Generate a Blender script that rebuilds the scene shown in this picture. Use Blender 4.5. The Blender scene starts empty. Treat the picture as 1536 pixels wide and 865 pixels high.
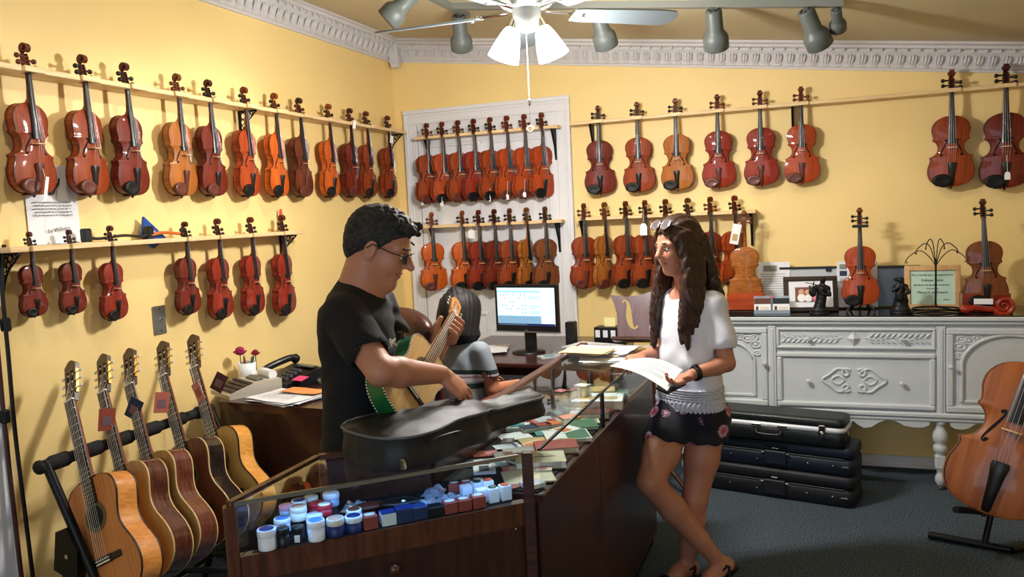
import bpy, bmesh, math, random
import numpy as np
from mathutils import Matrix, Vector
random.seed(7)
SC = bpy.context.scene
COL = SC.collection
R = math.radians

# ---------------------------------------------------------------- camera
cam = bpy.data.objects.new('camera', bpy.data.cameras.new('camera'))
COL.objects.link(cam)
cam.matrix_world = Matrix(((0.9368, 0.0128, 0.3497, 2.8061), (0.3467, 0.1011, -0.9325, -5.2568),
                           (-0.0473, 0.9948, 0.0903, 1.62), (0, 0, 0, 1)))
cam.data.sensor_fit = 'HORIZONTAL'; cam.data.sensor_width = 36.0
cam.data.lens = 1213.0 / 1536.0 * 36.0
cam.data.clip_start = 0.05
SC.camera = cam

# ---------------------------------------------------------------- world, lights, exposure
SC.view_settings.view_transform = 'Standard'; SC.view_settings.look = 'None'
SC.view_settings.gamma = 1.0; SC.view_settings.use_curve_mapping = False
SC.view_settings.exposure = 0.38
W = bpy.data.worlds.new('world'); SC.world = W; W.use_nodes = True
W.node_tree.nodes['Background'].inputs[0].default_value = (0.75, 0.85, 1.0, 1)
W.node_tree.nodes['Background'].inputs[1].default_value = 0.35

def light(name, kind, loc, energy, color=(1, 1, 1), size=0.1, target=None, spot=None, blend=0.6, sy=None):
    l = bpy.data.lights.new(name, kind); l.energy = energy; l.color = color
    if kind == 'AREA':
        l.size = size
        if sy: l.shape = 'RECTANGLE'; l.size_y = sy
    else:
        l.shadow_soft_size = size
    if kind == 'SPOT':
        l.spot_size = R(spot); l.spot_blend = blend
    o = bpy.data.objects.new(name, l); COL.objects.link(o); o.location = loc
    if target is not None:
        o.rotation_euler = (Vector(target) - Vector(loc)).to_track_quat('-Z', 'Y').to_euler()
    return o
# daylight entering through the shop window in the front wall, behind the camera
light('shop_window_daylight', 'AREA', (2.3, -6.9, 1.5), 30, (0.70, 0.83, 1.0), 3.0, (2.3, 0, 1.2), sy=1.9)

# ---------------------------------------------------------------- materials
def lin(c):
    return tuple(((v / 255.0) / 12.92 if v / 255.0 <= 0.04045 else ((v / 255.0 + 0.055) / 1.055) ** 2.4) for v in c)
MATS = {}
def _bsdf(name):
    m = bpy.data.materials.new(name); m.use_nodes = True
    return m, m.node_tree.nodes, m.node_tree.links, m.node_tree.nodes['Principled BSDF']
def mat(name, rgb, rough=0.5, metal=0.0, coat=0.0, var=0.0, scale=30.0, bump=0.0, spec=0.5, emit=None, es=0.0, trans=0.0, ior=1.45, alpha=1.0, sss=0.0):
    if name in MATS: return MATS[name]
    m, N, L, b = _bsdf(name)
    c = lin(rgb)
    b.inputs['Base Color'].default_value = (*c, 1); b.inputs['Roughness'].default_value = rough
    b.inputs['Metallic'].default_value = metal; b.inputs['Coat Weight'].default_value = coat
    b.inputs['Coat Roughness'].default_value = 0.08
    b.inputs['Specular IOR Level'].default_value = spec; b.inputs['IOR'].default_value = ior
    b.inputs['Transmission Weight'].default_value = trans; b.inputs['Alpha'].default_value = alpha
    if sss:
        b.inputs['Subsurface Weight'].default_value = sss; b.inputs['Subsurface Radius'].default_value = (0.012, 0.005, 0.003)
    if emit is not None:
        b.inputs['Emission Color'].default_value = (*lin(emit), 1); b.inputs['Emission Strength'].default_value = es
    if var or bump:
        tc = N.new('ShaderNodeTexCoord'); n = N.new('ShaderNodeTexNoise'); n.inputs['Scale'].default_value = scale; n.inputs['Detail'].default_value = 4
        L.new(tc.outputs['Object'], n.inputs['Vector'])
        if var:
            mx = N.new('ShaderNodeMix'); mx.data_type = 'RGBA'
            mx.inputs[6].default_value = (*[max(0, v * (1 - var)) for v in c], 1); mx.inputs[7].default_value = (*[min(1, v * (1 + var)) for v in c], 1)
            L.new(n.outputs['Fac'], mx.inputs[0]); L.new(mx.outputs[2], b.inputs['Base Color'])
        if bump:
            bp = N.new('ShaderNodeBump'); bp.inputs['Strength'].default_value = bump; bp.inputs['Distance'].default_value = 0.01
            L.new(n.outputs['Fac'], bp.inputs['Height']); L.new(bp.outputs['Normal'], b.inputs['Normal'])
    MATS[name] = m
    return m
def wood(name, rgb1, rgb2, stretch=(60, 60, 4), rough=0.35, coat=0.3, dist=1.5, bump=0.0, coat_rough=0.1, spec=0.4):
    """grain running along the axis with the smallest stretch value"""
    if name in MATS: return MATS[name]
    m, N, L, b = _bsdf(name)
    tc = N.new('ShaderNodeTexCoord'); mp = N.new('ShaderNodeMapping'); mp.inputs['Scale'].default_value = stretch
    n = N.new('ShaderNodeTexNoise'); n.inputs['Scale'].default_value = 1.0; n.inputs['Detail'].default_value = 5; n.inputs['Distortion'].default_value = dist
    r = N.new('ShaderNodeValToRGB')
    r.color_ramp.elements[0].position = 0.3; r.color_ramp.elements[0].color = (*lin(rgb1), 1)
    r.color_ramp.elements[1].position = 0.7; r.color_ramp.elements[1].color = (*lin(rgb2), 1)
    L.new(tc.outputs['Object'], mp.inputs['Vector']); L.new(mp.outputs['Vector'], n.inputs['Vector'])
    L.new(n.outputs['Fac'], r.inputs['Fac']); L.new(r.outputs['Color'], b.inputs['Base Color'])
    b.inputs['Roughness'].default_value = rough; b.inputs['Coat Weight'].default_value = coat; b.inputs['Coat Roughness'].default_value = coat_rough; b.inputs['Specular IOR Level'].default_value = spec
    if bump:
        bp = N.new('ShaderNodeBump'); bp.inputs['Strength'].default_value = bump; bp.inputs['Distance'].default_value = 0.002
        L.new(n.outputs['Fac'], bp.inputs['Height']); L.new(bp.outputs['Normal'], b.inputs['Normal'])
    MATS[name] = m
    return m
def glass(name, tint=(0.93, 0.97, 0.96), refl=0.10):
    """thin architectural pane: mostly clear, mirror-like by fresnel"""
    if name in MATS: return MATS[name]
    m = bpy.data.materials.new(name); m.use_nodes = True
    N, L = m.node_tree.nodes, m.node_tree.links; N.clear()
    o = N.new('ShaderNodeOutputMaterial'); t = N.new('ShaderNodeBsdfTransparent'); t.inputs[0].default_value = (*tint, 1)
    g = N.new('ShaderNodeBsdfGlossy'); g.inputs['Roughness'].default_value = 0.01; g.inputs[0].default_value = (1, 1, 1, 1)
    fr = N.new('ShaderNodeFresnel'); fr.inputs[0].default_value = 1.5
    mx = N.new('ShaderNodeMixShader')
    geo = N.new('ShaderNodeNewGeometry'); inv = N.new('ShaderNodeMath'); inv.operation = 'SUBTRACT'; inv.inputs[0].default_value = 1.0
    mul = N.new('ShaderNodeMath'); mul.operation = 'MULTIPLY'          # only the outer faces of the pane reflect
    L.new(geo.outputs['Backfacing'], inv.inputs[1]); L.new(inv.outputs[0], mul.inputs[0]); L.new(fr.outputs[0], mul.inputs[1])
    L.new(mul.outputs[0], mx.inputs[0]); L.new(t.outputs[0], mx.inputs[1]); L.new(g.outputs[0], mx.inputs[2]); L.new(mx.outputs[0], o.inputs[0])
    MATS[name] = m
    return m

# ---------------------------------------------------------------- mesh building
class MB:
    def __init__(s):
        s.v = []; s.f = []; s.m = []; s.s = []
    def add(s, vs, fs, mi=0, smooth=False, T=None):
        o = len(s.v)
        if T is not None: vs = [tuple(T @ Vector(p)) for p in vs]
        s.v.extend(tuple(p) for p in vs)
        for f in fs:
            s.f.append(tuple(i + o for i in f)); s.m.append(mi); s.s.append(smooth)
        return s
    def box(s, c, d, mi=0, T=None, bev=0.0):
        x, y, z = c; a, b, e = d[0] / 2, d[1] / 2, d[2] / 2
        if bev <= 0:
            vs = [(x + i * a, y + j * b, z + k * e) for k in (-1, 1) for j in (-1, 1) for i in (-1, 1)]
            return s.add(vs, [(0, 2, 3, 1), (4, 5, 7, 6), (0, 1, 5, 4), (2, 6, 7, 3), (0, 4, 6, 2), (1, 3, 7, 5)], mi, False, T)
        g = min(bev, a * .9, b * .9, e * .9)
        vs = []; idx = {}
        for k in (-1, 1):
            for j in (-1, 1):
                for i in (-1, 1):
                    for ax in range(3):
                        idx[(i, j, k, ax)] = len(vs)
                        q = [a, b, e]; q = [v - g for v in q]; q[ax] += g
                        vs.append((x + i * q[0], y + j * q[1], z + k * q[2]))
        fs = []
        def face(l): fs.append(tuple(l))
        for sg in (-1, 1):
            l = [idx[(sg, j, k, 0)] for j, k in ((-1, -1), (1, -1), (1, 1), (-1, 1))]; face(l if sg > 0 else l[::-1])
            l = [idx[(i, sg, k, 1)] for i, k in ((-1, -1), (-1, 1), (1, 1), (1, -1))]; face(l if sg > 0 else l[::-1])
            l = [idx[(i, j, sg, 2)] for i, j in ((-1, -1), (1, -1), (1, 1), (-1, 1))]; face(l if sg > 0 else l[::-1])
        for i in (-1, 1):
            for j in (-1, 1):
                l = [idx[(i, j, -1, 0)], idx[(i, j, 1, 0)], idx[(i, j, 1, 1)], idx[(i, j, -1, 1)]]; face(l if i * j < 0 else l[::-1])
        for i in (-1, 1):
            for k in (-1, 1):
                l = [idx[(i, -1, k, 0)], idx[(i, 1, k, 0)], idx[(i, 1, k, 2)], idx[(i, -1, k, 2)]]; face(l if i * k > 0 else l[::-1])
        for j in (-1, 1):
            for k in (-1, 1):
                l = [idx[(-1, j, k, 1)], idx[(1, j, k, 1)], idx[(1, j, k, 2)], idx[(-1, j, k, 2)]]; face(l if j * k < 0 else l[::-1])
        for i in (-1, 1):
            for j in (-1, 1):
                for k in (-1, 1):
                    l = [idx[(i, j, k, 0)], idx[(i, j, k, 1)], idx[(i, j, k, 2)]]; face(l if i * j * k > 0 else l[::-1])
        return s.add(vs, fs, mi, False, T)
    def tube(s, path, rad, n=10, mi=0, caps=True, flat=1.0, T=None, up=None):
        """swept circle; rad a number or list; flat squashes along the second axis"""
        P = [Vector(p) for p in path]; k = len(P)
        rad = [rad] * k if not hasattr(rad, '__len__') else rad
        vs = []; prev = None
        for i in range(k):
            t = (P[min(i + 1, k - 1)] - P[max(i - 1, 0)])
            t = t.normalized() if t.length > 1e-9 else Vector((0, 0, 1))
            if prev is None:
                a = Vector(up) if up is not None else (Vector((0, 0, 1)) if abs(t.z) < 0.9 else Vector((1, 0, 0)))
                u = t.cross(a).normalized()
            else:
                u = (prev - t * prev.dot(t)).normalized()
            prev = u; w = t.cross(u)
            for j in range(n):
                q = 2 * math.pi * j / n
                vs.append(tuple(P[i] + u * (rad[i] * math.cos(q)) + w * (rad[i] * flat * math.sin(q))))
        fs = []
        for i in range(k - 1):
            for j in range(n):
                a = i * n + j; b = i * n + (j + 1) % n
                fs.append((a, b, b + n, a + n))
        s.add(vs, fs, mi, True, T)
        if caps:
            s.add(vs[:n], [tuple(range(n))[::-1]], mi, False, T); s.add(vs[-n:], [tuple(range(n))], mi, False, T)
        return s
    def cyl(s, a, b, r, r2=None, n=12, mi=0, T=None):
        return s.tube([a, b], [r, r if r2 is None else r2], n, mi, True, 1.0, T)
    def lathe(s, prof, n=16, o=(0, 0, 0), mi=0, T=None, axis='z', smooth=True):
        vs = []
        for r, h in prof:
            for j in range(n):
                q = 2 * math.pi * j / n; a, b = r * math.cos(q), r * math.sin(q)
                p = (a, b, h) if axis == 'z' else ((h, a, b) if axis == 'x' else (b, h, a))
                vs.append((p[0] + o[0], p[1] + o[1], p[2] + o[2]))
        fs = []
        for i in range(len(prof) - 1):
            for j in range(n):
                a = i * n + j; b = i * n + (j + 1) % n
                fs.append((a, b, b + n, a + n))
        s.add(vs, fs, mi, smooth, T)
        if prof[0][0] > 1e-6: s.add(vs[:n], [tuple(range(n))[::-1]], mi, False, T)
        if prof[-1][0] > 1e-6: s.add(vs[-n:], [tuple(range(n))], mi, False, T)
        return s
    def prism(s, poly, h0, h1, plane='xy', mi=0, mi_side=None, T=None, smooth_side=False):
        """polygon (CCW seen from +normal) extruded from h0 to h1; plane xy: normal z, xz: normal -y, yz: normal x"""
        def P(a, b, h):
            return (a, b, h) if plane == 'xy' else ((a, -h, b) if plane == 'xz' else (h, a, b))
        n = len(poly)
        lo = [P(a, b, h0) for a, b in poly]; hi = [P(a, b, h1) for a, b in poly]
        s.add(lo, [tuple(range(n))[::-1]], mi, False, T); s.add(hi, [tuple(range(n))], mi, False, T)
        s.add(lo + hi, [(i, (i + 1) % n, n + (i + 1) % n, n + i) for i in range(n)], mi if mi_side is None else mi_side, smooth_side, T)
        return s
    def ell(s, c, r, n=12, m=8, mi=0, T=None):
        vs = [(c[0], c[1], c[2] - r[2])]
        for i in range(1, m):
            a = -math.pi / 2 + math.pi * i / m
            for j in range(n):
                q = 2 * math.pi * j / n
                vs.append((c[0] + r[0] * math.cos(a) * math.cos(q), c[1] + r[1] * math.cos(a) * math.sin(q), c[2] + r[2] * math.sin(a)))
        vs.append((c[0], c[1], c[2] + r[2])); e = len(vs) - 1
        fs = [(0, 1 + (j + 1) % n, 1 + j) for j in range(n)]
        for i in range(m - 2):
            for j in range(n):
                a = 1 + i * n + j; b = 1 + i * n + (j + 1) % n
                fs.append((a, b, b + n, a + n))
        o = 1 + (m - 2) * n
        fs += [(o + j, o + (j + 1) % n, e) for j in range(n)]
        return s.add(vs, fs, mi, True, T)
    def grid(s, rows, mi=0, smooth=True, flip=False, T=None, mif=None):
        """rows: list of equal-length point lists"""
        n = len(rows[0]); vs = [p for r in rows for p in r]
        o = len(s.v)
        if T is not None: vs = [tuple(T @ Vector(p)) for p in vs]
        s.v.extend(tuple(p) for p in vs)
        for i in range(len(rows) - 1):
            for j in range(n - 1):
                a = o + i * n + j
                f = (a, a + 1, a + n + 1, a + n)
                s.f.append(f[::-1] if flip else f); s.m.append(mi if mif is None else mif(i, j)); s.s.append(smooth)
        return s
    def mesh(s, name, mats):
        me = bpy.data.meshes.new(name)
        me.from_pydata(s.v, [], s.f); 
        for m in mats: me.materials.append(m)
        me.polygons.foreach_set('material_index', s.m); me.polygons.foreach_set('use_smooth', s.s)
        me.update()
        return me
    def build(s, name, mats, parent=None, loc=None, rot=None):
        if not isinstance(mats, (list, tuple)): mats = [mats]
        return obj(name, s.mesh(name, mats), parent, loc, rot)
def obj(name, me, parent=None, loc=None, rot=None):
    o = bpy.data.objects.new(name, me); COL.objects.link(o)
    if parent is not None: o.parent = parent
    if loc is not None: o.location = loc
    if rot is not None: o.rotation_euler = rot
    return o
def tag(o, label, cat, group=None, kind=None):
    if label: o['label'] = label
    if cat: o['category'] = cat
    if group: o['group'] = group
    if kind: o['kind'] = kind
    return o
def thing(name, label, cat, loc=(0, 0, 0), rotz=0.0, group=None, T=None):
    o = bpy.data.objects.new(name, None); COL.objects.link(o); o.empty_display_size = 0.05
    if T is not None: o.matrix_world = T
    else: o.location = loc; o.rotation_euler = (0, 0, rotz)
    return tag(o, label, cat, group)
def struct(o):
    o['kind'] = 'structure'; return o
def frame(origin, xa, za):
    """matrix with local z along za and local x near xa"""
    z = Vector(za).normalized(); x = Vector(xa); x = (x - z * x.dot(z)).normalized(); y = z.cross(x)
    return Matrix(((x.x, y.x, z.x, origin[0]), (x.y, y.y, z.y, origin[1]), (x.z, y.z, z.z, origin[2]), (0, 0, 0, 1)))
def ordinal(n):
    return ['first', 'second', 'third', 'fourth', 'fifth', 'sixth', 'seventh', 'eighth', 'ninth', 'tenth', 'eleventh', 'twelfth'][n]
def spline(pts, n=8):
    """Catmull-Rom through pts"""
    P = [Vector(p) for p in pts]; out = []
    for i in range(len(P) - 1):
        a, b, c, d = P[max(i - 1, 0)], P[i], P[i + 1], P[min(i + 2, len(P) - 1)]
        for k in range(n):
            t = k / n
            out.append(0.5 * ((2 * b) + (c - a) * t + (2 * a - 5 * b + 4 * c - d) * t * t + (3 * b - a - 3 * c + d) * t ** 3))
    out.append(P[-1])
    return [tuple(p) for p in out]
# ================================================================ THE ROOM
CEIL0, CSL = 2.8974, -0.1237            # the ceiling falls towards the right: z = CEIL0 + CSL * x
def ceil(x): return CEIL0 + CSL * x
XR, YF = 4.75, -7.2
def wall_mat(name, rgb):
    m, N, L, b = _bsdf(name)
    tc = N.new('ShaderNodeTexCoord'); n1 = N.new('ShaderNodeTexNoise'); n1.inputs['Scale'].default_value = 1.6; n1.inputs['Detail'].default_value = 6
    n2 = N.new('ShaderNodeTexNoise'); n2.inputs['Scale'].default_value = 160; n2.inputs['Detail'].default_value = 2
    c = lin(rgb); mx = N.new('ShaderNodeMix'); mx.data_type = 'RGBA'
    mx.inputs[6].default_value = (c[0] * .93, c[1] * .91, c[2] * .82, 1); mx.inputs[7].default_value = (min(1, c[0] * 1.05), min(1, c[1] * 1.06), c[2] * 1.12, 1)
    bp = N.new('ShaderNodeBump'); bp.inputs['Strength'].default_value = 0.12; bp.inputs['Distance'].default_value = 0.004
    L.new(tc.outputs['Object'], n1.inputs['Vector']); L.new(tc.outputs['Object'], n2.inputs['Vector'])
    L.new(n1.outputs['Fac'], mx.inputs[0]); L.new(mx.outputs[2], b.inputs['Base Color'])
    L.new(n2.outputs['Fac'], bp.inputs['Height']); L.new(bp.outputs['Normal'], b.inputs['Normal'])
    b.inputs['Roughness'].default_value = 0.55
    return m
M_WALL = wall_mat('yellow_plaster', (240, 211, 143))
M_CEIL = wall_mat('ceiling_paint', (198, 186, 152))
M_WHITE = mat('white_gloss_paint', (222, 222, 226), 0.35, var=0.03, scale=8)
M_CROWN = mat('crown_plaster', (205, 203, 205), 0.6, var=0.06, scale=40)
def carpet():
    m, N, L, b = _bsdf('carpet')
    tc = N.new('ShaderNodeTexCoord'); n = N.new('ShaderNodeTexNoise'); n.inputs['Scale'].default_value = 150; n.inputs['Detail'].default_value = 3
    r = N.new('ShaderNodeValToRGB'); r.color_ramp.elements[0].position = .35; r.color_ramp.elements[0].color = (*lin((28, 36, 45)), 1)
    r.color_ramp.elements[1].position = .68; r.color_ramp.elements[1].color = (*lin((102, 116, 128)), 1)
    bp = N.new('ShaderNodeBump'); bp.inputs['Strength'].default_value = 0.6; bp.inputs['Distance'].default_value = 0.006
    L.new(tc.outputs['Object'], n.inputs['Vector']); L.new(n.outputs['Fac'], r.inputs['Fac']); L.new(r.outputs[0], b.inputs['Base Color'])
    L.new(n.outputs['Fac'], bp.inputs['Height']); L.new(bp.outputs['Normal'], b.inputs['Normal']); b.inputs['Roughness'].default_value = 0.95
    b.inputs['Specular IOR Level'].default_value = 0.1
    return m
M_CARPET = carpet()
struct(MB().box((2.3, -3.55, -0.05), (5.1, 7.5, 0.1)).build('floor', M_CARPET))
struct(MB().box((-0.05, -3.6, 1.5), (0.1, 7.4, 3.0)).build('wall_left', M_WALL))
struct(MB().box((2.35, 0.05, 1.5), (4.9, 0.1, 3.0)).build('wall_back', M_WALL))
struct(MB().box((XR + .05, -3.6, 1.5), (0.1, 7.4, 3.0)).build('wall_right', M_WALL))
fw = MB()                                # front wall with the shop window opening
fw.box((2.35, YF - .05, .27), (5.0, .1, .54)).box((2.35, YF - .05, 2.75), (5.0, .1, .5))
fw.box((.35, YF - .05, 1.5), (.9, .1, 1.95)).box((4.3, YF - .05, 1.5), (1.0, .1, 1.95))
struct(fw.build('wall_front', M_WALL))
cl = MB()
cl.add([(-.1, .1, ceil(-.1)), (XR + .1, .1, ceil(XR + .1)), (XR + .1, YF - .1, ceil(XR + .1)), (-.1, YF - .1, ceil(-.1)),
        (-.1, .1, 3.1), (XR + .1, .1, 3.1), (XR + .1, YF - .1, 3.1), (-.1, YF - .1, 3.1)],
       [(0, 1, 2, 3), (7, 6, 5, 4), (0, 4, 5, 1), (3, 2, 6, 7), (0, 3, 7, 4), (1, 5, 6, 2)])
struct(cl.build('ceiling', M_CEIL))

# crown moulding: profile (distance from the wall, height below the ceiling)
CP = [(0, -.152), (.014, -.152), (.016, -.140), (.024, -.136), (.026, -.124), (.034, -.112), (.05, -.07), (.066, -.052), (.07, -.04), (.088, -.034), (.092, -.02), (.112, -.014), (.114, .02), (0, .02)]
def crown(name, along, a0, a1):
    mb = MB(); n = len(CP); ring = []
    for t in (a0, a1):
        for d, h in CP:
            ring.append((d, t, ceil(0.06) + h) if along == 'y' else (t, -d, ceil(t) + h))
    fs = [(i, (i + 1) % n, n + (i + 1) % n, n + i) for i in range(n)] + [tuple(range(n)), tuple(range(n, 2 * n))[::-1]]
    mb.add(ring, fs)
    return struct(mb.build(name, M_CROWN))
tr_l = crown('trim_1', 'y', YF, 0); tr_b = crown('trim_2', 'x', 0, XR)
for o in (tr_l, tr_b):
    bm = bmesh.new(); bm.from_mesh(o.data); bmesh.ops.recalc_face_normals(bm, faces=bm.faces); bm.to_mesh(o.data); bm.free()
# acanthus leaves: a fleshy rib with two lobes, one mesh shared by all
lf = MB()
for cx, w, hh in ((0, .010, .052), (-.016, .007, .044), (.016, .007, .044)):
    lf.tube([(cx * .6, -.000, -.026), (cx * .9, -.006, -.010), (cx, -.009, hh * .3), (cx * .9, -.006, hh * .62)], [w * .55, w, w * .95, w * .35], 6)
leaf_me = lf.mesh('leaf', [M_CROWN])
bead_b = MB(); bead_l = MB()
tilt = Matrix.Rotation(R(24), 4, 'X')
for i in range(70):
    x = .05 + i * .066
    if x < XR - .03:
        o = obj('leaf', leaf_me, tr_b); o.matrix_world = Matrix.Translation((x, -.044, ceil(x) - .095)) @ Matrix.Rotation(math.atan(-CSL), 4, 'Y') @ tilt
        bead_b.ell((x + .033, -.081, ceil(x + .033) - .045), (.009, .009, .009), 8, 5).box((x, -.084, ceil(x) - .026), (.03, .014, .012))
        bead_b.ell((x, -.026, ceil(x) - .131), (.02, .006, .006), 8, 5)
for i in range(60):
    y = -.05 - i * .066
    o = obj('leaf', leaf_me, tr_l); o.matrix_world = Matrix.Translation((.044, y, ceil(.06) - .095)) @ Matrix.Rotation(R(90), 4, 'Z') @ tilt
    bead_l.ell((.081, y + .033, ceil(.06) - .045), (.009, .009, .009), 8, 5).box((.084, y, ceil(.06) - .026), (.014, .03, .012))
    bead_l.ell((.026, y, ceil(.06) - .131), (.006, .02, .006), 8, 5)
for mb, p in ((bead_b, tr_b), (bead_l, tr_l)):
    o = mb.build('bead_row', M_CROWN, p); o['kind'] = 'stuff'
cb = MB().box((.06, -.06, 2.80), (.062, .062, .17), bev=.004).box((.06, -.06, 2.705), (.052, .052, .03), bev=.004).box((.06, -.06, 2.735), (.07, .07, .012), bev=.003)
struct(cb.build('trim_3', M_CROWN))

# the white door in the back wall: slab, panels and a stepped casing
d1 = struct(bpy.data.objects.new('door_1', None)); COL.objects.link(d1)
d1['label'] = 'closed white door behind the violin racks on the back wall'
DX0, DX1, DT = .08, 1.31, 2.39
MB().box(((DX0 + DX1) / 2, -.005, 1.147), (DX1 - DX0 - .17, .02, 2.29)).build('door_slab', M_WHITE, d1)
for z0, z1 in ((.18, .95), (1.10, 2.14)):
    for x0, x1 in ((.26, .66), (.74, 1.14)):
        p = MB()
        for a, b, c, d in ((x0, x1, z1 - .02, z1), (x0, x1, z0, z0 + .02), (x0, x0 + .02, z0 + .019, z1 - .019), (x1 - .02, x1, z0 + .019, z1 - .019)):
            p.box(((a + b) / 2, -.019, (c + d) / 2), (b - a, .012, d - c), bev=.003)
        p.build('panel_moulding', M_WHITE, d1)
for nm, a, b in (('casing', DX0, DX0 + .1), ('casing', DX1 - .1, DX1)):
    s_ = 1 if a == DX0 else -1; e = a if s_ > 0 else b; mid = (a + b) / 2
    c = MB().box((mid, -.012, DT / 2 - .05), (.098, .024, DT - .1), bev=.003)
    c.box((e + s_ * .015, -.025, DT / 2 - .015), (.028, .022, DT - .03), bev=.004).box((e + s_ * .04, -.018, DT / 2 - .05), (.012, .02, DT - .1), bev=.003).box((e + s_ * .087, -.017, DT / 2 - .052), (.024, .02, DT - .104), bev=.004)
    c.build('casing', M_WHITE, d1)
c = MB().box(((DX0 + DX1) / 2, -.0125, DT - .05), (DX1 - DX0 - .006, .025, .0995), bev=.003).box(((DX0 + DX1) / 2, -.0265, DT - .014), (DX1 - DX0 + .004, .024, .028), bev=.004)
c.box(((DX0 + DX1) / 2, -.0185, DT - .042), (DX1 - DX0 - .056, .02, .012), bev=.003).box(((DX0 + DX1) / 2, -.0175, DT - .087), (DX1 - DX0 - .154, .02, .024), bev=.004)
c.build('head_casing', M_WHITE, d1)
# baseboards
struct(MB().box(((XR + DX1) / 2, -.009, .035), (XR - DX1, .018, .07), bev=.004).box(((XR + DX1) / 2, -.014, .01), (XR - DX1, .028, .02), bev=.004).build('baseboard_back', M_WHITE))
struct(MB().box((.009, -1.7, .035), (.018, 3.3, .07), bev=.004).build('baseboard_left', M_WHITE))
# white door frame at the near end of the left wall
tr4 = MB().box((.014, -3.255, 1.04), (.028, .14, 2.08), bev=.004).box((.022, -3.195, 1.04), (.03, .02, 2.08), bev=.004).box((.02, -3.318, 1.04), (.03, .012, 2.08), bev=.003)
struct(tr4.build('trim_4', M_WHITE))
# ================================================================ VIOLINS
EBONY = mat('ebony', (18, 16, 16), 0.38, coat=0.1)
ROSEWOOD = wood('rosewood_fitting', (70, 30, 20), (105, 48, 30), (200, 200, 30), 0.5, 0.1)
CHINB = mat('chinrest_black', (16, 15, 15), 0.5, spec=.3)
MAPLE = mat('maple_bridge', (214, 178, 128), 0.5, var=.08, scale=120)
STEEL = mat('string_steel', (190, 190, 195), 0.25, 1.0)
BLACK = mat('f_hole_dark', (8, 6, 5), 0.9)
PURF = mat('purfling', (35, 18, 12), 0.5)
WHITE_TAG = mat('white_card', (238, 238, 240), 0.6)
VCOL = {  # name: (dark, light)
    'dark red': ((86, 23, 11), (122, 41, 20)), 'red': ((112, 28, 13), (148, 46, 22)), 'reddish brown': ((114, 42, 14), (156, 66, 24)),
    'orange': ((170, 70, 16), (208, 102, 30)), 'amber': ((140, 78, 26), (176, 106, 42)), 'brown': ((98, 48, 20), (132, 72, 32)),
    'orange-red': ((140, 49, 15), (174, 72, 26)), 'dark brown': ((78, 32, 16), (108, 50, 26))}
def varnish(c):
    a, b = VCOL[c]
    return wood('varnish_' + c.replace(' ', '_').replace('-', '_'), a, b, (90, 20, 5), 0.5, 0.35, 0.6, coat_rough=0.05, spec=0.2)
def varnish_side(c):
    a, b = VCOL[c]
    d = lambda q: tuple(int(v * .88) for v in q)
    return wood('varnish_side_' + c.replace(' ', '_').replace('-', '_'), d(a), b, (14, 14, 70), 0.5, 0.35, 1.2, coat_rough=0.05, spec=0.2)
def varnish_dark(c):
    a, b = VCOL[c]; d = lambda q: tuple(int(v * .66) for v in q)
    return wood('varnish_head_' + c.replace(' ', '_').replace('-', '_'), d(a), d(b), (40, 40, 60), 0.45, 0.3, 1.0, spec=.3)
VOUT = [(0, .0), (.0015, .024), (.005, .042), (.010, .058), (.018, .074), (.030, .088), (.045, .097), (.062, .1022), (.08, .1038), (.098, .102), (.112, .098), (.125, .0935), (.136, .0905), (.144, .0918), (.150, .0952),
        (.153, .0925), (.156, .0845), (.162, .0725), (.171, .063), (.182, .0572), (.193, .0552), (.205, .0560), (.216, .0590), (.225, .0645), (.231, .0715), (.235, .0785), (.238, .0808),
        (.243, .0775), (.250, .0762), (.262, .0786), (.276, .0826), (.290, .0840), (.304, .0826), (.318, .0772), (.330, .0688), (.340, .0575), (.348, .043), (.353, .027), (.3555, .014), (.356, 0)]
def vwidth(z):
    for (a, b), (c, d) in zip(VOUT[:-1], VOUT[1:]):
        if a <= z <= c: return b + (d - b) * (z - a) / max(1e-9, c - a)
    return 0.0
def vprof(z):
    t = max(0.0, min(1.0, min(z, .356 - z) / .085)); return t * t * (3 - 2 * t) * .35 + math.sqrt(max(0, 1 - (1 - t) ** 2)) * .65
def varch(u, z): return .0145 * max(0.0, 1 - abs(u) ** 2.1) ** 1.15 * vprof(z)
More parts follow.
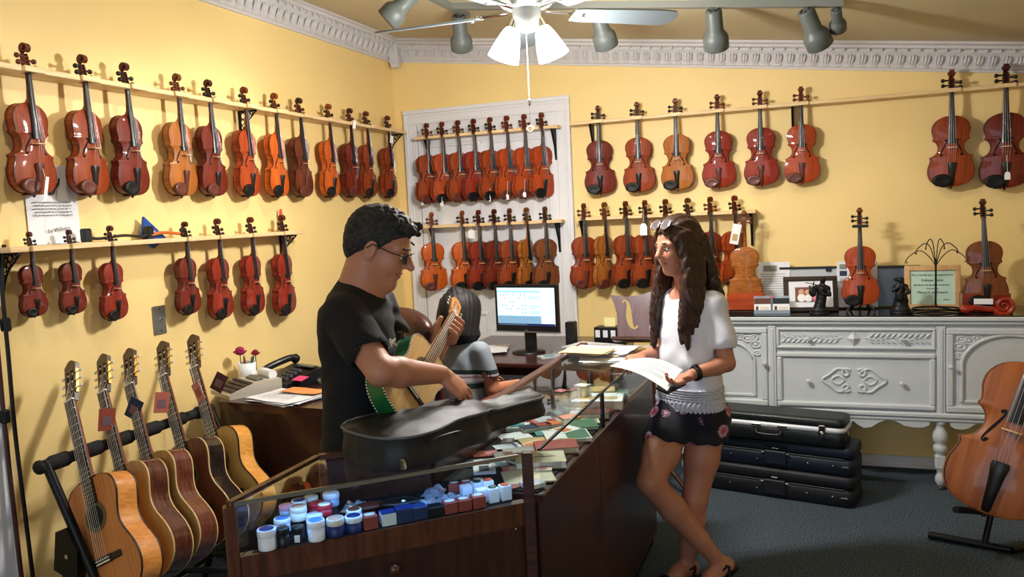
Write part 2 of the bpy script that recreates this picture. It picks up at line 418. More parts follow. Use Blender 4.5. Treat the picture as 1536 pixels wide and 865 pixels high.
def violin_meshes(rib=.031):
    P = {}
    US = [-1, -.975, -.945, -.8, -.6, -.4, -.2, 0, .2, .4, .6, .8, .945, .975, 1]
    fy = -rib
    def plate(sgn, y0):
        mb = MB(); top = []; bot = []
        for z, w in VOUT:
            w2 = w * 1.02 + (.0015 if 0 < z < .356 else 0); zz = z * 1.008 - .0014
            top.append([(u * w2, y0 + sgn * (.0042 + varch(u, z)), zz) for u in US])
            bot.append([(u * w2, y0, zz) for u in US])
        mb.grid(top, 0, True, flip=(sgn > 0), mif=lambda i, j: 1 if j in (1, 12) else 0)
        mb.grid(bot, 0, True, flip=(sgn < 0))
        for e in (0, -1):
            mb.grid([[r[e] for r in top], [r[e] for r in bot]], 1, True, flip=((e == 0) == (sgn > 0)))
        return mb
    P['belly'] = [plate(-1, fy).mesh('belly', [None, None])]
    P['back_plate'] = [plate(1, 0).mesh('back_plate', [None, None])]
    mb = MB()
    for s in (1, -1):
        mb.grid([[(s * w * .985, y, z) for z, w in VOUT] for y in (0, fy)], 0, True, flip=(s > 0))
    P['ribs'] = [mb.mesh('ribs', [None])]
    P['f_hole'] = []
    for s in (1, -1):
        path = [(.0285, .2335, .0030), (.0245, .2375, .0022), (.0215, .2325, .0020), (.0235, .2240, .0024), (.0300, .2090, .0031), (.0365, .1960, .0034), (.0430, .1830, .0031), (.0495, .1690, .0024), (.0515, .1605, .0020), (.0480, .1560, .0022), (.0435, .1605, .0032)]
        pts = spline([(a, b, c) for a, b, c in path], 4); rows = []
        for i, (x, z, w) in enumerate(pts):
            a = pts[max(0, i - 1)]; b = pts[min(len(pts) - 1, i + 1)]
            tx, tz = b[0] - a[0], b[1] - a[1]; l = math.hypot(tx, tz) or 1
            nx, nz = -tz / l * w, tx / l * w; r = []
            for q in (-1, 1):
                xx, zz = x + nx * q, z + nz * q
                r.append((s * xx, fy - .0042 - varch(xx / max(.01, vwidth(zz)), zz) - .0010, zz))
            rows.append(r)
        mb = MB().grid(rows, 0, True, flip=(s < 0))
        for ex, ez, er in ((.0285, .2335, .0045), (.0430, .1605, .0056)):
            yy = fy - .0042 - varch(ex / vwidth(ez), ez) - .0012
            mb.add([(s * ex + er * math.cos(k * math.pi / 5), yy, ez + er * math.sin(k * math.pi / 5)) for k in range(10)], [tuple(range(10))[::-1]])
        P['f_hole'].append(mb.mesh('f_hole', [None]))
    # neck with heel
    nut_z, nut_y = .486, fy - .0155
    mb = MB()
    secs = [(.352, .0150, fy + .030, fy - .014), (.362, .0135, fy + .012, fy - .0145), (.374, .0122, fy + .004, fy - .015), (.42, .0116, fy + .000, fy - .0165), (.478, .0112, fy - .0005, nut_y)]
    rows = []
    for z, w, yb, yf in secs:
        rows.append([(w, yf, z), (w * .98, yf + (yb - yf) * .35, z), (w * .65, yf + (yb - yf) * .82, z), (0, yb, z), (-w * .65, yf + (yb - yf) * .82, z), (-w * .98, yf + (yb - yf) * .35, z), (-w, yf, z)])
    mb.grid(rows, 0, True)
    P['neck'] = [mb.mesh('neck', [None])]
    # pegbox and spiral scroll
    mb = MB()
    for s in (1, -1):
        pr = [(nut_y - .003, .478), (nut_y + .000, .500), (nut_y + .006, .53), (nut_y + .010, .548), (nut_y + .021, .546), (nut_y + .023, .528), (nut_y + .020, .500), (nut_y + .016, .478)]
        mb.prism([(y, z) for y, z in (pr if s > 0 else pr)], (.0075 if s > 0 else -.0125), (.0125 if s > 0 else -.0075), 'yz')
    pr = [(nut_y + .010, .478), (nut_y + .012, .50), (nut_y + .016, .53), (nut_y + .018, .548), (nut_y + .022, .547), (nut_y + .0235, .528), (nut_y + .0205, .50), (nut_y + .0165, .478)]
    mb.prism(pr, -.0078, .0078, 'yz')
    cy, cz = nut_y + .0075, .5665; rows = []
    NS = 34
    for i in range(NS + 1):
        t = i / NS; ang = R(-52) + t * R(620); rr = .0205 * (1 - t) ** .8 + .0035; th = .0085 * (1 - t) + .0022; hw = .0088 + .009 * t ** 1.3
        # start at the back of the pegbox, go up over the top and curl forward
        dy, dz = math.cos(ang), math.sin(ang)
        a = (cy + dy * rr, cz + dz * rr); b = (cy + dy * (rr - th), cz + dz * (rr - th))
        rows.append([(-hw, a[0], a[1]), (hw, a[0], a[1]), (hw * .94, b[0], b[1]), (-hw * .94, b[0], b[1]), (-hw, a[0], a[1])])
    mb.grid(rows, 0, False, flip=True)
    mb.cyl((-.0178, cy, cz), (.0178, cy, cz), .0055, n=10)
    mb.box((0, nut_y - .001, .486), (.024, .006, .005))
    P['scroll'] = [mb.mesh('scroll', [None])]
    # fingerboard
    def fb(z):
        t = (.486 - z) / .27; return .0118 + .0095 * t, nut_y - .003 - t * .0125
    rows = []
    for z in (.484, .42, .35, .28, .216):
        w, y = fb(z)
        rows.append([(w * math.sin(a), y + w * .55 * (1 - math.cos(a)) + 0, z) for a in [R(q) for q in (-62, -40, -20, 0, 20, 40, 62)]])
    mb = MB().grid(rows, 0, True, flip=True)
    und = [[(p[0], p[1] + .006, p[2]) for p in (r[0], r[-1])] for r in rows]
    mb.grid(und, 0, False)
    for e in (0, -1): mb.grid([[r[e] for r in rows], [r[e] for r in und]], 0, False, flip=(e == 0))
    mb.add([*rows[-1], und[-1][1], und[-1][0]], [tuple(range(9))[::-1]])
    P['fingerboard'] = [mb.mesh('fingerboard', [None])]
    # tailpiece, chin rest, bridge, pegs, button, strings
    ty = fy - .022
    mb = MB(); rows = []
    for z, w, y in ((.004, .008, fy - .008), (.012, .010, fy - .014), (.05, .0125, ty), (.09, .016, ty - .005), (.112, .0195, ty - .008), (.122, .017, ty - .007)):
        rows.append([(-w, y + .006, z), (-w, y + .001, z), (-w * .5, y - .0022, z), (0, y - .003, z), (w * .5, y - .0022, z), (w, y + .001, z), (w, y + .006, z), (-w, y + .006, z)])
    mb.grid(rows, 0, True); mb.add(rows[-1][:7], [tuple(range(7))]); mb.add(rows[0][:7], [tuple(range(7))[::-1]])
    P['tailpiece'] = [mb.mesh('tailpiece', [None])]
    mb = MB(); rows = []
    NC = 16
    for ring, (k, h) in enumerate(((1.0, .004), (1.03, .010), (.93, .0145), (.6, .0115), (.25, .010), (0.01, .0098))):
        row = []
        for j in range(NC + 1):
            q = 2 * math.pi * j / NC; x = math.cos(q) * .047; z = math.sin(q) * .030
            if x > .018: z *= .72
            if z > 0: z *= 1.12
            row.append((-.043 + x * k, fy - .012 - h, .030 + z * k))
        rows.append(row)
    mb.grid(rows, 0, True, flip=True)
    mb.box((-.03, fy + .012, -.002), (.028, .05, .004), bev=.001)
    P['chinrest'] = [mb.mesh('chinrest', [None])]
    bz = .196; by = fy - .0175
    poly = [(-.021, 0), (-.012, 0), (-.009, .008), (.009, .008), (.012, 0), (.021, 0), (.020, .014), (.0205, .026), (.012, .0315), (0, .0335), (-.012, .0315), (-.0205, .026), (-.020, .014)]
    mb = MB(); T = Matrix.Translation((0, fy - .0165, bz)) @ Matrix.Rotation(R(90), 4, 'X')
    n = len(poly); lo = [(a, -.0022, b) for a, b in poly]; hi = [(a, .0015, b) for a, b in poly]
    mb.add(lo + hi, [tuple(range(n)), tuple(range(n, 2 * n))[::-1]] + [(i, n + i, n + (i + 1) % n, (i + 1) % n) for i in range(n)], 0, False, T)
    P['bridge'] = [mb.mesh('bridge', [None])]
    P['peg'] = []
    for i, (s, z) in enumerate(((1, .496), (-1, .508), (1, .521), (-1, .534))):
        y = nut_y + .004 + i * .0025
        mb = MB().cyl((-.016 * s, y, z), (.024 * s, y, z), .0036, .0042, 8)
        mb.lathe([(.0045, .023), (.0052, .026), (.004, .029), (.0075, .032), (.0105, .038), (.0098, .044), (.005, .0475), (.0015, .049)], 10, (0, y, z), axis='x', T=Matrix.Diagonal((s, 1, 1, 1)) if s < 0 else None)
        P['peg'].append(mb.mesh('peg', [None]))
    P['end_button'] = [MB().lathe([(.004, .002), (.0055, -.003), (.0055, -.008), (.003, -.011)], 8, (0, -rib / 2, 0)).mesh('end_button', [None])]
    mb = MB()
    for i in range(4):
        k = (i - 1.5) / 1.5
        a = (k * .0082, nut_y - .0045, .486); b = (k * .0165, fy - .0495 + abs(k) * .0025, bz + .0005); c = (k * .0105, ty - .010, .118)
        mb.tube([a, b, c], .00055, 4, caps=False)
    P['strings'] = [mb.mesh('strings', [None])]
    return P
VP = violin_meshes()
def put_part(name, me, parent, mats, scale=None):
    o = obj(name, me, parent)
    for i, m in enumerate(mats):
        o.material_slots[i].link = 'OBJECT'; o.material_slots[i].material = m
    return o
def violin(label, color, T, s=.95, fit='e', strings=True, chin=True, group=None, P=None, name='violin', cat='violin', tailpiece=True):
    P = P or VP
    t = thing(name, label, cat, group=group, T=T @ Matrix.Scale(s, 4))
    v, vs = varnish(color), varnish_side(color); ft = EBONY if fit in 'em' else ROSEWOOD; cf = ROSEWOOD if fit in 'rm' else CHINB
    tab = dict(belly=(v, PURF), back_plate=(vs, PURF), ribs=(vs,), f_hole=(BLACK,), neck=(vs,), scroll=(varnish_dark(color),), fingerboard=(EBONY,), tailpiece=(ft,), chinrest=(cf,), bridge=(MAPLE,), peg=(ft,), end_button=(ft,), strings=(STEEL,))
    for k, ms in P.items():
        if k == 'chinrest' and not chin: continue
        if k in ('strings', 'tailpiece', 'bridge') and not strings: continue
        for me in ms: put_part(k, me, t, tab[k])
    return t
PINE = wood('pine_board', (216, 180, 128), (238, 208, 158), (4, 4, 50), 0.5, 0.1)
IRON = mat('black_iron', (24, 22, 24), 0.5, 0.6)
def bracket_mesh():
    """fretwork corner bracket, 90 mm deep and 120 mm tall, in the yz plane (wall at y=0, shelf above z=0)"""
    mb = MB(); w = .006
    mb.box((0, -.055, -.004), (.014, .11, .008)).box((0, -.004, -.07), (.014, .008, .14))
    mb.tube(spline([(0, -.108, -.006), (0, -.075, -.035), (0, -.035, -.075), (0, -.006, -.138)], 6), .004, 6)
    for y, z, r in ((-.026, -.026, .016), (-.056, -.02, .013), (-.02, -.058, .013), (-.08, -.014, .009), (-.014, -.086, .009), (-.046, -.044, .011), (-.01, -.108, .006)):
        mb.tube([(0, y + r * math.cos(2 * math.pi * k / 10), z + r * math.sin(2 * math.pi * k / 10)) for k in range(11)], .0028, 5, caps=False)
    return mb.mesh('bracket', [IRON])
BRK = bracket_mesh()
def solid_bracket_mesh():
    mb = MB(); mb.prism([(0, -.2), (-.012, -.2), (-.03, -.11), (-.085, -.012), (-.095, 0), (0, 0)], -.007, .007, 'yz')
    bm = bmesh.new(); me = mb.mesh('bracket', [IRON]); bm.from_mesh(me); bmesh.ops.recalc_face_normals(bm, faces=bm.faces); bm.to_mesh(me); bm.free()
    return me
BRK2 = solid_bracket_mesh()
M_LEFT = Matrix.Rotation(R(90), 4, 'Z')              # local -y (front) turns to face +x
def shelf(name_label, wall, a0, a1, z, slots, brackets, depth=.115, brk=BRK, keep=True):
    """pine violin rail; a runs along the wall; slots: where necks hang"""
    T = Matrix.Translation((.003 if wall == 'left' else 0, 0 if wall == 'left' else -.003, z)) @ (M_LEFT if wall == 'left' else Matrix.Identity(4))
    t = thing('violin_rack', name_label, 'rack', T=T)
    # local x runs along +y of the world on the left wall, along +x on the back wall
    b = MB().box(((a0 + a1) / 2, -.032, 0), (a1 - a0, .064, .020), bev=.002)
    prev = a0
    for sl in list(slots) + [None]:
        e = a1 if sl is None else sl - .0165
        if e - prev > .004: b.box(((prev + e) / 2, -.064 - (depth - .064) / 2, 0), (e - prev, depth - .064, .020), bev=.002)
        if sl is not None: prev = sl + .0165
    b.build('board', PINE, t)
    if keep:
        for i, sl in enumerate(slots):
            MB().box((sl, -depth - .006, .001), (.085, .012, .022), bev=.002).build('keeper_bar', PINE, t)
    for a in brackets:
        o = obj('bracket', brk, t); o.location = (a, -.001, -.011)
    return t
def hang(wall, a, z, color, s, yaw, fit, label, group, chin=True, off=.045, roll=0):
    base = Matrix.Translation((off, a, 0)) if wall == 'left' else Matrix.Translation((a, -off, 0))
    # the neck hangs in the slot; turn about the neck axis
    nk = .043 * s
    T = base @ (M_LEFT if wall == 'left' else Matrix.Identity(4)) @ Matrix.Translation((0, -nk, 0)) @ Matrix.Rotation(R(yaw), 4, 'Z') @ Matrix.Rotation(R(roll), 4, 'Y') @ Matrix.Translation((0, nk, z - .490 * s))
    return violin(label, color, T, s, fit, chin=chin, group=group)
rng = random.Random(3)
G1 = 'violins hanging on the wall racks'
# --- left wall, upper rack
cols = ['reddish brown', 'reddish brown', 'dark red', 'amber', 'dark red', 'orange-red', 'orange', 'dark brown', 'orange', 'dark red', 'reddish brown', 'reddish brown']
fits = 'rmermeereree'
ya = [-3.004 + .2487 * i for i in range(12)]
shelf('long upper pine violin rack on the yellow left wall', 'left', -3.32, -.05, 2.236, ya, (-1.72, -.12))
for i, (y, c) in enumerate(zip(ya, cols)):
    hang('left', y, 2.247, c, .95, 9 - .6 * i + rng.uniform(-2, 2), fits[i], f'{c} violin hanging {ordinal(i)} from the left on the upper left-wall rack', G1, roll=rng.uniform(-1, 1))
# --- left wall, lower rack: fractional sizes growing to the right
cols = ['dark red', 'dark red', 'red', 'dark red', 'red', 'red', 'red']; sz = [.322, .337, .399, .437, .499, .514, .556]
ya = [-3.047, -2.875, -2.679, -2.252, -2.035, -1.787, -1.523]
wd = ['tiny', 'very small', 'small', 'half-size', 'three-quarter', 'three-quarter', 'nearly full-size']
shelf('shorter lower pine violin rack on the yellow left wall', 'left', -3.17, -1.36, 1.580, ya, (-3.13, -1.45))
for i, (y, c) in enumerate(zip(ya, cols)):
    hang('left', y, 1.591, c, sz[i] / .595, 6 + rng.uniform(-2, 2), 'e', f'{wd[i]} {c} violin, {ordinal(i)} from the left on the lower left-wall rack', G1)
# --- door, upper rack
cols = ['reddish brown', 'orange-red', 'reddish brown', 'red', 'reddish brown', 'orange-red', 'orange-red', 'orange-red']
xa = [.291, .409, .530, .647, .768, .889, 1.013, 1.135]
shelf('pale pine upper rack across the white door, holding eight violins', 'back', .20, 1.25, 2.184, xa, (.27, 1.20), brk=BRK2, keep=False)
for i, (x, c) in enumerate(zip(xa, cols)):
    hang('back', x, 2.195, c, .95, 58 + rng.uniform(-3, 3), 'rereerre'[i], f'{c} violin, {ordinal(i)} from the left in the upper row on the white door', G1)
# --- door, lower rack
cols = ['orange', 'orange', 'red', 'dark red', 'reddish brown', 'amber', 'brown']
xa = [.289, .525, .648, .765, .877, 1.002, 1.130]
shelf('pale pine lower rack across the white door, holding seven violins', 'back', .20, 1.25, 1.565, xa, (.27, 1.20), brk=BRK2, keep=False)
for i, (x, c) in enumerate(zip(xa, cols)):
    hang('back', x, 1.576, c, .94, (44, 46, 54, 58, 48, 78, 46)[i], 'reeeeee'[i], f'{c} violin, {ordinal(i)} from the left in the lower row on the white door', G1)
# --- back wall, lower rack right of the door
cols = ['reddish brown', 'amber', 'reddish brown', 'reddish brown', 'reddish brown', 'brown', 'reddish brown', 'orange-red']
xa = [1.397, 1.54, 1.677, 1.802, 1.934, 2.076, 2.211, 2.359]
shelf('pine violin rack on the back wall behind the young woman', 'back', 1.345, 2.48, 1.572, xa, (1.37, 2.45), brk=BRK2, keep=False)
for i, (x, c) in enumerate(zip(xa, cols)):
    hang('back', x, 1.583, c, .955, (36, 66, 44, 40, 46, 66, 38, 48)[i], 'rreeeere'[i], f'{c} violin, {ordinal(i)} from the left on the rack behind the young woman', G1)
# --- back wall, upper rack
cols = ['dark red', 'reddish brown', 'amber', 'red', 'red', 'orange-red']
xa = [1.515, 1.768, 2.01, 2.265, 2.516, 2.749]
shelf('long pine rack high on the back wall under the crown moulding', 'back', 1.33, 4.3, 2.192, xa + [3.54, 3.803], (1.46, 2.70), brk=BRK2)
for i, (x, c) in enumerate(zip(xa, cols)):
    hang('back', x, 2.203, c, .965, rng.uniform(-4, 4) + (14 if i == 0 else 0), 'eeerrr'[i], f'{c} violin, {ordinal(i)} from the left on the high rack right of the door', G1)
hang('back', 3.54, 2.203, 'reddish brown', 1.10, 0, 'e', 'large reddish brown viola, left one of the pair at the far right', 'violas at the far right')
hang('back', 3.803, 2.203, 'dark red', 1.145, -2, 'e', 'large dark red viola with a price tag, at the right picture edge', 'violas at the far right')
# ================================================================ GUITARS, CELLO, VIHUELA
GOUT = [(0, 0), (.002, .045), (.007, .078), (.016, .11), (.03, .137), (.05, .16), (.075, .176), (.105, .1845), (.135, .1845), (.165, .178), (.195, .165), (.22, .150), (.245, .135), (.268, .1245), (.29, .1195), (.312, .1195),
        (.335, .124), (.36, .1315), (.385, .138), (.408, .1405), (.43, .138), (.45, .129), (.467, .113), (.478, .092), (.486, .062), (.4895, .032), (.490, 0)]
GOLD = mat('brass_plate', (190, 150, 80), 0.3, 1.0)
PEARL = mat('pearl_button', (225, 222, 215), 0.25, coat=.5)
BONE = mat('bone', (235, 228, 210), 0.4)
def dense(out, n):
    res = []; cum = [0]
    for a, b in zip(out[:-1], out[1:]): cum.append(cum[-1] + math.hypot(b[0] - a[0], b[1] - a[1]))
    for i in range(n + 1):
        t = cum[-1] * i / n; k = max(j for j in range(len(cum)) if cum[j] <= t + 1e-9); k = min(k, len(out) - 2)
        q = (t - cum[k]) / (cum[k + 1] - cum[k]); res.append((out[k][0] + (out[k + 1][0] - out[k][0]) * q, out[k][1] + (out[k + 1][1] - out[k][1]) * q))
    return res
def guitar_meshes(depth=.095, checker=False, nfret=19):
    P = {}; O = dense(GOUT, 40)
    US = (-1, -.96, -.5, 0, .5, .96, 1)
    def plate(y, flip):
        return MB().grid([[(u * w, y, z) for u in US] for z, w in O], 0, False, flip)
    # solid soundboard; the hole's inner shade is a dark disc laid on top
    P['soundboard'] = [plate(-depth, False).mesh('soundboard', [None])]
    P['back_plate'] = [plate(0, True).mesh('back_plate', [None])]
    mb = MB()
    for s in (1, -1): mb.grid([[(s * w, y, z) for z, w in O] for y in (0, -depth)], 0, True, flip=(s > 0))
    P['sides'] = [mb.mesh('sides', [None])]
    D = dense(GOUT, 110 if checker else 44); mb = MB(); P['binding'] = []
    for y0, y1 in ((-depth - .0012, -depth + .005), (-.005, .0012)):
        mb = MB()
        for s in (1, -1):
            k = (lambda i, j: (j % 2)) if checker else None
            mb.grid([[(s * (w + .0012), y, z) for z, w in D] for y in (y1, y0)], 0, True, flip=(s > 0), mif=k)
            yy = y0 if y0 < -depth / 2 else y1
            mb.grid([[(s * (w + .0012), yy, z) for z, w in D], [(s * max(0, w - (.005 if checker else .003)), yy, z + (.005 if z < .2 else -.005) * (1 if w < .06 else 0)) for z, w in D]], 0, True, flip=((s > 0) == (yy < -depth / 2)), mif=k)
        P['binding'].append(mb.mesh('binding', [None, None]))
    def ring(r0, r1, y, z=.335, n=28):
        return MB().grid([[(r * math.cos(2 * math.pi * k / n), y, z + r * math.sin(2 * math.pi * k / n)) for k in range(n + 1)] for r in (r0, r1)], 0, False, flip=False)
    P['sound_hole_disc'] = [MB().add([(.042 * math.cos(2 * math.pi * k / 28), -depth - .0008, .335 + .042 * math.sin(2 * math.pi * k / 28)) for k in range(28)], [tuple(range(28))[::-1]]).mesh('sound_hole_disc', [None])]
    P['rosette'] = [ring(.042, .060, -depth - .0014).mesh('rosette', [None])]
    mb = MB().box((0, -depth - .004, .166), (.185, .010, .026), bev=.003).box((0, -depth - .006, .166), (.082, .014, .03), bev=.003)
    P['bridge'] = [mb.mesh('bridge', [None])]
    P['saddle'] = [MB().box((0, -depth - .0125, .170), (.076, .007, .003)).box((0, -depth - .0108, .158), (.076, .006, .006)).mesh('saddle', [None])]
    fy = -depth - .0005
    mb = MB(); mb.prism([(-.030, .385), (.030, .385), (.0262, .815), (-.0262, .815)], -fy, -fy + .006, 'xz')
    P['fingerboard'] = [mb.mesh('fingerboard', [None])]
    mb = MB()
    for k in range(1, nfret + 1):
        z = .165 + .65 / 2 ** (k / 12.0)
        if z > .39:
            w = .0262 + (.815 - z) / .43 * .0038; mb.box((0, fy - .0066, z), (2 * w, .0016, .0022))
    P['frets'] = [mb.mesh('frets', [None])]
    P['nut'] = [MB().box((0, fy - .005, .8175), (.0525, .010, .005)).mesh('nut', [None])]
    mb = MB(); rows = []
    for z, w, t in ((.440, .030, .09), (.462, .029, .085), (.478, .0285, .06), (.492, .028, .034), (.51, .0278, .024), (.65, .027, .021), (.815, .026, .019)):
        rows.append([(w, fy, z), (w * .96, fy + t * .4, z), (w * .6, fy + t * .85, z), (0, fy + t, z), (-w * .6, fy + t * .85, z), (-w * .96, fy + t * .4, z), (-w, fy, z)])
    mb.grid(rows, 0, True)
    P['neck'] = [mb.mesh('neck', [None])]
    # slotted head, tipped back
    T = Matrix.Translation((0, fy + .001, .815)) @ Matrix.Rotation(R(-12), 4, 'X')
    mb = MB()
    for poly in ([(-.0275, 0), (-.018, 0), (-.0205, .135), (-.034, .135)], [(.018, 0), (.0275, 0), (.034, .135), (.0205, .135)], [(-.007, 0), (.007, 0), (.007, .135), (-.007, .135)],
                 [(-.0275, -.004), (.0275, -.004), (.0285, .03), (-.0285, .03)], [(-.034, .132), (.034, .132), (.035, .160), (.022, .172), (.010, .181), (0, .183), (-.010, .181), (-.022, .172), (-.035, .160)]):
        mb.prism(poly, -.018, 0, 'xz', T=T)
    mb.prism([(-.02, .03), (.02, .03), (.021, .133), (-.021, .133)], -.016, -.014, 'xz', T=T)
    P['headstock'] = [mb.mesh('headstock', [None])]
    P['tuner_plate'] = []; P['tuner_button'] = []
    for s in (1, -1):
        P['tuner_plate'].append(MB().box((s * .0335, .009, .083), (.002, .012, .105), T=T).mesh('tuner_plate', [None]))
        for z in (.05, .085, .12):
            mb = MB().cyl((s * .032, .009, z), (s * .05, .009, z), .0025, n=6, T=T, mi=1)
            mb.ell((s * .056, .009, z), (.008, .0045, .0075), 10, 6, T=T)
            mb.cyl((-s * .0, .006, z), (s * .032, .006, z), .005, n=8, T=T)
            P['tuner_button'].append(mb.mesh('tuner_button', [None, None]))
    mb = MB()
    for i in range(6):
        k = (i - 2.5) / 2.5
        a = T @ Vector((k * .014 + (.004 if k > 0 else -.004), .004, .05 + .035 * (abs(k) < .9) + .03 * (abs(k) < .5)))
        mb.tube([tuple(a), (k * .0215, fy - .0105, .8175), (k * .0285, -depth - .0165, .170), (k * .0285, -depth - .009, .158)], .0006 if i > 2 else .0009, 4, caps=False)
    P['strings'] = [mb.mesh('strings', [None])]
    return P
GP = guitar_meshes()
MAHOG = wood('mahogany_neck', (104, 50, 30), (142, 74, 44), (70, 70, 8), 0.4, .3)
HEADV = wood('head_veneer', (46, 24, 18), (70, 38, 26), (70, 20, 8), 0.3, .5)
ROS = mat('rosette_mosaic', (96, 84, 52), .4, var=.6, scale=260)
SHOLE = mat('sound_hole_dark', (30, 27, 30), .9)
def guitar(label, top, side, T, s=.955, P=None, bind=(None, None), head=None, neck=None, board=None, group=None, name='guitar', knob=None):
    P = P or GP
    t = thing(name, label, 'guitar', group=group, T=T @ Matrix.Scale(s, 4))
    bb = bind if bind[0] else (PURF, PURF)
    tab = dict(soundboard=(top,), back_plate=(side,), sides=(side,), binding=bb, sound_hole_disc=(SHOLE,), rosette=(ROS,), bridge=(EBONY,), saddle=(BONE,), fingerboard=(board or EBONY,), frets=(STEEL,), nut=(BONE,),
               neck=(neck or MAHOG,), headstock=(head or HEADV,), tuner_plate=(GOLD,), tuner_button=(knob or PEARL, GOLD), strings=(BONE,))
    for k, ms in P.items():
        for me in ms: put_part(k, me, t, tab[k])
    return t
CEDAR = wood('cedar_top', (178, 106, 52), (206, 134, 74), (130, 20, 3), .35, .4, .3)
SPRUCE = wood('spruce_top', (168, 122, 62), (190, 146, 84), (130, 20, 3), .35, .4, .3)
SPR2 = wood('honey_spruce_top', (186, 140, 72), (206, 162, 92), (130, 20, 3), .35, .4, .3)
MAPLE_SIDE = wood('orange_cypress_side', (206, 126, 54), (236, 164, 88), (14, 14, 60), .3, .5, 1.5)
YEL_SIDE = wood('honey_maple_side', (214, 140, 58), (240, 176, 92), (14, 14, 60), .3, .5, 1.5)
RW_SIDE = wood('rosewood_side', (66, 34, 24), (108, 60, 42), (40, 40, 6), .22, .8, 2.0, coat_rough=.05)
RW_SIDE2 = wood('red_rosewood_side', (84, 42, 30), (122, 70, 50), (40, 40, 6), .22, .8, 2.0, coat_rough=.05)
RW_SIDE3 = wood('black_rosewood_side', (30, 22, 20), (58, 42, 36), (40, 40, 6), .2, .8, 2.0, coat_rough=.05)
MAHOG_TOP = wood('mahogany_top', (92, 46, 30), (120, 64, 42), (130, 20, 4), .35, .4, .3)
CREAMB = mat('cream_binding', (206, 176, 120), .4)
gd = Vector((-.428, .228, .875)).normalized()
hy = [-2.953, -2.805, -2.674, -2.492, -2.309]
GL = ['classical guitar with orange cedar top and orange sides, nearest in the floor rack', 'classical guitar with spruce top and rosewood sides, second in the floor rack', 'classical guitar with red rosewood sides, third in the floor rack',
      'dark mahogany-topped classical guitar with blackish sides, fourth in the floor rack', 'classical guitar with honey-yellow maple sides, farthest in the floor rack beside the desk']
GM = [(CEDAR, MAPLE_SIDE), (SPRUCE, RW_SIDE), (SPRUCE, RW_SIDE2), (MAHOG_TOP, RW_SIDE3), (SPR2, YEL_SIDE)]
for i in range(5):
    hd = Vector((.16, hy[i], 1.142))
    T = frame(hd - gd * (.998 * .92), (1, -.10, 0), gd)
    guitar(GL[i], GM[i][0], GM[i][1], T, .92, group='guitars leaning in the floor rack', bind=(PURF, PURF) if i in (0, 4) else (CREAMB, CREAMB))
# swing tags tied to the heads
TAGM = [mat('tag_rust', (150, 70, 52), .6), mat('tag_blue', (34, 46, 74), .5), mat('tag_salmon', (176, 96, 80), .6), mat('tag_pink', (188, 120, 104), .6), mat('tag_maroon', (78, 34, 34), .6)]
TINK = mat('tag_print', (120, 90, 96), .6)
for i, (rz, ry, nm) in enumerate(((60, 8, 'narrow rust'), (10, 28, 'dark blue'), (62, 10, 'salmon'), (-15, -30, 'pink kite-shaped'), (15, 30, 'dark maroon'))):
    c = Vector((.16, hy[i], 1.142)) - gd * .20 + Vector((.05, .02, 0))
    t = thing('hang_tag', f'{nm} paper swing tag hanging from the {ordinal(i)} guitar of the floor rack', 'tag', group='guitar swing tags')
    MB().tube([tuple(c + Vector((-.035, .02, .07))), tuple(c)], .0008, 4).build('cord', BONE, t)
    T = Matrix.Translation(c) @ Matrix.Rotation(R(rz), 4, 'Z') @ Matrix.Rotation(R(ry), 4, 'Y')
    MB().box((0, 0, -.045), (.058, .003, .085), T=T).build('card', TAGM[i], t)
    MB().box((0, -.0018, -.05), (.034, .0012, .035), T=T).build('printed_patch', TINK if i != 3 else mat('tag_print2', (150, 80, 74), .6), t)
# floor rack: padded bar, two A-frame ends, lower cradle
FOAM = mat('black_foam', (20, 20, 22), .85); RACKM = mat('rack_black_steel', (22, 23, 26), .4, .5)
rk = thing('guitar_rack', 'black steel guitar rack with a padded bar along the left wall', 'rack', (.055, -.03, .01))
mb = MB(); path = []; rad = []
for i in range(48):
    y = -3.21 + i * .0182; path.append((.205, y, .81)); rad.append(.021 + (.007 if (i % 8) in (2, 3, 4, 5) else 0))
mb.tube(path, rad, 12); mb.ell((.205, -3.225, .81), (.026, .02, .026), 10, 6)
mb.build('padded_bar', FOAM, rk)
for y in (-3.2, -2.37):
    MB().tube([(.205, y, .82), (.565, y, .02)], .0165, 8).build('leg', RACKM, rk)
    MB().tube([(.30, y, .53), (.10, y, .02)], .0145, 8).build('leg', RACKM, rk)
    mb = MB(); mb.prism([(.225, .44), (.33, .40), (.345, .52), (.30, .60), (.25, .58)], -y - .008, -y + .026, 'xz')
    mb.cyl((.30, y - .034, .50), (.30, y - .02, .50), .008, n=8, mi=1).build('gusset', [RACKM, STEEL], rk)
    MB().ell((.565, y, .022), (.024, .024, .022), 10, 6).build('rubber_foot', FOAM, rk)
MB().tube([(.50, -3.2, .17), (.50, -2.35, .17)], .014, 8).tube([(.30, -3.2, .21), (.30, -2.35, .21)], .014, 8).build('cradle_bar', FOAM, rk)
for i in range(6):
    y = -3.36 + .165 * i
    MB().tube([(.30, max(y, -3.2), .215), (.66, max(y, -3.2) , .26)], .012, 6).build('divider', FOAM, rk)
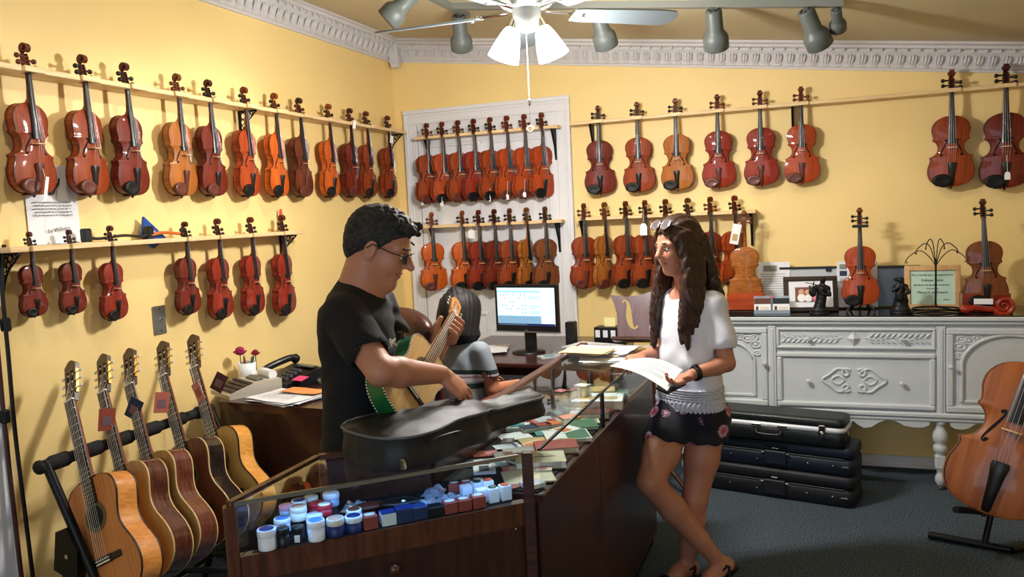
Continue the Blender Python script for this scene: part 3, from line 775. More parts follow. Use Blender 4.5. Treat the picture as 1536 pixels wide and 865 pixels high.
# --- cello on its stand, at the right edge
CP_ = violin_meshes(rib=.052)
ca = Vector((.235, .150, .70)).normalized(); cb0 = Vector((3.505, -1.27, .21))
ct = frame(cb0, (.98, -.18, 0), ca)
ce = violin('orange-brown cello leaning on a black stand beside the white sideboard', 'amber', ct, 1.90, 'e', chin=False, P=CP_, name='cello', cat='cello')
for ch in ce.children:
    if ch.name.startswith(('belly', 'back_plate', 'ribs')): ch.material_slots[0].material = wood('cello_varnish', (136, 70, 30), (172, 98, 46), (60, 10, 4), .4, .35, .8)
st = thing('cello_stand', 'low black tubular cello stand on the carpet at the right', 'stand', (0, 0, 0))
MB().tube([(3.30, -1.12, .022), (3.62, -1.22, .022)], .018, 8).tube([(3.62, -1.22, .022), (3.86, -1.05, .022)], .018, 8).build('foot_bar', RACKM, st)
MB().tube([(3.52, -1.19, .03), (3.55, -1.17, .17), (3.68, -1.08, .42)], .014, 8).build('post', RACKM, st)
MB().tube([(3.38, -1.35, .235), (3.45, -1.22, .19), (3.55, -1.17, .17), (3.66, -1.22, .2), (3.72, -1.38, .235)], .015, 8).build('cradle_arm', FOAM, st)
# --- the small green-sided vihuela in the man's hands
VHP = guitar_meshes(depth=.085, checker=True, nfret=10)
GREEN = mat('green_lacquer', (18, 92, 44), .3, coat=.5, var=.25, scale=18)
VTOP = wood('pale_spruce', (206, 166, 104), (228, 194, 136), (120, 20, 3), .4, .3, .3)
VHEAD = wood('pale_cedar_head', (176, 112, 62), (204, 142, 86), (60, 20, 6), .4, .3)
VBRD = wood('cocobolo_board', (92, 60, 34), (128, 90, 52), (60, 20, 6), .4, .3)
vd = Vector((-.08, .915, .39)).normalized(); vn = Vector((.93, -.07, .35))
xl = (-vn).cross(vd)
VT = frame(Vector((1.650, -3.273, 1.054)), xl, vd)
guitar('small green-sided folk guitar with pale top held by the man', VTOP, GREEN, VT, .68, P=VHP, bind=(mat('bind_black', (16, 16, 16), .4), mat('bind_white', (236, 232, 222), .4)), head=VHEAD, neck=VHEAD, board=VBRD)
# ================================================================ CEILING FIXTURES
FANW = mat('fan_grey_white', (190, 196, 198), .4); FANB = mat('fan_blade', (104, 114, 120), .45); CHROME = mat('chrome', (205, 205, 205), .12, 1.0)
SHADE = mat('lit_glass_shade', (255, 250, 240), .4, emit=(255, 250, 240), es=26.0)
fan = thing('ceiling_fan', 'grey five-blade ceiling fan with glowing glass shades', 'fan', (1.69, -1.95, 2.46))
cz_ = ceil(1.69) - 2.46
MB().lathe([(.07, cz_ + .006), (.075, cz_ - .03), (.03, cz_ - .06), (.016, cz_ - .07), (.016, .13)], 20).build('canopy_rod', FANW, fan)
MB().lathe([(.02, .14), (.09, .13), (.12, .10), (.122, .05), (.10, .025), (.06, .015)], 28).build('motor_housing', FANW, fan)
MB().lathe([(.06, .02), (.062, -.02), (.05, -.06), (.03, -.075), (.012, -.08)], 24).build('switch_housing', FANW, fan)
for k, az in enumerate((110, 38, 182, 254, 326)):
    Tb = Matrix.Rotation(R(az), 4, 'Z')
    b = MB().prism([(.21, -.052), (.24, -.058), (.62, -.07), (.675, -.062), (.70, -.03), (.70, .03), (.675, .062), (.62, .07), (.24, .058), (.21, .052)], -.0035, .0035, 'xy', T=Tb @ Matrix.Rotation(R(-12), 4, 'X'))
    bo = b.build('blade', FANB, fan)
    a = MB().box((.15, 0, .008), (.13, .028, .008), T=Tb, bev=.002).box((.235, 0, .004), (.07, .07, .006), T=Tb @ Matrix.Rotation(R(-12), 4, 'X'), bev=.002).cyl((.22, .018, -.008), (.22, .018, .012), .008, n=8, T=Tb).cyl((.25, -.018, -.01), (.25, -.018, .012), .008, n=8, T=Tb)
    a.build('blade_iron', CHROME, fan)
for az in (203, 17):
    dx, dy = math.cos(R(az)), math.sin(R(az))
    Ts = Matrix.Translation((.052 * dx, .052 * dy, -.035)) @ Matrix.Rotation(R(az), 4, 'Z') @ Matrix.Rotation(R(-20), 4, 'Y')
    MB().lathe([(.02, .02), (.024, -.01), (.026, -.03)], 14, T=Ts).build('lamp_holder', CHROME, fan)
    MB().lathe([(.026, -.028), (.036, -.045), (.048, -.08), (.06, -.125), (.068, -.16), (.064, -.161), (.056, -.125), (.044, -.08), (.032, -.045), (.022, -.03)], 22, T=Ts).build('glass_shade', SHADE, fan)
    p = Vector((1.69, -1.95, 2.46)) + (Ts @ Vector((0, 0, -.19)))
    light('fan_bulb', 'POINT', p, 50, (1.0, .97, .92), .06)
pc = MB()
for i in range(34): pc.ell((.005, -.03, -.085 - i * .0085), (.0022, .0022, .0036), 6, 4)
pc.lathe([(.001, -.355), (.006, -.362), (.007, -.38), (.001, -.388)], 8, (.005, -.03, 0))
pc.tube([(.005, -.03, -.39), (.005, -.03, -.47)], .0008, 4)
pc.build('pull_chain', CHROME, fan)
MB().tube([(.005 + .012 * math.cos(2 * math.pi * k / 14), -.03, -.483 + .012 * math.sin(2 * math.pi * k / 14)) for k in range(15)], .004, 6, caps=False).build('pull_ring', BONE, fan)
# track rails
TRK = mat('track_grey', (116, 118, 112), .45); HEADM = mat('spot_head_grey', (86, 91, 89), .45)
tl = thing('track_rail', 'grey L-shaped lighting track fixed to the ceiling', 'track')
a, b = (.98, -1.13), (2.95, -1.13)
MB().add([(x, y, ceil(x) - h) for x in (a[0], b[0]) for y in (-1.148, -1.112) for h in (.0, .034)], [(0, 1, 3, 2), (4, 6, 7, 5), (0, 4, 5, 1), (2, 3, 7, 6), (1, 5, 7, 3), (0, 2, 6, 4)]).build('rail', TRK, tl)
MB().box((.98, -3.0, ceil(.98) - .017), (.036, 4.2, .034)).build('rail', TRK, tl)
BULB = mat('spot_bulb', (255, 244, 220), .4, emit=(255, 238, 205), es=8.0)
def spot(x, y, tgt, label, energy=14, cone=70, small=False):
    top = Vector((x, y, ceil(x) - .034)); s = .62 if small else 1.0
    t = thing('track_spotlight', label, 'spotlight', group='track spotlights')
    piv = top + Vector((0, 0, -.05 * s))
    d = (Vector(tgt) - piv).normalized()
    MB().box(tuple(top + Vector((0, 0, -.008))), (.05 * s, .03, .016), bev=.003).cyl(tuple(top), tuple(piv), .009 * s, n=8).build('stem', HEADM, t)
    q = d.to_track_quat('Z', 'Y').to_matrix().to_4x4(); T = Matrix.Translation(piv + d * .0) @ q @ Matrix.Scale(s, 4)
    MB().lathe([(.001, -.045), (.036, -.043), (.040, -.035), (.040, .055), (.046, .07), (.058, .085), (.062, .10), (.062, .15), (.056, .155), (.054, .12), (.03, .10)], 22, T=T).build('housing', HEADM, t)
    v = MB()
    for k in range(6): v.box((.022 * math.cos(k * math.pi / 3), .022 * math.sin(k * math.pi / 3), -.0445), (.010, .010, .003), T=T)
    v.build('vent_hole', BLACK, t)
    MB().lathe([(.001, .104), (.05, .112), (.052, .118), (.001, .122)], 16, T=T).build('bulb', BULB, t)
    if energy: light('spot_lamp', 'SPOT', piv + d * .17 * s, energy, (1.0, .92, .80), .03, tgt, cone, .8)
    return t
spot(.98, -1.62, (.1, -1.9, 1.9), 'grey track spotlight aimed at the left wall, leftmost above the fan blade', 12, 84)
spot(.98, -1.02, (.72, -.25, 1.6), 'grey track spotlight near the corner, between fan blade and glowing shade', 8, 76)
spot(1.80, -1.13, (1.95, -.3, 1.4), 'grey track spotlight just right of the fan, behind the blade', 8, 80)
spot(2.37, -1.13, (2.36, -.3, 1.3), 'grey track spotlight hanging straight down in the middle of the rail', 8, 80)
spot(2.80, -1.13, (3.3, -.35, 1.3), 'grey track spotlight tilted to the right near the rail end', 8, 80)
spot(2.92, -1.13, (2.95, -.9, 2.3), 'small stubby track spotlight at the right end of the rail', 0, 60, True)
for i, (y, ty) in enumerate(((-2.7, -2.4), (-3.6, -3.0))):
    spot(.98, y, (.0, ty, 1.6), f'grey track spotlight on the rail above the camera, {ordinal(i)} back from the corner', 12, 84)

# ================================================================ GLASS COUNTERS
OAKD = wood('dark_counter_wood', (44, 22, 16), (78, 42, 28), (8, 50, 50), .35, .3, 1.0)
OAKV = wood('dark_counter_panel', (40, 19, 14), (62, 32, 22), (30, 30, 3), .4, .2, 1.0)
OAKL = wood('counter_rail_wood', (64, 34, 22), (96, 55, 36), (50, 50, 6), .35, .3, 1.0)
GLS = glass('counter_glass'); VELVET = mat('black_velvet', (16, 16, 20), .9); ALU = mat('edge_strip', (150, 152, 150), .3, .8)
GT = .970; GB = .838
PA, PB, PE, PD = (1.506, -3.756), (2.062, -3.242), (1.742, -3.185), (1.502, -3.385)
def qbox(mb, p, q, w, z0, z1, mi=0):
    """upright slab following the segment p-q, thickness w to its left"""
    dx, dy = q[0] - p[0], q[1] - p[1]; l = math.hypot(dx, dy); nx, ny = -dy / l * w, dx / l * w
    poly = [p, q, (q[0] + nx, q[1] + ny), (p[0] + nx, p[1] + ny)]
    return mb.prism(poly, z0, z1, 'xy', mi)
cc = thing('corner_display_case', 'low corner glass display case filled with rosin tubs and boxes', 'display case')
mb = MB(); mb.prism([PA, PB, PE, PD], 0.06, .775, 'xy'); mb.build('base_cabinet', OAKV, cc)
mb = MB(); qbox(mb, PA, PB, .03, .775, GB); mb.build('front_sill', OAKL, cc)
mb = MB(); mb.prism([(PA[0] + .02, PA[1] + .04), (PB[0] - .04, PB[1] - .005), PE, (PD[0] + .01, PD[1])], .775, GB + .002, 'xy'); mb.build('display_floor', VELVET, cc)
mb = MB(); qbox(mb, (PA[0] + .012, PA[1] + .012), (PB[0] - .01, PB[1] - .008), .005, GB, GT - .004); mb.build('front_pane', GLS, cc)
mb = MB(); mb.prism([PA, PB, PE, PD], GT - .004, GT + .003, 'xy'); mb.build('top_pane', GLS, cc)
mb = MB(); qbox(mb, PD, PA, .005, GB, GT - .004); mb.build('side_pane', GLS, cc)
mb = MB(); qbox(mb, PE, PD, .022, .775, GT - .005); mb.build('back_panel', OAKD, cc)
mb = MB(); qbox(mb, (PD[0] - .012, PD[1] + .004), (PA[0] - .012, PA[1]), .018, GT - .006, GT + .008); mb.build('side_rail', OAKL, cc)
mb = MB(); qbox(mb, (PE[0] - .0, PE[1] + .012), (PD[0] - .006, PD[1] + .012), .022, GT - .006, GT + .010); mb.build('back_rail', OAKL, cc)
mb = MB(); qbox(mb, (PA[0] - .001, PA[1] - .001), (PB[0] - .012, PB[1] - .013), .003, GT - .006, GT + .004); qbox(mb, (PA[0] - .001, PA[1] - .001), (PB[0] - .012, PB[1] - .013), .008, GT + .0032, GT + .0042); mb.build('edge_strip', ALU, cc)
an = math.atan2(PB[1] - PA[1], PB[0] - PA[0])
for px_, py_, hh in ((PA[0] - .008, PA[1] + .006, GT - .006), (PB[0] + .008, PB[1] + .004, GT + .008)):
    MB().box((0, 0, hh / 2), (.03, .034, hh), bev=.003).build('corner_post', OAKL if px_ < 1.8 else OAKD, cc, (px_, py_, 0), (0, 0, an if px_ < 1.8 else .3))
nrm = Vector((math.sin(an), -math.cos(an), 0))
for f0, zz in ((.5, .738), ):
    p = Vector((1.784, -3.499, zz)); d_ = MB().lathe([(.006, 0), (.006, .012), (.013, .018), (.014, .026), (.008, .032), (.001, .033)], 14); d_.build('drawer_knob', OAKL, cc).matrix_local = Matrix.Translation(p) @ nrm.to_track_quat('Z', 'Y').to_matrix().to_4x4()
p = Vector((2.038, -3.267, .771)) ; MB().lathe([(.004, 0), (.004, .003), (.001, .005)], 8).build('screw', CHROME, cc).matrix_local = Matrix.Translation(p) @ nrm.to_track_quat('Z', 'Y').to_matrix().to_4x4()
mb = MB(); qbox(mb, (1.53, -3.727), (2.03, -3.266), .010, GT - .0062, GT - .0047); LED = mat('led_strip', (220, 235, 255), .5, emit=(120, 175, 255), es=40.0)
mb.build('light_strip', LED, cc)
mb = MB(); qbox(mb, (1.526, -3.733), (2.034, -3.264), .024, GT - .0045, GT - .0041); mb.build('light_shield', mat('dark_shield', (30, 32, 34), .5), cc)  # opaque sheet added to keep the strip's light from leaking up onto the bag
# long counter
lc = thing('glass_counter', 'long glass-topped sales counter full of books running towards the back', 'counter')
X0, X1, Y0, Y1 = 1.742, 2.088, -3.18, -1.46
MB().box(((X0 + X1) / 2, (Y0 + Y1) / 2, .03), (X1 - X0 - .06, Y1 - Y0 - .02, .06)).build('plinth', BLACK, lc)
yy = [Y0, -2.5, Y1]
for a, b in zip(yy[:-1], yy[1:]):
    MB().box(((X0 + X1) / 2 - .004, (a + b) / 2, .44), (X1 - X0 - .014, b - a - .004, .76), bev=.003).build('cabinet_panel', OAKV, lc)
MB().box(((X0 + X1) / 2, (Y0 + Y1) / 2, .829), (X1 - X0 + .01, Y1 - Y0, .02), bev=.003).build('sill', OAKD, lc)
MB().box(((X0 + X1) / 2, (Y0 + Y1) / 2, .841), (X1 - X0 - .03, Y1 - Y0 - .02, .006)).build('display_floor', VELVET, lc)
for a, b in ((Y0, -2.453), (-2.453, Y1)):
    MB().box((X1 - .006, (a + b) / 2, (.84 + GT) / 2), (.005, b - a - .006, GT - .84 - .006)).build('front_pane', GLS, lc)
    MB().box(((X0 + X1) / 2 + .012, (a + b) / 2, GT), (X1 - X0 - .024, b - a - .004, .006)).build('top_pane', GLS, lc)
for y in (-2.453, Y1 + .008):
    MB().box((X1 - .006, y, (.84 + GT) / 2), (.014, .014, GT - .84), bev=.002).build('post', RACKM, lc)
MB().box((X0 + .012, (Y0 + Y1) / 2, .90), (.018, Y1 - Y0, .135), bev=.002).build('rear_door', OAKD, lc)
MB().box((X0 + .004, (Y0 + Y1) / 2, GT + .002), (.038, Y1 - Y0, .02), bev=.004).build('staff_rail', OAKL, lc)
MB().box((X1 - .004, (Y0 + Y1) / 2, GT - .002), (.008, Y1 - Y0, .006)).build('edge_strip', RACKM, lc)

# ================================================================ WHITE SIDEBOARD
CW = mat('sideboard_white', (202, 208, 212), .45, var=.05, scale=14); CRYS = mat('crystal_knob', (225, 228, 232), .1, .3, coat=.6)
sb = thing('sideboard', 'long white carved sideboard with turned legs against the back wall', 'sideboard')
SX0, SX1, SF = 2.02, 4.12, -.405
MB().box(((SX0 + SX1) / 2, SF / 2 - .012, .67), (SX1 - SX0, -SF - .03, .50), bev=.004).build('carcass', CW, sb)
tp = MB().box(((SX0 + SX1) / 2, SF / 2 - .018, .956), (SX1 - SX0 + .06, -SF + .03, .024), bev=.005).box(((SX0 + SX1) / 2, SF / 2 - .015, .933), (SX1 - SX0 + .035, -SF + .012, .024), bev=.008)
tp.build('top', CW, sb)
MB().box(((SX0 + SX1) / 2, SF / 2 - .016, .9715), (SX1 - SX0 + .05, -SF + .02, .007), bev=.001).build('glass_top', mat('dark_glass_sheet', (20, 26, 26), .05, coat=.5), sb)
# lower moulding and scalloped apron
MB().box(((SX0 + SX1) / 2, SF - .006, .425), (SX1 - SX0 + .03, .04, .03), bev=.008).box(((SX0 + SX1) / 2, SF - .002, .40), (SX1 - SX0 + .02, .03, .022), bev=.006).build('lower_moulding', CW, sb)
def apron(x0, x1, nm):
    w = x1 - x0; pts = []
    prof = [(0, .37), (.04, .355), (.10, .352), (.16, .36), (.22, .385), (.28, .39), (.33, .372), (.38, .345), (.43, .338), (.48, .36), (.5, .378), (.52, .36), (.57, .338), (.62, .345), (.67, .372), (.72, .39), (.78, .385), (.84, .36), (.90, .352), (.96, .355), (1, .37)]
    up = [(x0 + w * a, b) for a, b in prof]
    mb = MB(); n = len(up)
    for (a, b), (c, d) in zip(up[:-1], up[1:]):
        mb.prism([(a, b), (c, d), (c, .40), (a, .40)], -SF - .006, -SF + .01, 'xz')
    mb.build(nm, CW, sb)
for a, b in ((2.10, 2.52), (2.62, 3.39), (3.49, 4.04)): apron(a, b, 'apron')
# pilasters between the fields
for x in (2.045, 2.575, 3.445, 4.095): MB().box((x, SF - .004, .67), (.045, .02, .49), bev=.004).box((x, SF - .014, .67), (.02, .01, .46), bev=.003).build('stile', CW, sb)
def rail_frame(mb, x0, x1, z0, z1, w, y, t, bev=.004):
    mb.box(((x0 + x1) / 2, y, z1 - w / 2), (x1 - x0, t, w), bev=bev).box(((x0 + x1) / 2, y, z0 + w / 2), (x1 - x0, t, w), bev=bev)
    mb.box((x0 + w / 2, y, (z0 + z1) / 2), (w, t * .98, z1 - z0 - 2 * w + .004), bev=bev).box((x1 - w / 2, y, (z0 + z1) / 2), (w, t * .98, z1 - z0 - 2 * w + .004), bev=bev)
    return mb
def curl(pts, r, y): return [(x, y, z) for x, z in pts]
def door(x0, x1, knob_right):
    z0, z1 = .445, .905; xm = (x0 + x1) / 2
    mb = rail_frame(MB(), x0, x1, z0, z1, .035, SF - .008, .024, .006); d = mb.build('door', CW, sb)
    MB().box((xm, SF + .002, (z0 + z1) / 2), (x1 - x0 - .06, .008, z1 - z0 - .06)).build('door_panel', CW, d)
    w = (x1 - x0) / 2 - .075; arch = []
    for k in range(17):
        q = math.pi * k / 16; arch.append((xm + w * math.cos(q), z0 + .255 + w * .75 * math.sin(q)))
    pts = [(xm + w, z0 + .06)] + arch + [(xm - w, z0 + .06)]
    m = MB().tube(spline([(x, SF - .006, z) for x, z in pts], 2), .011, 8)
    m.box((xm, SF - .004, z0 + .06), (2 * w, .014, .018), bev=.004).build('arch_moulding', CW, d)
    for s in (-1, 1):
        lf_ = MB()
        for k, (dx, dz, r) in enumerate(((w + .01, .36, .028), (w - .035, .392, .026), (w - .075, .405, .022), (w + .018, .31, .02), (w - .0, .40, .022))):
            cx, cz = xm + s * dx, z0 + dz
            lf_.tube([(cx + r * math.cos(a), SF - .004, cz + r * .7 * math.sin(a)) for a in [2 * math.pi * j / 10 for j in range(11)]], .006, 6, caps=False)
            lf_.ell((cx, SF - .003, cz), (r * .6, .006, r * .45), 8, 5)
        lf_.build('leaf_carving', CW, d)
    kx = x1 - .018 if knob_right else x0 + .018
    MB().lathe([(.006, 0), (.005, .012), (.012, .02), (.014, .028), (.009, .036), (.001, .038)], 8, smooth=False, T=Matrix.Translation((kx, SF - .02, .70)) @ Matrix.Rotation(R(90), 4, 'X')).build('knob', CRYS, d)
door(2.07, 2.55, True); door(3.47, 4.07, False)
def knobs(d, x, z, y):
    MB().lathe([(.006, 0), (.005, .012), (.012, .02), (.014, .028), (.009, .036), (.001, .038)], 8, smooth=False, T=Matrix.Translation((x, y, z)) @ Matrix.Rotation(R(90), 4, 'X')).build('knob', CRYS, d)
# upper drawer: two laurel sprays and a pyramid boss
d = rail_frame(MB(), 2.60, 3.42, .785, .905, .016, SF - .008, .022, .005).box((3.01, SF + .001, .845), (.80, .01, .10)).build('drawer', CW, sb)
m = MB()
for s in (-1, 1):
    m.tube([(3.01 + s * x, SF - .006, .845 + .006 * math.sin(x * 40)) for x in [.06 + .01 * k for k in range(32)]], .004, 6)
    for k in range(11):
        x = 3.01 + s * (.075 + k * .028)
        for q in (-1, 1):
            m.tube([(x, SF - .005, .845), (x + s * .016, SF - .009, .845 + q * .018), (x + s * .034, SF - .004, .845 + q * .030)], [.003, .007, .002], 6)
m.build('laurel_carving', CW, d)
MB().add([(2.975, SF - .006, .845), (3.01, SF - .006, .802), (3.045, SF - .006, .845), (3.01, SF - .006, .888), (3.01, SF - .035, .845)], [(0, 1, 4), (1, 2, 4), (2, 3, 4), (3, 0, 4)]).build('pyramid_boss', CW, d)
knobs(d, 2.77, .845, SF - .012); knobs(d, 3.25, .845, SF - .012)
# lower drawer with paired heart scrolls
d = rail_frame(MB(), 2.60, 3.42, .45, .765, .03, SF - .010, .026, .008).box((3.01, SF + .0, .607), (.78, .012, .28)).build('drawer', CW, sb)
m = MB()
for s in (-1, 1):
    h = [(.02, .665), (.045, .672), (.06, .65), (.045, .632), (.028, .645), (.05, .665), (.085, .672), (.125, .64), (.165, .607), (.125, .574), (.085, .542), (.05, .549), (.028, .569), (.045, .582), (.06, .564), (.045, .542), (.02, .549)]
    m.tube(spline([(3.01 + s * a, SF - .008, b) for a, b in h], 4), .008, 7)
    m.tube(spline([(3.01 + s * a, SF - .007, b) for a, b in ((.05, .607), (.075, .63), (.10, .625), (.115, .607), (.10, .589), (.075, .584), (.05, .607))], 4), .007, 7)
m.build('heart_carving', CW, d)
knobs(d, 2.77, .60, SF - .006); knobs(d, 3.25, .60, SF - .006)
LEGP = [(.022, .395), (.03, .385), (.03, .375), (.02, .366), (.022, .35), (.036, .325), (.04, .30), (.036, .275), (.022, .262), (.034, .252), (.036, .235), (.034, .218), (.02, .205), (.026, .195), (.026, .125), (.02, .115), (.014, .10), (.02, .085), (.026, .07), (.026, .05), (.018, .035), (.015, .028)]
leg_me = MB().lathe(LEGP[::-1], 16).box((0, 0, .16), (.052, .052, .075), bev=.006).mesh('leg', [CW])
cast_me = MB().cyl((-.006, 0, .013), (.006, 0, .013), .013, n=12).mesh('caster', [GOLD])
for x, y in ((2.06, -.385), (2.575, -.385), (3.445, -.385), (4.08, -.385), (2.06, -.05), (4.08, -.05)):
    l = obj('leg', leg_me, sb, (x, y, 0)); obj('caster', cast_me, l)
# ================================================================ SMALL THINGS IN THE CASES
def text(body, size, T, m, parent, align='CENTER', name='lettering', ext=.0002):
    c = bpy.data.curves.new(name, 'FONT'); c.body = body; c.size = size; c.align_x = align; c.align_y = 'CENTER'; c.extrude = ext
    c.materials.append(m); o = bpy.data.objects.new(name, c); COL.objects.link(o)
    dg = bpy.context.evaluated_depsgraph_get(); me = bpy.data.meshes.new_from_object(o.evaluated_get(dg)); bpy.data.objects.remove(o)
    o = obj(name, me, parent); o.matrix_local = T
    return o
UPRIGHT = Matrix.Rotation(R(90), 4, 'X')          # text reading towards -y
INK = mat('ink', (30, 30, 36), .7); GREY_INK = mat('grey_ink', (120, 122, 130), .7)
CWHITE = mat('tub_white', (226, 230, 234), .4); CRED = mat('carmine', (176, 30, 44), .4); CNAVY = mat('navy', (26, 40, 96), .4); CBLUE = mat('sky_blue_lid', (74, 130, 200), .4)
CCREAM = mat('cream_plastic', (214, 206, 188), .45); CBLK = mat('black_plastic', (18, 18, 20), .35); CPEACH = mat('peach_lid', (206, 158, 128), .45); CPINK = mat('pink_lid', (206, 140, 158), .45)
CBRN = mat('brown_spot', (110, 62, 40), .5); CBRICK = mat('brick_card', (150, 66, 54), .55); CDB = mat('dark_blue_card', (32, 50, 92), .5); CGRN = mat('dark_green_spot', (46, 76, 58), .5); CORG = mat('orange_red_spot', (206, 74, 50), .5)
CFROST = mat('frosted_plastic', (150, 176, 200), .2, coat=.6)
def tub(label, x, y, z, r, h, body, lid, spot_=None, tag_=None):
    t = thing('rosin_tub', label, 'tub', (x, y, z), group='rosin tubs in the corner case')
    MB().lathe([(.001, 0), (r * .93, .0), (r * .95, .002), (r * .95, h * .66), (.001, h * .66)], 20).build('body', body, t)
    MB().lathe([(r * .97, h * .64), (r, h * .66), (r, h * .96), (r * .96, h), (.001, h)], 20).build('lid', lid, t)
    if spot_: MB().lathe([(r * .78, h), (r * .78, h + .0008), (.001, h + .0009)], 20).build('lid_label', spot_, t)
    if tag_: MB().box((0, -r * .96, h * .3), (r * .8, .004, h * .45)).build('paper_label', WHITE_TAG, t, rot=(0, 0, R(25)))
    return t
Z0 = GB + .003
rs = thing('display_riser', 'black stepped riser under the back row of rosin tubs', 'riser')
MB().prism([(1.535, -3.645), (1.66, -3.535), (1.585, -3.44), (1.52, -3.50)], Z0, Z0 + .036, 'xy').build('riser_block', VELVET, rs)
ZR = Z0 + .037
TUBS = [('white rosin tub with dark blue lid, leftmost in front row', 1.552, -3.690, Z0, .023, .05, CWHITE, CWHITE, CNAVY), ('small plain black rosin tub in the front row', 1.580, -3.662 - .002, Z0, .016, .045, CBLK, CBLK, None),
        ('small black rosin tub with white paper label', 1.600, -3.632, Z0, .016, .038, CBLK, CBLK, None), ('tall white rosin tub with light blue lid, nearest the glass', 1.640, -3.612, Z0, .022, .05, CWHITE, CWHITE, CBLUE),
        ('all white rosin tub behind the light-blue-lidded one', 1.612, -3.578, Z0, .021, .05, CWHITE, CWHITE, None), ('navy rosin tub with cream rim and peach lid', 1.672, -3.575, Z0, .0225, .044, CNAVY, CCREAM, CPEACH),
        ('navy rosin tub with white rim and navy lid', 1.703, -3.540, Z0, .0225, .040, CNAVY, CWHITE, CNAVY), ('cream rosin tub with brownish lid on the riser', 1.575, -3.590, ZR, .0215, .034, CCREAM, CCREAM, CPEACH),
        ('pale grey rosin tub with dark lid at the riser back', 1.548, -3.548, ZR, .020, .034, CCREAM, CCREAM, CNAVY), ('plain carmine rosin tub on the riser', 1.590, -3.535, ZR, .020, .026, CRED, CRED, None),
        ('carmine rosin tub with white lid label on the riser', 1.622, -3.545, ZR, .0205, .028, CRED, CRED, WHITE_TAG), ('white rosin tub with brown spot on its lid', 1.680, -3.500, Z0, .020, .040, CWHITE, CWHITE, CBRN),
        ('white rosin tub with sky blue lid beside the case end', 1.548, -3.622, ZR - .02, .021, .034, CWHITE, CWHITE, CBLUE), ('frosted rosin tub with pink lid at the far left', 1.530, -3.578, ZR, .019, .030, CFROST, CPINK, None),
        ('dark rosin tub with pale lid at the far left back', 1.556, -3.508, ZR, .019, .030, CBLK, CCREAM, None), ('frosted clear tub with bright lid at the case back', 1.600, -3.480, ZR, .022, .034, CFROST, CWHITE, None),
        ('small black rosin tub beside the white boxes', 1.905, -3.335, Z0, .019, .022, CBLK, CBLK, CBRN)]
for i, a in enumerate(TUBS): tub(*a, tag_=(i == 2))
def box_(label, x, y, z, w, d, h, m, rz=42.7, spot_=None, oval=False, lidm=None, name='small_box', group='small boxes in the corner case'):
    t = thing(name, label, 'box', (x, y, z), R(rz), group=group)
    MB().box((0, 0, h / 2), (w, d, h), bev=.0015).build('carton', m, t)
    if lidm: MB().box((0, 0, h + .0007), (w * .98, d * .98, .0015)).build('lid_panel', lidm, t)
    if spot_:
        MB().lathe([(w * .4, h + .001), (w * .4, h + .0018), (.001, h + .0019)], 18, T=Matrix.Diagonal((1, .8 if oval else 1, 1, 1))).build('round_label', spot_, t)
    return t
WB = mat('glossy_white_card', (226, 230, 234), .35)
for a in (('brick red rosin box with pale oval, next to the navy tub', 1.732, -3.511, .036, .036, .034, CBRICK, CCREAM), ('white rosin box with blue star lid', 1.766, -3.477, .038, .036, .032, WB, None),
          ('dark blue box beside the blue-star white box', 1.797, -3.449, .040, .036, .036, CDB, None), ('second dark blue box, right of the first one', 1.827, -3.421, .040, .036, .034, CDB, None), ('flat black box in the middle of the case', 1.858, -3.392, .042, .034, .026, CBLK, None),
          ('brick red box with pale oval, left of the trio', 1.889, -3.362, .036, .036, .030, CBRICK, CCREAM), ('brick red box with pale oval, middle of the trio', 1.918, -3.336, .036, .036, .030, CBRICK, CCREAM), ('brick red box with pale oval, right of the trio', 1.948, -3.309, .036, .036, .032, CBRICK, CCREAM)):
    lab, x, y, w, d, h, m, sp = a
    box_(lab, x, y, Z0, w, d, h, m, spot_=sp, oval=True, lidm=CNAVY if 'star' in lab else None)
for lab, x, y, h, sp in (('glossy white box with green round label, nearest the post', 1.985, -3.266, .040, CGRN), ('glossy white box with orange round label, nearest the post', 2.012, -3.240 , .040, CORG),
                         ('glossy white box with green round label, behind the others', 1.925, -3.232, .040, CGRN), ('glossy white box with orange round label, behind the others', 1.955, -3.228, .046, CORG),
                         ('plain glossy white box at the left of the white group', 1.955, -3.272 , .034, None), ('plain glossy white box at the back of the white group', 1.905, -3.262, .036, None)):
    box_(lab, x - .012, y + .002, Z0, .030, .030, h, WB, spot_=sp, lidm=None if sp else WHITE_TAG)
for i in range(3): box_(f'brick red box with pale oval in the back row, {ordinal(i)} from the right', 1.895 - i * .028, -3.192 - i * .022 + .012, Z0, .030, .030, .030, CBRICK, spot_=CCREAM, oval=True, rz=20)
t = thing('chinrest', 'loose black teardrop chin rest with a white dot inside the case', 'chin rest', (1.76, -3.40, Z0), R(30))
MB().ell((0, 0, .03), (.055, .03, .010), 16, 6).box((0, 0, .012), (.03, .012, .024)).build('cup', EBONY, t); MB().ell((.01, -.018, .038), (.006, .006, .003), 8, 5).build('dot', WHITE_TAG, t)
t = thing('chinrest', 'loose dark red wooden chin rest behind the tubs', 'chin rest', (1.685, -3.43, Z0), R(45))
MB().ell((0, 0, .024), (.05, .025, .009), 16, 6).box((0, 0, .008), (.03, .012, .016)).build('cup', ROSEWOOD, t)
PLASTIC = mat('clear_bag', (190, 205, 220), .15, trans=.6, coat=.3)
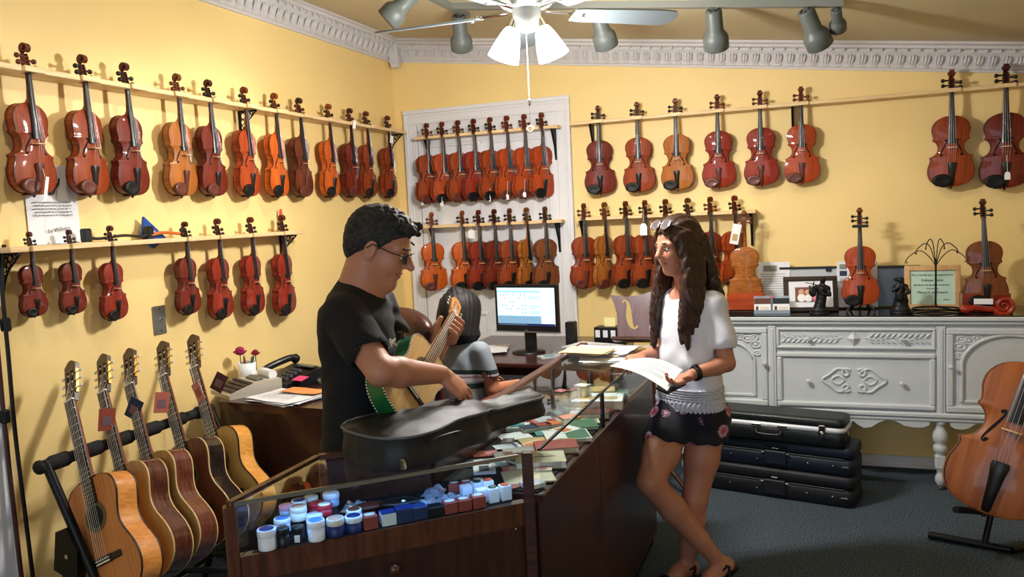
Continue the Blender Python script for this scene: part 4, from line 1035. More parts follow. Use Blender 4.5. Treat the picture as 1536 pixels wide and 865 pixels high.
for lab, x, y, rz in (('crumpled clear plastic bag right of the chin rest', 1.80, -3.345, 20), ('clear plastic parts bag behind the red boxes', 1.86, -3.30, 60), ('clear plastic parts bag at the case back', 1.79, -3.255, 100), ('clear plastic bag with fittings behind the tubs', 1.635, -3.42, 10)):
    mb = MB(); rr = random.Random(lab)
    mb.grid([[((i - 3) * .012, (j - 3) * .010, .006 + rr.uniform(0, .022) * (1 if 0 < i < 6 and 0 < j < 6 else .1)) for j in range(7)] for i in range(7)], 0, False)
    tag(mb.build('plastic_bag', PLASTIC, None, (x, y, Z0), (0, 0, R(rz))), lab, 'bag', 'plastic bags in the corner case')
# books and boxes in the long counter
PAGE = mat('book_pages', (226, 220, 204), .7)
def book(label, x, y, z, w, d, h, rz, cover, extra=None, name='book', cat='book', txt=None):
    t = thing(name, label, cat, (x, y, z), R(rz), group='goods in the long counter')
    MB().box((0, 0, h / 2), (w * .97, d * .97, h * .8)).build('pages', PAGE, t)
    MB().box((0, 0, h - .001), (w, d, .002)).box((0, 0, .001), (w, d, .002)).box((-w / 2, 0, h / 2), (.0018, d, h)).build('cover', cover, t)
    if extra: MB().box((extra[1] * w, extra[2] * d, h + .0004), (w * extra[3], d * extra[4], .0006)).build('cover_print', extra[0], t)
    if txt: text(txt, w * .11, Matrix.Translation((0, d * .1, h + .0012)), INK, t)
    return t
ZB = .845
BK = {n: mat('cover_' + n, c, .5) for n, c in dict(cream=(214, 204, 176), red=(150, 52, 40), white=(222, 224, 226), green=(66, 112, 84), tan=(190, 162, 112), navy=(28, 40, 74), orange=(204, 110, 54), pink=(206, 120, 130), grey=(132, 132, 128), teal=(70, 130, 130), silver=(176, 182, 190), brown=(92, 54, 38)).items()}
BOOKS = [('cream booklet lying nearest the wooden post', 2.005, -3.06, .12, .15, .004, -62, 'cream', None), ('thick cream hymn book with a cross on its cover', 2.0, -2.93, .115, .155, .022, -68, 'cream', ('brown', 0, 0, .04, .6)),
         ('brick red hardback book behind the cream book', 2.005, -2.78, .10, .14, .02, -66, 'red', None), ('white booklet with a green picture, beside the mullion', 2.0, -2.635, .125, .155, .012, -64, 'white', ('green', 0, .22, .9, .5)),
         ('green covered book touching the mullion', 2.0, -2.49, .11, .13, .012, -64, 'green', None), ('white flat box behind the mullion', 1.99, -2.16, .15, .20, .034, -80, 'white', ('tan', .1, 0, .3, .8)),
         ('brown leather book between mullion and white box', 2.02, -2.335, .085, .11, .02, -75, 'brown', None), ('white card near the staff rail', 1.815, -2.66, .09, .11, .004, -50, 'white', None), ('navy little box in the second row', 1.845, -2.585, .05, .06, .02, -50, 'navy', None),
         ('small red box in the second row', 1.88, -2.545, .05, .06, .02, -46, 'red', None), ('orange box in the second row', 1.915, -2.52, .05, .05, .02, -40, 'orange', None), ('tan folded sheet in the middle of the counter', 1.915, -2.70, .10, .12, .003, -55, 'tan', None),
         ('silver card beside the gig bag neck', 1.84, -2.79, .08, .09, .004, -52, 'silver', ('navy', 0, .3, .8, .12)), ('red and pink card beside the gig bag neck', 1.80, -2.87, .06, .10, .004, -60, 'red', ('pink', 0, .1, .6, .4)), ('grey booklet with a photo, middle of the counter', 1.90, -2.83, .09, .11, .006, -55, 'grey', None),
         ('white and blue package by the staff rail', 1.79, -2.56, .07, .09, .014, -70, 'white', ('teal', 0, 0, .7, .6)), ('pink box standing far down the counter', 1.855, -2.22, .045, .045, .07, -20, 'pink', None), ('red thin box standing beside the pink one', 1.895, -2.20, .02, .05, .07, -20, 'red', None),
         ('white carton standing far down the counter', 1.925, -2.15, .05, .05, .08, -20, 'white', None), ('tan box farther down the counter', 1.96, -2.0, .10, .12, .03, -76, 'tan', None), ('navy box left of the pink box', 1.82, -2.32, .06, .06, .025, -30, 'navy', None),
         ('pale sheet of strings packets mid counter', 1.86, -2.42, .10, .12, .004, -60, 'silver', ('red', .2, .1, .4, .3)), ('orange packet beside the strings packets', 1.94, -2.40, .06, .07, .014, -50, 'orange', None), ('white paper sheet at the counter end', 1.90, -1.85, .15, .2, .003, -80, 'white', None),
         ('silver foil bag beside the wooden post', 2.045, -3.135, .05, .06, .012, -40, 'silver', None), ('red leaflet under the foil bag', 1.985, -3.14, .06, .05, .003, -40, 'red', None), ('green booklet far down the counter', 2.0, -1.95, .1, .13, .01, -70, 'green', None)]
for lab, x, y, w, d, h, rz, c, ex in BOOKS:
    book(lab, x, y, ZB, w, d, h, rz, BK[c], (BK[ex[0]], *ex[1:]) if ex else None, name='book' if 'book' in lab.split(',')[0] or 'booklet' in lab else ('small_box' if 'box' in lab or 'carton' in lab or 'package' in lab or 'packet' in lab else 'card'), cat='book' if 'book' in lab else ('box' if 'box' in lab or 'carton' in lab or 'pack' in lab else 'card'))
rr = random.Random(21); nm_ = list(BK); done = set(); spots = []
while len(spots) < 26:
    x, y = rr.uniform(1.80, 2.03), rr.uniform(-3.08, -1.95)
    if all(math.hypot(x - a, y - b) > .062 for a, b in [(q[1], q[2]) for q in BOOKS] + spots): spots.append((x, y))
    else:
        done.add(len(done))
        if len(done) > 6000: break
for k, (x, y) in enumerate(sorted(spots, key=lambda p: p[1])):
    a = nm_[(k * 5 + 2) % 12]; b = nm_[(k * 7 + 5 + k // 12) % 12]; b = b if b != a else nm_[(k * 7 + 6) % 12]
    w_ = rr.uniform(.045, .075); book(f'small {a} packet with {b} print lying among the counter goods', x, y, ZB + .0002, w_, w_ * rr.uniform(.7, 1.3), rr.uniform(.003, .014), rr.uniform(-80, -30), BK[a], (BK[b], 0, rr.uniform(-.15, .2), .7, .45), name='packet', cat='packet')
# papers on the far end of the counter
PAPER = mat('paper', (226, 228, 232), .6); MANILA = mat('manila', (222, 196, 152), .6)
def sheet(label, x, y, z, w, d, rz, m, n=1, name='paper_sheet', cat='paper', group='papers', tilt=0, curl_=.004, lines=False, jit=6):
    t = thing(name, label, cat, (x, y, z), R(rz), group=group); rr = random.Random(label)
    for k in range(n):
        g = [[(w * (i / 6 - .5), d * (j / 6 - .5), curl_ * math.sin(i * 1.3 + k) * math.cos(j * .9 + k) * .5 + curl_ * .5) for j in range(7)] for i in range(7)]
        bt = [[(a, b, c - .0006) for a, b, c in r] for r in g]
        mb = MB().grid(g, 0, True).grid(bt, 0, True, True)
        for e in ((0, 0), (-1, 0)): mb.grid([g[e[0]], bt[e[0]]], 0, False)
        for e in (0, -1): mb.grid([[r[e] for r in g], [r[e] for r in bt]], 0, False)
        mb.build('sheet', m if not isinstance(m, list) else m[k % len(m)], t, (rr.uniform(-.012, .012), rr.uniform(-.012, .012), k * .0034), (R(tilt), 0, R(rr.uniform(-jit, jit))))
    if lines:
        mb = MB()
        for k in range(9): mb.box((-.01, d * (.36 - k * .08), curl_ + n * .0034 + .001), (w * rr.uniform(.5, .8), .0022, .0004))
        mb.build('printed_lines', GREY_INK, t)
    return t
sheet('stack of white papers on the far end of the glass counter', 1.90, -1.72, GT + .004, .20, .28, 82, [PAPER, PAPER, PAPER, MANILA], 7, 'paper_stack', jit=9)
sheet('open manila folder lying on the white papers at the counter end', 1.86, -1.84, GT + .034, .21, .16, -8, MANILA, 3, 'manila_folder', jit=8)
sheet('white envelope sticking out beneath the folder', 1.95, -1.88, GT + .004, .2, .12, 14, PAPER, 2, 'envelope')

# ================================================================ BACK DESK WITH COMPUTER
DKW = wood('dark_cherry_desk', (44, 18, 16), (72, 32, 26), (6, 40, 40), .3, .4, 1.0)
dk = thing('computer_desk', 'dark cherry computer desk in front of the white door', 'desk')
MB().box((1.22, -.62, .787), (1.02, .98, .026), bev=.006).build('desk_top', DKW, dk)
for x in (.735, 1.70): MB().box((x, -.60, .387), (.03, .90, .774), bev=.003).build('side_panel', DKW, dk)
MB().box((1.22, -.2, .45), (.94, .02, .6)).build('modesty_panel', DKW, dk)
MB().box((1.25, -1.12, .70), (.62, .30, .018), bev=.004).box((1.25, -1.0, .735), (.3, .02, .07)).build('keyboard_tray', DKW, dk)
ZD = .80
SCRN = bpy.data.materials.new('screen'); SCRN.use_nodes = True
b_ = SCRN.node_tree.nodes['Principled BSDF']; b_.inputs['Base Color'].default_value = (.02, .02, .02, 1); b_.inputs['Roughness'].default_value = .3
def emis(n, c, s): return mat(n, c, .4, emit=c, es=s)
mo = thing('computer_monitor', 'black widescreen monitor showing a pale blue calendar page', 'monitor', (1.205, -.75, ZD), R(-9))
MB().box((0, 0, .265), (.425, .03, .285), bev=.006).build('bezel', CBLK, mo)
MB().box((0, -.002, .124), (.43, .034, .008), bev=.002).build('silver_lip', ALU, mo)
MB().box((0, .03, .07), (.075, .02, .12), bev=.004).lathe([(.10, 0), (.10, .008), (.06, .014), (.001, .015)], 20).build('stand', CBLK, mo)
sc = MB().box((0, -.0158, .275), (.385, .002, .225)).build('screen', emis('screen_cyan', (176, 232, 240), .95), mo)
MB().box((.147, -.0172, .275), (.088, .0012, .225)).build('side_pane', emis('screen_white', (206, 232, 246), .95), sc)
MB().box((-.045, -.0172, .199), (.295, .0012, .044)).build('grey_band', emis('screen_slate', (104, 140, 168), .8), sc)
MB().box((0, -.0176, .169), (.385, .0012, .014)).build('taskbar', emis('screen_navy', (26, 34, 84), .6), sc)
MB().box((0, -.0176, .379), (.385, .0012, .014)).build('title_bar', emis('screen_pale', (196, 218, 232), .9), sc)
MB().box((-.045, -.0178, .366), (.295, .0012, .006)).build('menu_bar', emis('screen_blue', (96, 168, 216), .8), sc)
ic = MB(); rr = random.Random(4)
for i, (a, b) in enumerate(((-.17, .345), (-.145, .345), (-.12, .35), (-.08, .348), (-.03, .345), (-.005, .35), (-.14, .325), (-.04, .33), (.0, .33), (-.1, .305), (-.08, .305), (-.155, .283), (-.135, .283), (-.085, .28), (-.02, .283), (0, .283), (-.125, .262), (-.1, .262), (-.05, .262), (-.02, .262), (0, .262), (-.02, .24), (0, .24))):
    ic.box((a, -.0176, b), (.007, .001, .006))
for b in (.335, .325, .28, .268, .245, .235): ic.box((.06, -.0176, b), (.07, .001, .002))
for b in (.36, .34, .32, .30, .28, .26, .24): ic.box((.15, -.0184, b), (.07, .001, .0016))
for k in range(16): ic.box((-.18 + k * .012, -.0186, .169), (.007, .001, .008))
ic.build('screen_icons', emis('screen_icon', (80, 110, 120), .5), sc)['kind'] = 'stuff'
text('DELL', .010, Matrix.Translation((0, -.0165, .136)) @ UPRIGHT, GREY_INK, mo, name='logo')
t = thing('speaker', 'slim black computer speaker beside the monitor', 'speaker', (1.40, -.50, ZD), R(-6)); MB().box((0, 0, .075), (.06, .06, .15), bev=.006).build('cabinet', CBLK, t); MB().box((0, -.031, .08), (.05, .003, .12)).build('grille', FOAM, t)
t = thing('keyboard', 'black computer keyboard on the desk tray', 'keyboard', (1.27, -1.16, .709), R(-4)); MB().box((0, 0, .009), (.42, .14, .018), bev=.004).build('deck', CBLK, t)
kk = MB()
for j in range(5):
    for i in range(18): kk.box((-.19 + i * .0222, -.052 + j * .025, .021), (.017, .018, .006))
kk.build('keys', mat('key_black', (40, 40, 44), .5), t)['kind'] = 'stuff'
sheet('white papers left of the monitor on the dark desk', .93, -.72, ZD + .001, .22, .28, 20, PAPER, 4, 'paper_stack')
sheet('white paper hanging over the desk front beside the keyboard', 1.02, -1.03, ZD - .0, .12, .16, 30, PAPER, 1, 'paper_sheet')
for i, (x, y, w, h, l) in enumerate(((1.42, -.80, .10, .01, 'wired clutter packet right of the monitor foot'), (1.48, -.72, .09, .02, 'pale yellow packet behind the clutter'), (1.38, -.90, .12, .008, 'grey string envelope near the desk front'))):
    book(l, x, y, ZD, w, w * .7, h, 20 * i, BK[('grey', 'tan', 'silver')[i]], (BK['teal'], 0, 0, .5, .5), name='packet', cat='packet')
sheet('big heap of white papers beside the speaker', 1.58, -.66, ZD + .001, .22, .30, 70, PAPER, 9, 'paper_stack', jit=14)
t = thing('card_file', 'black card file with white labels and a yellow note', 'box', (1.62, -.36, ZD), R(-4)); MB().box((0, 0, .05), (.20, .10, .10), bev=.003).build('case', CBLK, t)
for k in range(4): MB().box((-.075 + k * .05, -.051, .06), (.03, .002, .045)).build('label_card', PAPER, t)
MB().box((-.01, .0, .125), (.07, .004, .06)).build('sticky_note', mat('pale_note', (240, 232, 170), .6), t)
# wooden music stand with f-holes
MSW = wood('mauve_brown_wood', (92, 72, 78), (120, 98, 104), (40, 40, 5), .25, .6, 1.0)
ms = thing('music_stand', 'wooden music stand with f-shaped cut-outs behind the woman', 'music stand', (1.94, -.72, 0))
lean = Matrix.Translation((0, .0, .88)) @ Matrix.Rotation(R(-18), 4, 'X')
# the desk is built from two halves around each f-hole: a plate with the hole outline bridged to its border
def fplate():
    W_, H_ = .255, .265
    outer = [(-W_, H_ * .98), (-W_ * .9, H_ * .80), (-W_ * .82, H_ * .55), (-W_ * .80, H_ * .3), (-W_ * .78, 0), (W_ * .78, 0), (W_ * .80, H_ * .3), (W_ * .82, H_ * .55), (W_ * .9, H_ * .80), (W_, H_ * .98), (W_ * .6, H_ * .93), (W_ * .3, H_ * .98), (0, H_ * 1.06), (-W_ * .3, H_ * .98), (-W_ * .6, H_ * .93)]
    bm = bmesh.new()
    def loop(pts):
        vs = [bm.verts.new((x, 0, z)) for x, z in pts]; return [bm.edges.new((vs[i], vs[(i + 1) % len(vs)])) for i in range(len(vs))]
    es = loop(outer)
    for s in (-1, 1):
        mid = [(.070, .215, .010), (.078, .228, .008), (.092, .225, .006), (.104, .205, .010), (.108, .17, .016), (.112, .13, .019), (.120, .095, .016), (.134, .070, .010), (.148, .062, .006), (.158, .070, .008), (.160, .082, .010)]
        mid = [(.135 - (a - .115), b, w) for a, b, w in mid]
        L_, R_ = [], []
        for i, (x, z, w) in enumerate(mid):
            p0 = mid[max(0, i - 1)]; p1 = mid[min(len(mid) - 1, i + 1)]; tx, tz = p1[0] - p0[0], p1[1] - p0[1]; l = math.hypot(tx, tz)
            L_.append((s * (x - tz / l * w), z + tx / l * w)); R_.append((s * (x + tz / l * w), z - tx / l * w))
        es += loop(L_ + R_[::-1])
    bmesh.ops.triangle_fill(bm, use_beauty=True, use_dissolve=False, edges=es)
    g = bmesh.ops.extrude_face_region(bm, geom=bm.faces[:])
    bmesh.ops.translate(bm, verts=[v for v in g['geom'] if isinstance(v, bmesh.types.BMVert)], vec=(0, .014, 0))
    bmesh.ops.recalc_face_normals(bm, faces=bm.faces[:])
    me = bpy.data.meshes.new('desk_panel'); bm.to_mesh(me); bm.free(); me.materials.append(MSW); return me
o = obj('desk_panel', fplate(), ms); o.matrix_local = lean
MB().box((0, -.035, -.008), (.44, .085, .022), bev=.005, T=lean).build('ledge', OAKD, ms)
MB().cyl((0, .02, .05), (0, .02, .95), .016, n=12).build('post', OAKD, ms)
for a in (90, 210, 330): MB().tube([(0, .02, .22), (.12 * math.cos(R(a)), .02 + .12 * math.sin(R(a)), .12), (.24 * math.cos(R(a)), .02 + .24 * math.sin(R(a)), .012)], [.014, .014, .012], 8).build('leg', OAKD, ms)

# ================================================================ SIDE DESK BY THE LEFT WALL
sd = thing('side_desk', 'dark brown desk against the left wall, carrying phone and calculator', 'desk')
ZS = .835
mb = MB(); mb.prism([(.25, -2.325), (.90, -2.375), (.68, -1.55), (.02, -1.55), (.02, -2.02)], ZS - .035, ZS, 'xy'); mb.build('desk_top', DKW, sd)
mb = MB(); mb.prism([(.28, -2.30), (.87, -2.35), (.66, -1.58), (.04, -1.58), (.04, -2.0)], 0.0, ZS - .034, 'xy'); mb.build('pedestal', OAKV, sd)
ca_ = thing('printing_calculator', 'beige printing calculator with a paper roll on the side desk', 'calculator', (.255, -2.12, ZS), R(-28))
BEIGE = mat('beige_plastic', (176, 168, 152), .5); mb = MB(); mb.prism([(-.14, 0), (.12, 0), (.12, .06), (-.02, .055), (-.14, .02)], -.11, .11, 'yz'); mb.build('body', BEIGE, ca_, rot=(0, 0, R(0)))
MB().box((.0, .045, .050), (.12, .035, .02), bev=.003, T=Matrix.Rotation(R(14), 4, 'X')).build('display', mat('lcd_grey', (90, 94, 88), .3), ca_)
kk = MB()
for j in range(4):
    for i in range(7): kk.box((-.085 + i * .028, -.112 + j * .028 , .030 + j * .0082), (.02, .02, .014))
kk.build('keys', mat('calc_keys', (64, 50, 48), .5), ca_)['kind'] = 'stuff'
MB().cyl((-.06, .10, .075), (.06, .10, .075), .022, n=16).build('paper_roll', PAPER, ca_)
t = thing('flower_cup', 'white cup holding pens on the side desk', 'cup', (.10, -1.93, ZS))
MB().lathe([(.001, .001), (.036, 0), (.042, .004), (.046, .105), (.043, .105), (.039, .008), (.001, .007)], 22).build('cup_body', CWHITE, t)
for x, y, m in ((.02, .01, 'navy'), (-.02, .015, 'grey'), (.008, -.02, 'red'), (.03, -.01, 'teal')): MB().cyl((x * .5, y * .5, .01), (x * 1.6, y * 1.6, .135), .0045, n=8).build('pen', BK[m], t)
def rose(label, x, y, z, r, m):
    t = thing('rose', label, 'flower', (x, y, z), group='roses in the white cup'); mb = MB()
    for ring, (n, rr_, h, tilt_) in enumerate(((3, .3, .75, 8), (5, .6, .6, 28), (6, .95, .35, 55))):
        for k in range(n):
            a = 2 * math.pi * k / n + ring * .5
            T = Matrix.Rotation(a, 4, 'Z') @ Matrix.Translation((r * rr_ * .6, 0, r * h)) @ Matrix.Rotation(R(tilt_), 4, 'Y')
            mb.ell((0, 0, 0), (r * .13, r * .5, r * .55), 8, 6, T=T)
    mb.ell((0, 0, r * .6), (r * .35, r * .35, r * .45), 8, 6); mb.build('petals', m, t)
    MB().tube([(0, 0, r * .2), (0, 0, -.075)], .0025, 6).build('stem', BK['green'], t)
rose('large magenta silk rose in the white cup', .085, -1.955, ZS + .145, .034, mat('magenta_petal', (158, 24, 84), .6))
rose('smaller dark red silk rose in the white cup', .135, -1.90, ZS + .135, .024, mat('crimson_petal', (140, 26, 30), .6))
t = thing('desk_phone', 'black office phone with handset on the side desk', 'phone', (.37, -1.93, ZS), R(-20))
mb = MB(); mb.prism([(-.11, 0), (.12, 0), (.12, .075), (.09, .08), (-.11, .03)], -.12, .12, 'yz'); mb.build('base', CBLK, t)
MB().tube(spline([(-.105, -.10, .065), (-.10, -.075, .085), (-.095, 0, .105), (-.095, .07, .115), (-.10, .10, .10)], 5), [.024] * 4 + [.017] * 13 + [.024] * 4, 10).build('handset', CBLK, t)
kk = MB()
for j in range(4):
    for i in range(3): kk.box((.0 + i * .026, -.07 + j * .026, .046 + j * .0085), (.018, .018, .012))
kk.build('keypad', mat('phone_keys', (70, 70, 74), .5), t); MB().box((.03, .07, .083), (.12, .04, .006), T=Matrix.Rotation(R(0), 4, 'X')).build('phone_display', mat('lcd_dark', (66, 74, 70), .3), t)
tag(MB().box((0, 0, .001), (.07, .05, .002)).build('sticky_note', mat('pink_note', (226, 70, 120), .6), None, (.49, -2.03, ZS + .052), (R(14), 0, R(-15))), 'bright pink sticky note on the black phone', 'note')
t = thing('desk_calculator', 'grey desktop calculator behind the phone', 'calculator', (.60, -1.86, ZS), R(-35)); MB().box((0, 0, .035), (.13, .18, .03), bev=.006, T=Matrix.Rotation(R(16), 4, 'X')).build('body', BEIGE, t); MB().box((0, .05, .055), (.09, .03, .004), T=Matrix.Rotation(R(16), 4, 'X')).build('display', mat('lcd_grey', (90, 94, 88), .3), t)
kk = MB()
for j in range(4):
    for i in range(5): kk.box((-.044 + i * .022, -.07 + j * .022, .052), (.015, .015, .008), T=Matrix.Rotation(R(16), 4, 'X'))
kk.build('keys', mat('calc_keys', (64, 50, 48), .5), t)
sheet('loose white papers on the front of the side desk', .55, -2.24, ZS + .001, .30, .21, -12, PAPER, 5, 'paper_stack', jit=10, lines=True)
sheet('orange envelope lying on the side desk papers', .60, -2.17, ZS + .024, .22, .10, -6, mat('orange_paper', (224, 146, 84), .6), 1, 'envelope')
t = thing('glue_bottle', 'small bottle with a bright green cap on the side desk', 'bottle', (.30, -1.99, ZS)); MB().lathe([(.001, 0), (.016, 0), (.016, .04), (.008, .05), (.001, .05)], 14).build('body', CFROST, t); MB().lathe([(.010, .048), (.010, .066), (.001, .068)], 12).build('cap', mat('bright_green', (60, 200, 90), .5), t)
for i, (x, y, l) in enumerate(((.17, -1.93, 'crumpled white tissue beside the cup'), (.22, -1.88, 'second crumpled white tissue nearer the phone'))):
    mb = MB(); rr = random.Random(i); mb.grid([[((a - 3) * .014, (b - 3) * .014, .004 + rr.uniform(.01, .05) * (1 if 0 < a < 6 and 0 < b < 6 else .1)) for b in range(7)] for a in range(7)], 0, False)
    tag(mb.build('tissue', PAPER, None, (x, y, ZS)), l, 'tissue')

# ================================================================ THINGS ON THE LEFT WALL
t = thing('switch_plate', 'steel blank switch plate on the yellow left wall', 'switch plate', (0.003, -2.385, 1.22)); MB().box((.002, 0, 0), (.005, .074, .13), bev=.002).build('plate', mat('brushed_steel', (150, 148, 140), .35, .9), t); MB().cyl((.004, 0, 0), (.016, 0, .004), .004, n=8).build('toggle', CHROME, t)
for z in (-.05, .05): MB().cyl((.004, 0, z), (.007, 0, z), .004, n=8).build('screw', CHROME, t)
t = thing('poster', 'white print with verses and a signature on the left wall', 'poster'); y0, y1 = -3.0, -2.765
mb = MB().grid([[(.006 + .012 * max(0, (1.64 - z)) / .05 * .6 + .003 * math.sin(a * 5), y0 + (y1 - y0) * a + (.02 * a if z < 1.63 else 0), z) for a in (0, .2, .4, .6, .8, 1)] for z in (1.90, 1.80, 1.72, 1.66, 1.63, 1.592)], 0, True, True); mb.build('sheet', PAPER, t)
RW90 = Matrix.Rotation(R(90), 4, 'Z') @ UPRIGHT
rr = random.Random(9)
pl = MB()
for k in range(5):
    a = -2.975
    while a < -2.815:
        w = rr.uniform(.006, .018); pl.box((.0135, a + w / 2 + (k % 2) * .006, 1.755 - k * .0125 + rr.uniform(-.0006, .0006)), (.0006, w, .0042)); a += w + .0045
pl.build('verse_lines', GREY_INK, t)['kind'] = 'stuff'
text('by Wilhelm', .022, Matrix.Translation((.018, -2.875, 1.648)) @ RW90 @ Matrix.Rotation(R(6), 4, 'Z'), INK, t, name='signature')
m = MB().tube(spline([(.013, -2.90, 1.785), (.013, -2.885, 1.80), (.013, -2.87, 1.815), (.013, -2.855, 1.83), (.013, -2.85, 1.85)], 4), [.004, .008, .011, .013, .012, .01, .008, .007, .006, .006, .005, .005, .004, .004, .004, .004, .003], 8, flat=.3, up=(1, 0, 0)); m.build('figure_print', INK, t)
# brace the sheet to the wall, items on the lower rack
t = thing('shoulder_rest', 'black shoulder rest lying on the lower left rack', 'shoulder rest', (.06, -2.60, 1.592))
MB().tube(spline([(0, -.19, .03), (0, -.14, .012), (0, 0, .02), (0, .10, .012), (0, .14, .035)], 5), .009, 8, flat=.7).build('bar', CBLK, t)
for y in (-.19, .14): MB().box((0, y, .028), (.03, .04, .055), bev=.006).build('foot', CBLK, t)
t = thing('shoulder_rest', 'orange-brown wooden shoulder rest at the middle of the lower left rack', 'shoulder rest', (.065, -2.36, 1.592))
MB().tube(spline([(0, -.10, .015), (0, -.03, .024), (0, .05, .018), (0, .10, .012)], 5), [.012] * 16, 8, flat=.6).build('bar', wood('orange_bar', (176, 80, 26), (208, 108, 42), (40, 6, 40), .3, .5), t); MB().box((0, .10, .022), (.024, .012, .045), bev=.004).build('foot', CBLK, t)
t = thing('string_packet', 'blue triangular string packet stuck through the lower left rack', 'packet', (.035, -2.43, 1.605)); mb = MB(); mb.prism([(-.05, .0), (.01, -.06), (.09, -.012), (-.03, .085)], -.006, .006, 'yz'); mb.build('packet', mat('packet_blue', (28, 72, 148), .35), t); MB().box((.0065, 0, .02), (.001, .04, .02), T=Matrix.Rotation(R(-35), 4, 'X')).build('print', BK['silver'], t)
t = thing('pencil', 'red-topped wooden stick standing behind the last violin of the lower rack', 'stick', (.03, -1.46, 1.591)); MB().lathe([(.001, 0), (.011, 0), (.012, .03), (.008, .06), (.010, .075), (.001, .077)], 10).build('handle', ROSEWOOD, t); MB().lathe([(.007, .074), (.009, .085), (.008, .12), (.001, .125)], 10).build('red_cap', mat('coral_cap', (220, 60, 66), .5), t)
# long umbrella-like black strap and pole at the near end of the wall
t = thing('bow_case', 'thin black bow case strap hanging from the bracket at the left edge', 'strap'); MB().tube(spline([(.045, -3.135, 1.60), (.045, -3.16, 1.45), (.04, -3.16, 1.2), (.04, -3.165, .9), (.05, -3.165, .5), (.06, -3.165, .05)], 6), .008, 6).build('strap', CBLK, t); MB().tube(spline([(.05, -3.20, 1.55), (.05, -3.205, 1.3), (.05, -3.21, .9), (.06, -3.215, .4), (.07, -3.215, .03)], 6), .009, 6).build('pole', wood('dark_pole', (50, 24, 18), (70, 36, 26), (30, 30, 4), .4, .3), t); MB().box((.05, -3.165, 1.31), (.03, .03, .05), bev=.006).build('clip', RACKM, t); MB().box((.05, -3.205, .98), (.03, .03, .05), bev=.006).build('clip', RACKM, t)

# ================================================================ THINGS ON THE SIDEBOARD
ZC = .9755
RBOX = wood('orange_mahogany', (150, 56, 20), (184, 78, 32), (6, 40, 40), .3, .5)
def stand_box(label, x, y, w, d, h, slot=False, m=None, feet=True):
    t = thing('violin_stand_box', label, 'stand', (x, y, ZC)); m = m or RBOX
    z0 = .018 if feet else 0
    mb = MB().box((0, -d / 2 + .006, z0 + h / 2), (w if not slot else w * .40, .012, h), bev=.002)
    if slot:
        mb = MB().box((-w * .3, -d / 2 + .006, z0 + h / 2), (w * .40, .012, h), bev=.002).box((w * .3, -d / 2 + .006, z0 + h / 2), (w * .40, .012, h), bev=.002)
    mb.build('front_board', m, t)
    MB().box((0, d / 2 - .006, z0 + h / 2), (w, .012, h), bev=.002).build('back_board', m, t)
    for s in (-1, 1): MB().box((s * (w / 2 - .006), 0, z0 + h / 2), (.012, d - .024, h), bev=.002).build('side_board', m, t)
    MB().box((0, 0, .006), (w + .02, d + .01, .012), bev=.002).build('base_board', DKW, t)
    if feet:
        for s in (-1, 1): MB().box((s * (w / 2 - .01), 0, .015), (.02, d, .01)).build('foot', EBONY, t)
    return t
stand_box('orange mahogany box stand holding a violin with its back turned', 2.425, -.25, .215, .11, .10)
V2 = Matrix.Translation((2.42, -.245, ZC + .05)) @ Matrix.Rotation(R(180), 4, 'Z') @ Matrix.Translation((0, .017, 0))
violin('violin shown from the back, standing in an orange box on the sideboard', 'amber', V2, .95, 'r', chin=False, strings=True)
t = thing('price_card', 'white illustrated card hanging on the neck of the back-turned violin', 'card', (2.375, -.29, 1.445), R(10)); MB().box((0, 0, 0), (.05, .002, .12), T=Matrix.Rotation(R(12), 4, 'Y')).build('card', WHITE_TAG, t); MB().box((0, -.0015, -.02), (.03, .001, .04), T=Matrix.Rotation(R(12), 4, 'Y')).build('picture', BK['tan'], t)
violin('orange-red violin standing upright in the middle of the sideboard', 'orange-red', Matrix.Translation((3.055, -.24, ZC + .035)) @ Matrix.Rotation(R(-4), 4, 'X'), .95, 'e', name='violin')
t = thing('violin_easel', 'small black easel under the middle sideboard violin', 'stand', (3.055, -.25, ZC))
for s in (-1, 1): MB().tube([(s * .075, -.05, .003), (s * .06, -.045, .03), (s * .03, -.02, .045), (s * .05, .04, .003)], .006, 6).build('foot', CBLK, t)
MB().tube([(0, .05, .003), (0, .035, .30)], .006, 6).box((0, .02, .30), (.10, .02, .01)).build('back_post', CBLK, t)
tag(MB().box((0, 0, 0), (.085, .03, .016), bev=.004).build('violin_mute', EBONY, None, (3.055, -.305, ZC + .035 + .455), (R(-4), 0, 0)), 'black clamp across the neck of the middle sideboard violin', 'clamp')
stand_box('red-brown slotted box stand holding the right sideboard violin', 3.68, -.24, .23, .11, .10, True, wood('red_brown_box', (104, 34, 18), (138, 52, 28), (6, 40, 40), .3, .5), False)
violin('brown violin leaning slightly left in the slotted box stand', 'brown', Matrix.Translation((3.685, -.25, ZC + .03)) @ Matrix.Rotation(R(-3), 4, 'X') @ Matrix.Rotation(R(-2), 4, 'Y'), .99, 'e')
t = thing('price_card', 'white price slip in front of the slotted box stand', 'card', (3.66, -.325, ZC + .062), R(-6)); MB().box((0, 0, 0), (.09, .003, .03)).build('card', WHITE_TAG, t)
t = thing('carved_scroll', 'small red carved scroll ornament before the slotted box stand', 'ornament', (3.66, -.36, ZC))
pts = []; 
for k in range(40):
    q = k / 39 * R(700); r = .042 * (1 - k / 39) + .008; pts.append((.09 + r * math.cos(q + R(200)), 0, .043 + r * math.sin(q + R(200))))
pts = spline([(-.10, 0, .022), (-.06, 0, .03), (-.02, 0, .028), (.02, 0, .022)], 5) + pts
CRV = wood('red_carving', (128, 26, 14), (166, 46, 26), (30, 30, 30), .25, .7)
MB().tube(pts, [.018 - .010 * (i / len(pts)) for i in range(len(pts))], 10, up=(0, 1, 0)).build('volute', CRV, t); MB().ell((-.09, 0, .026), (.035, .02, .024), 12, 8).build('body_end', CRV, t)
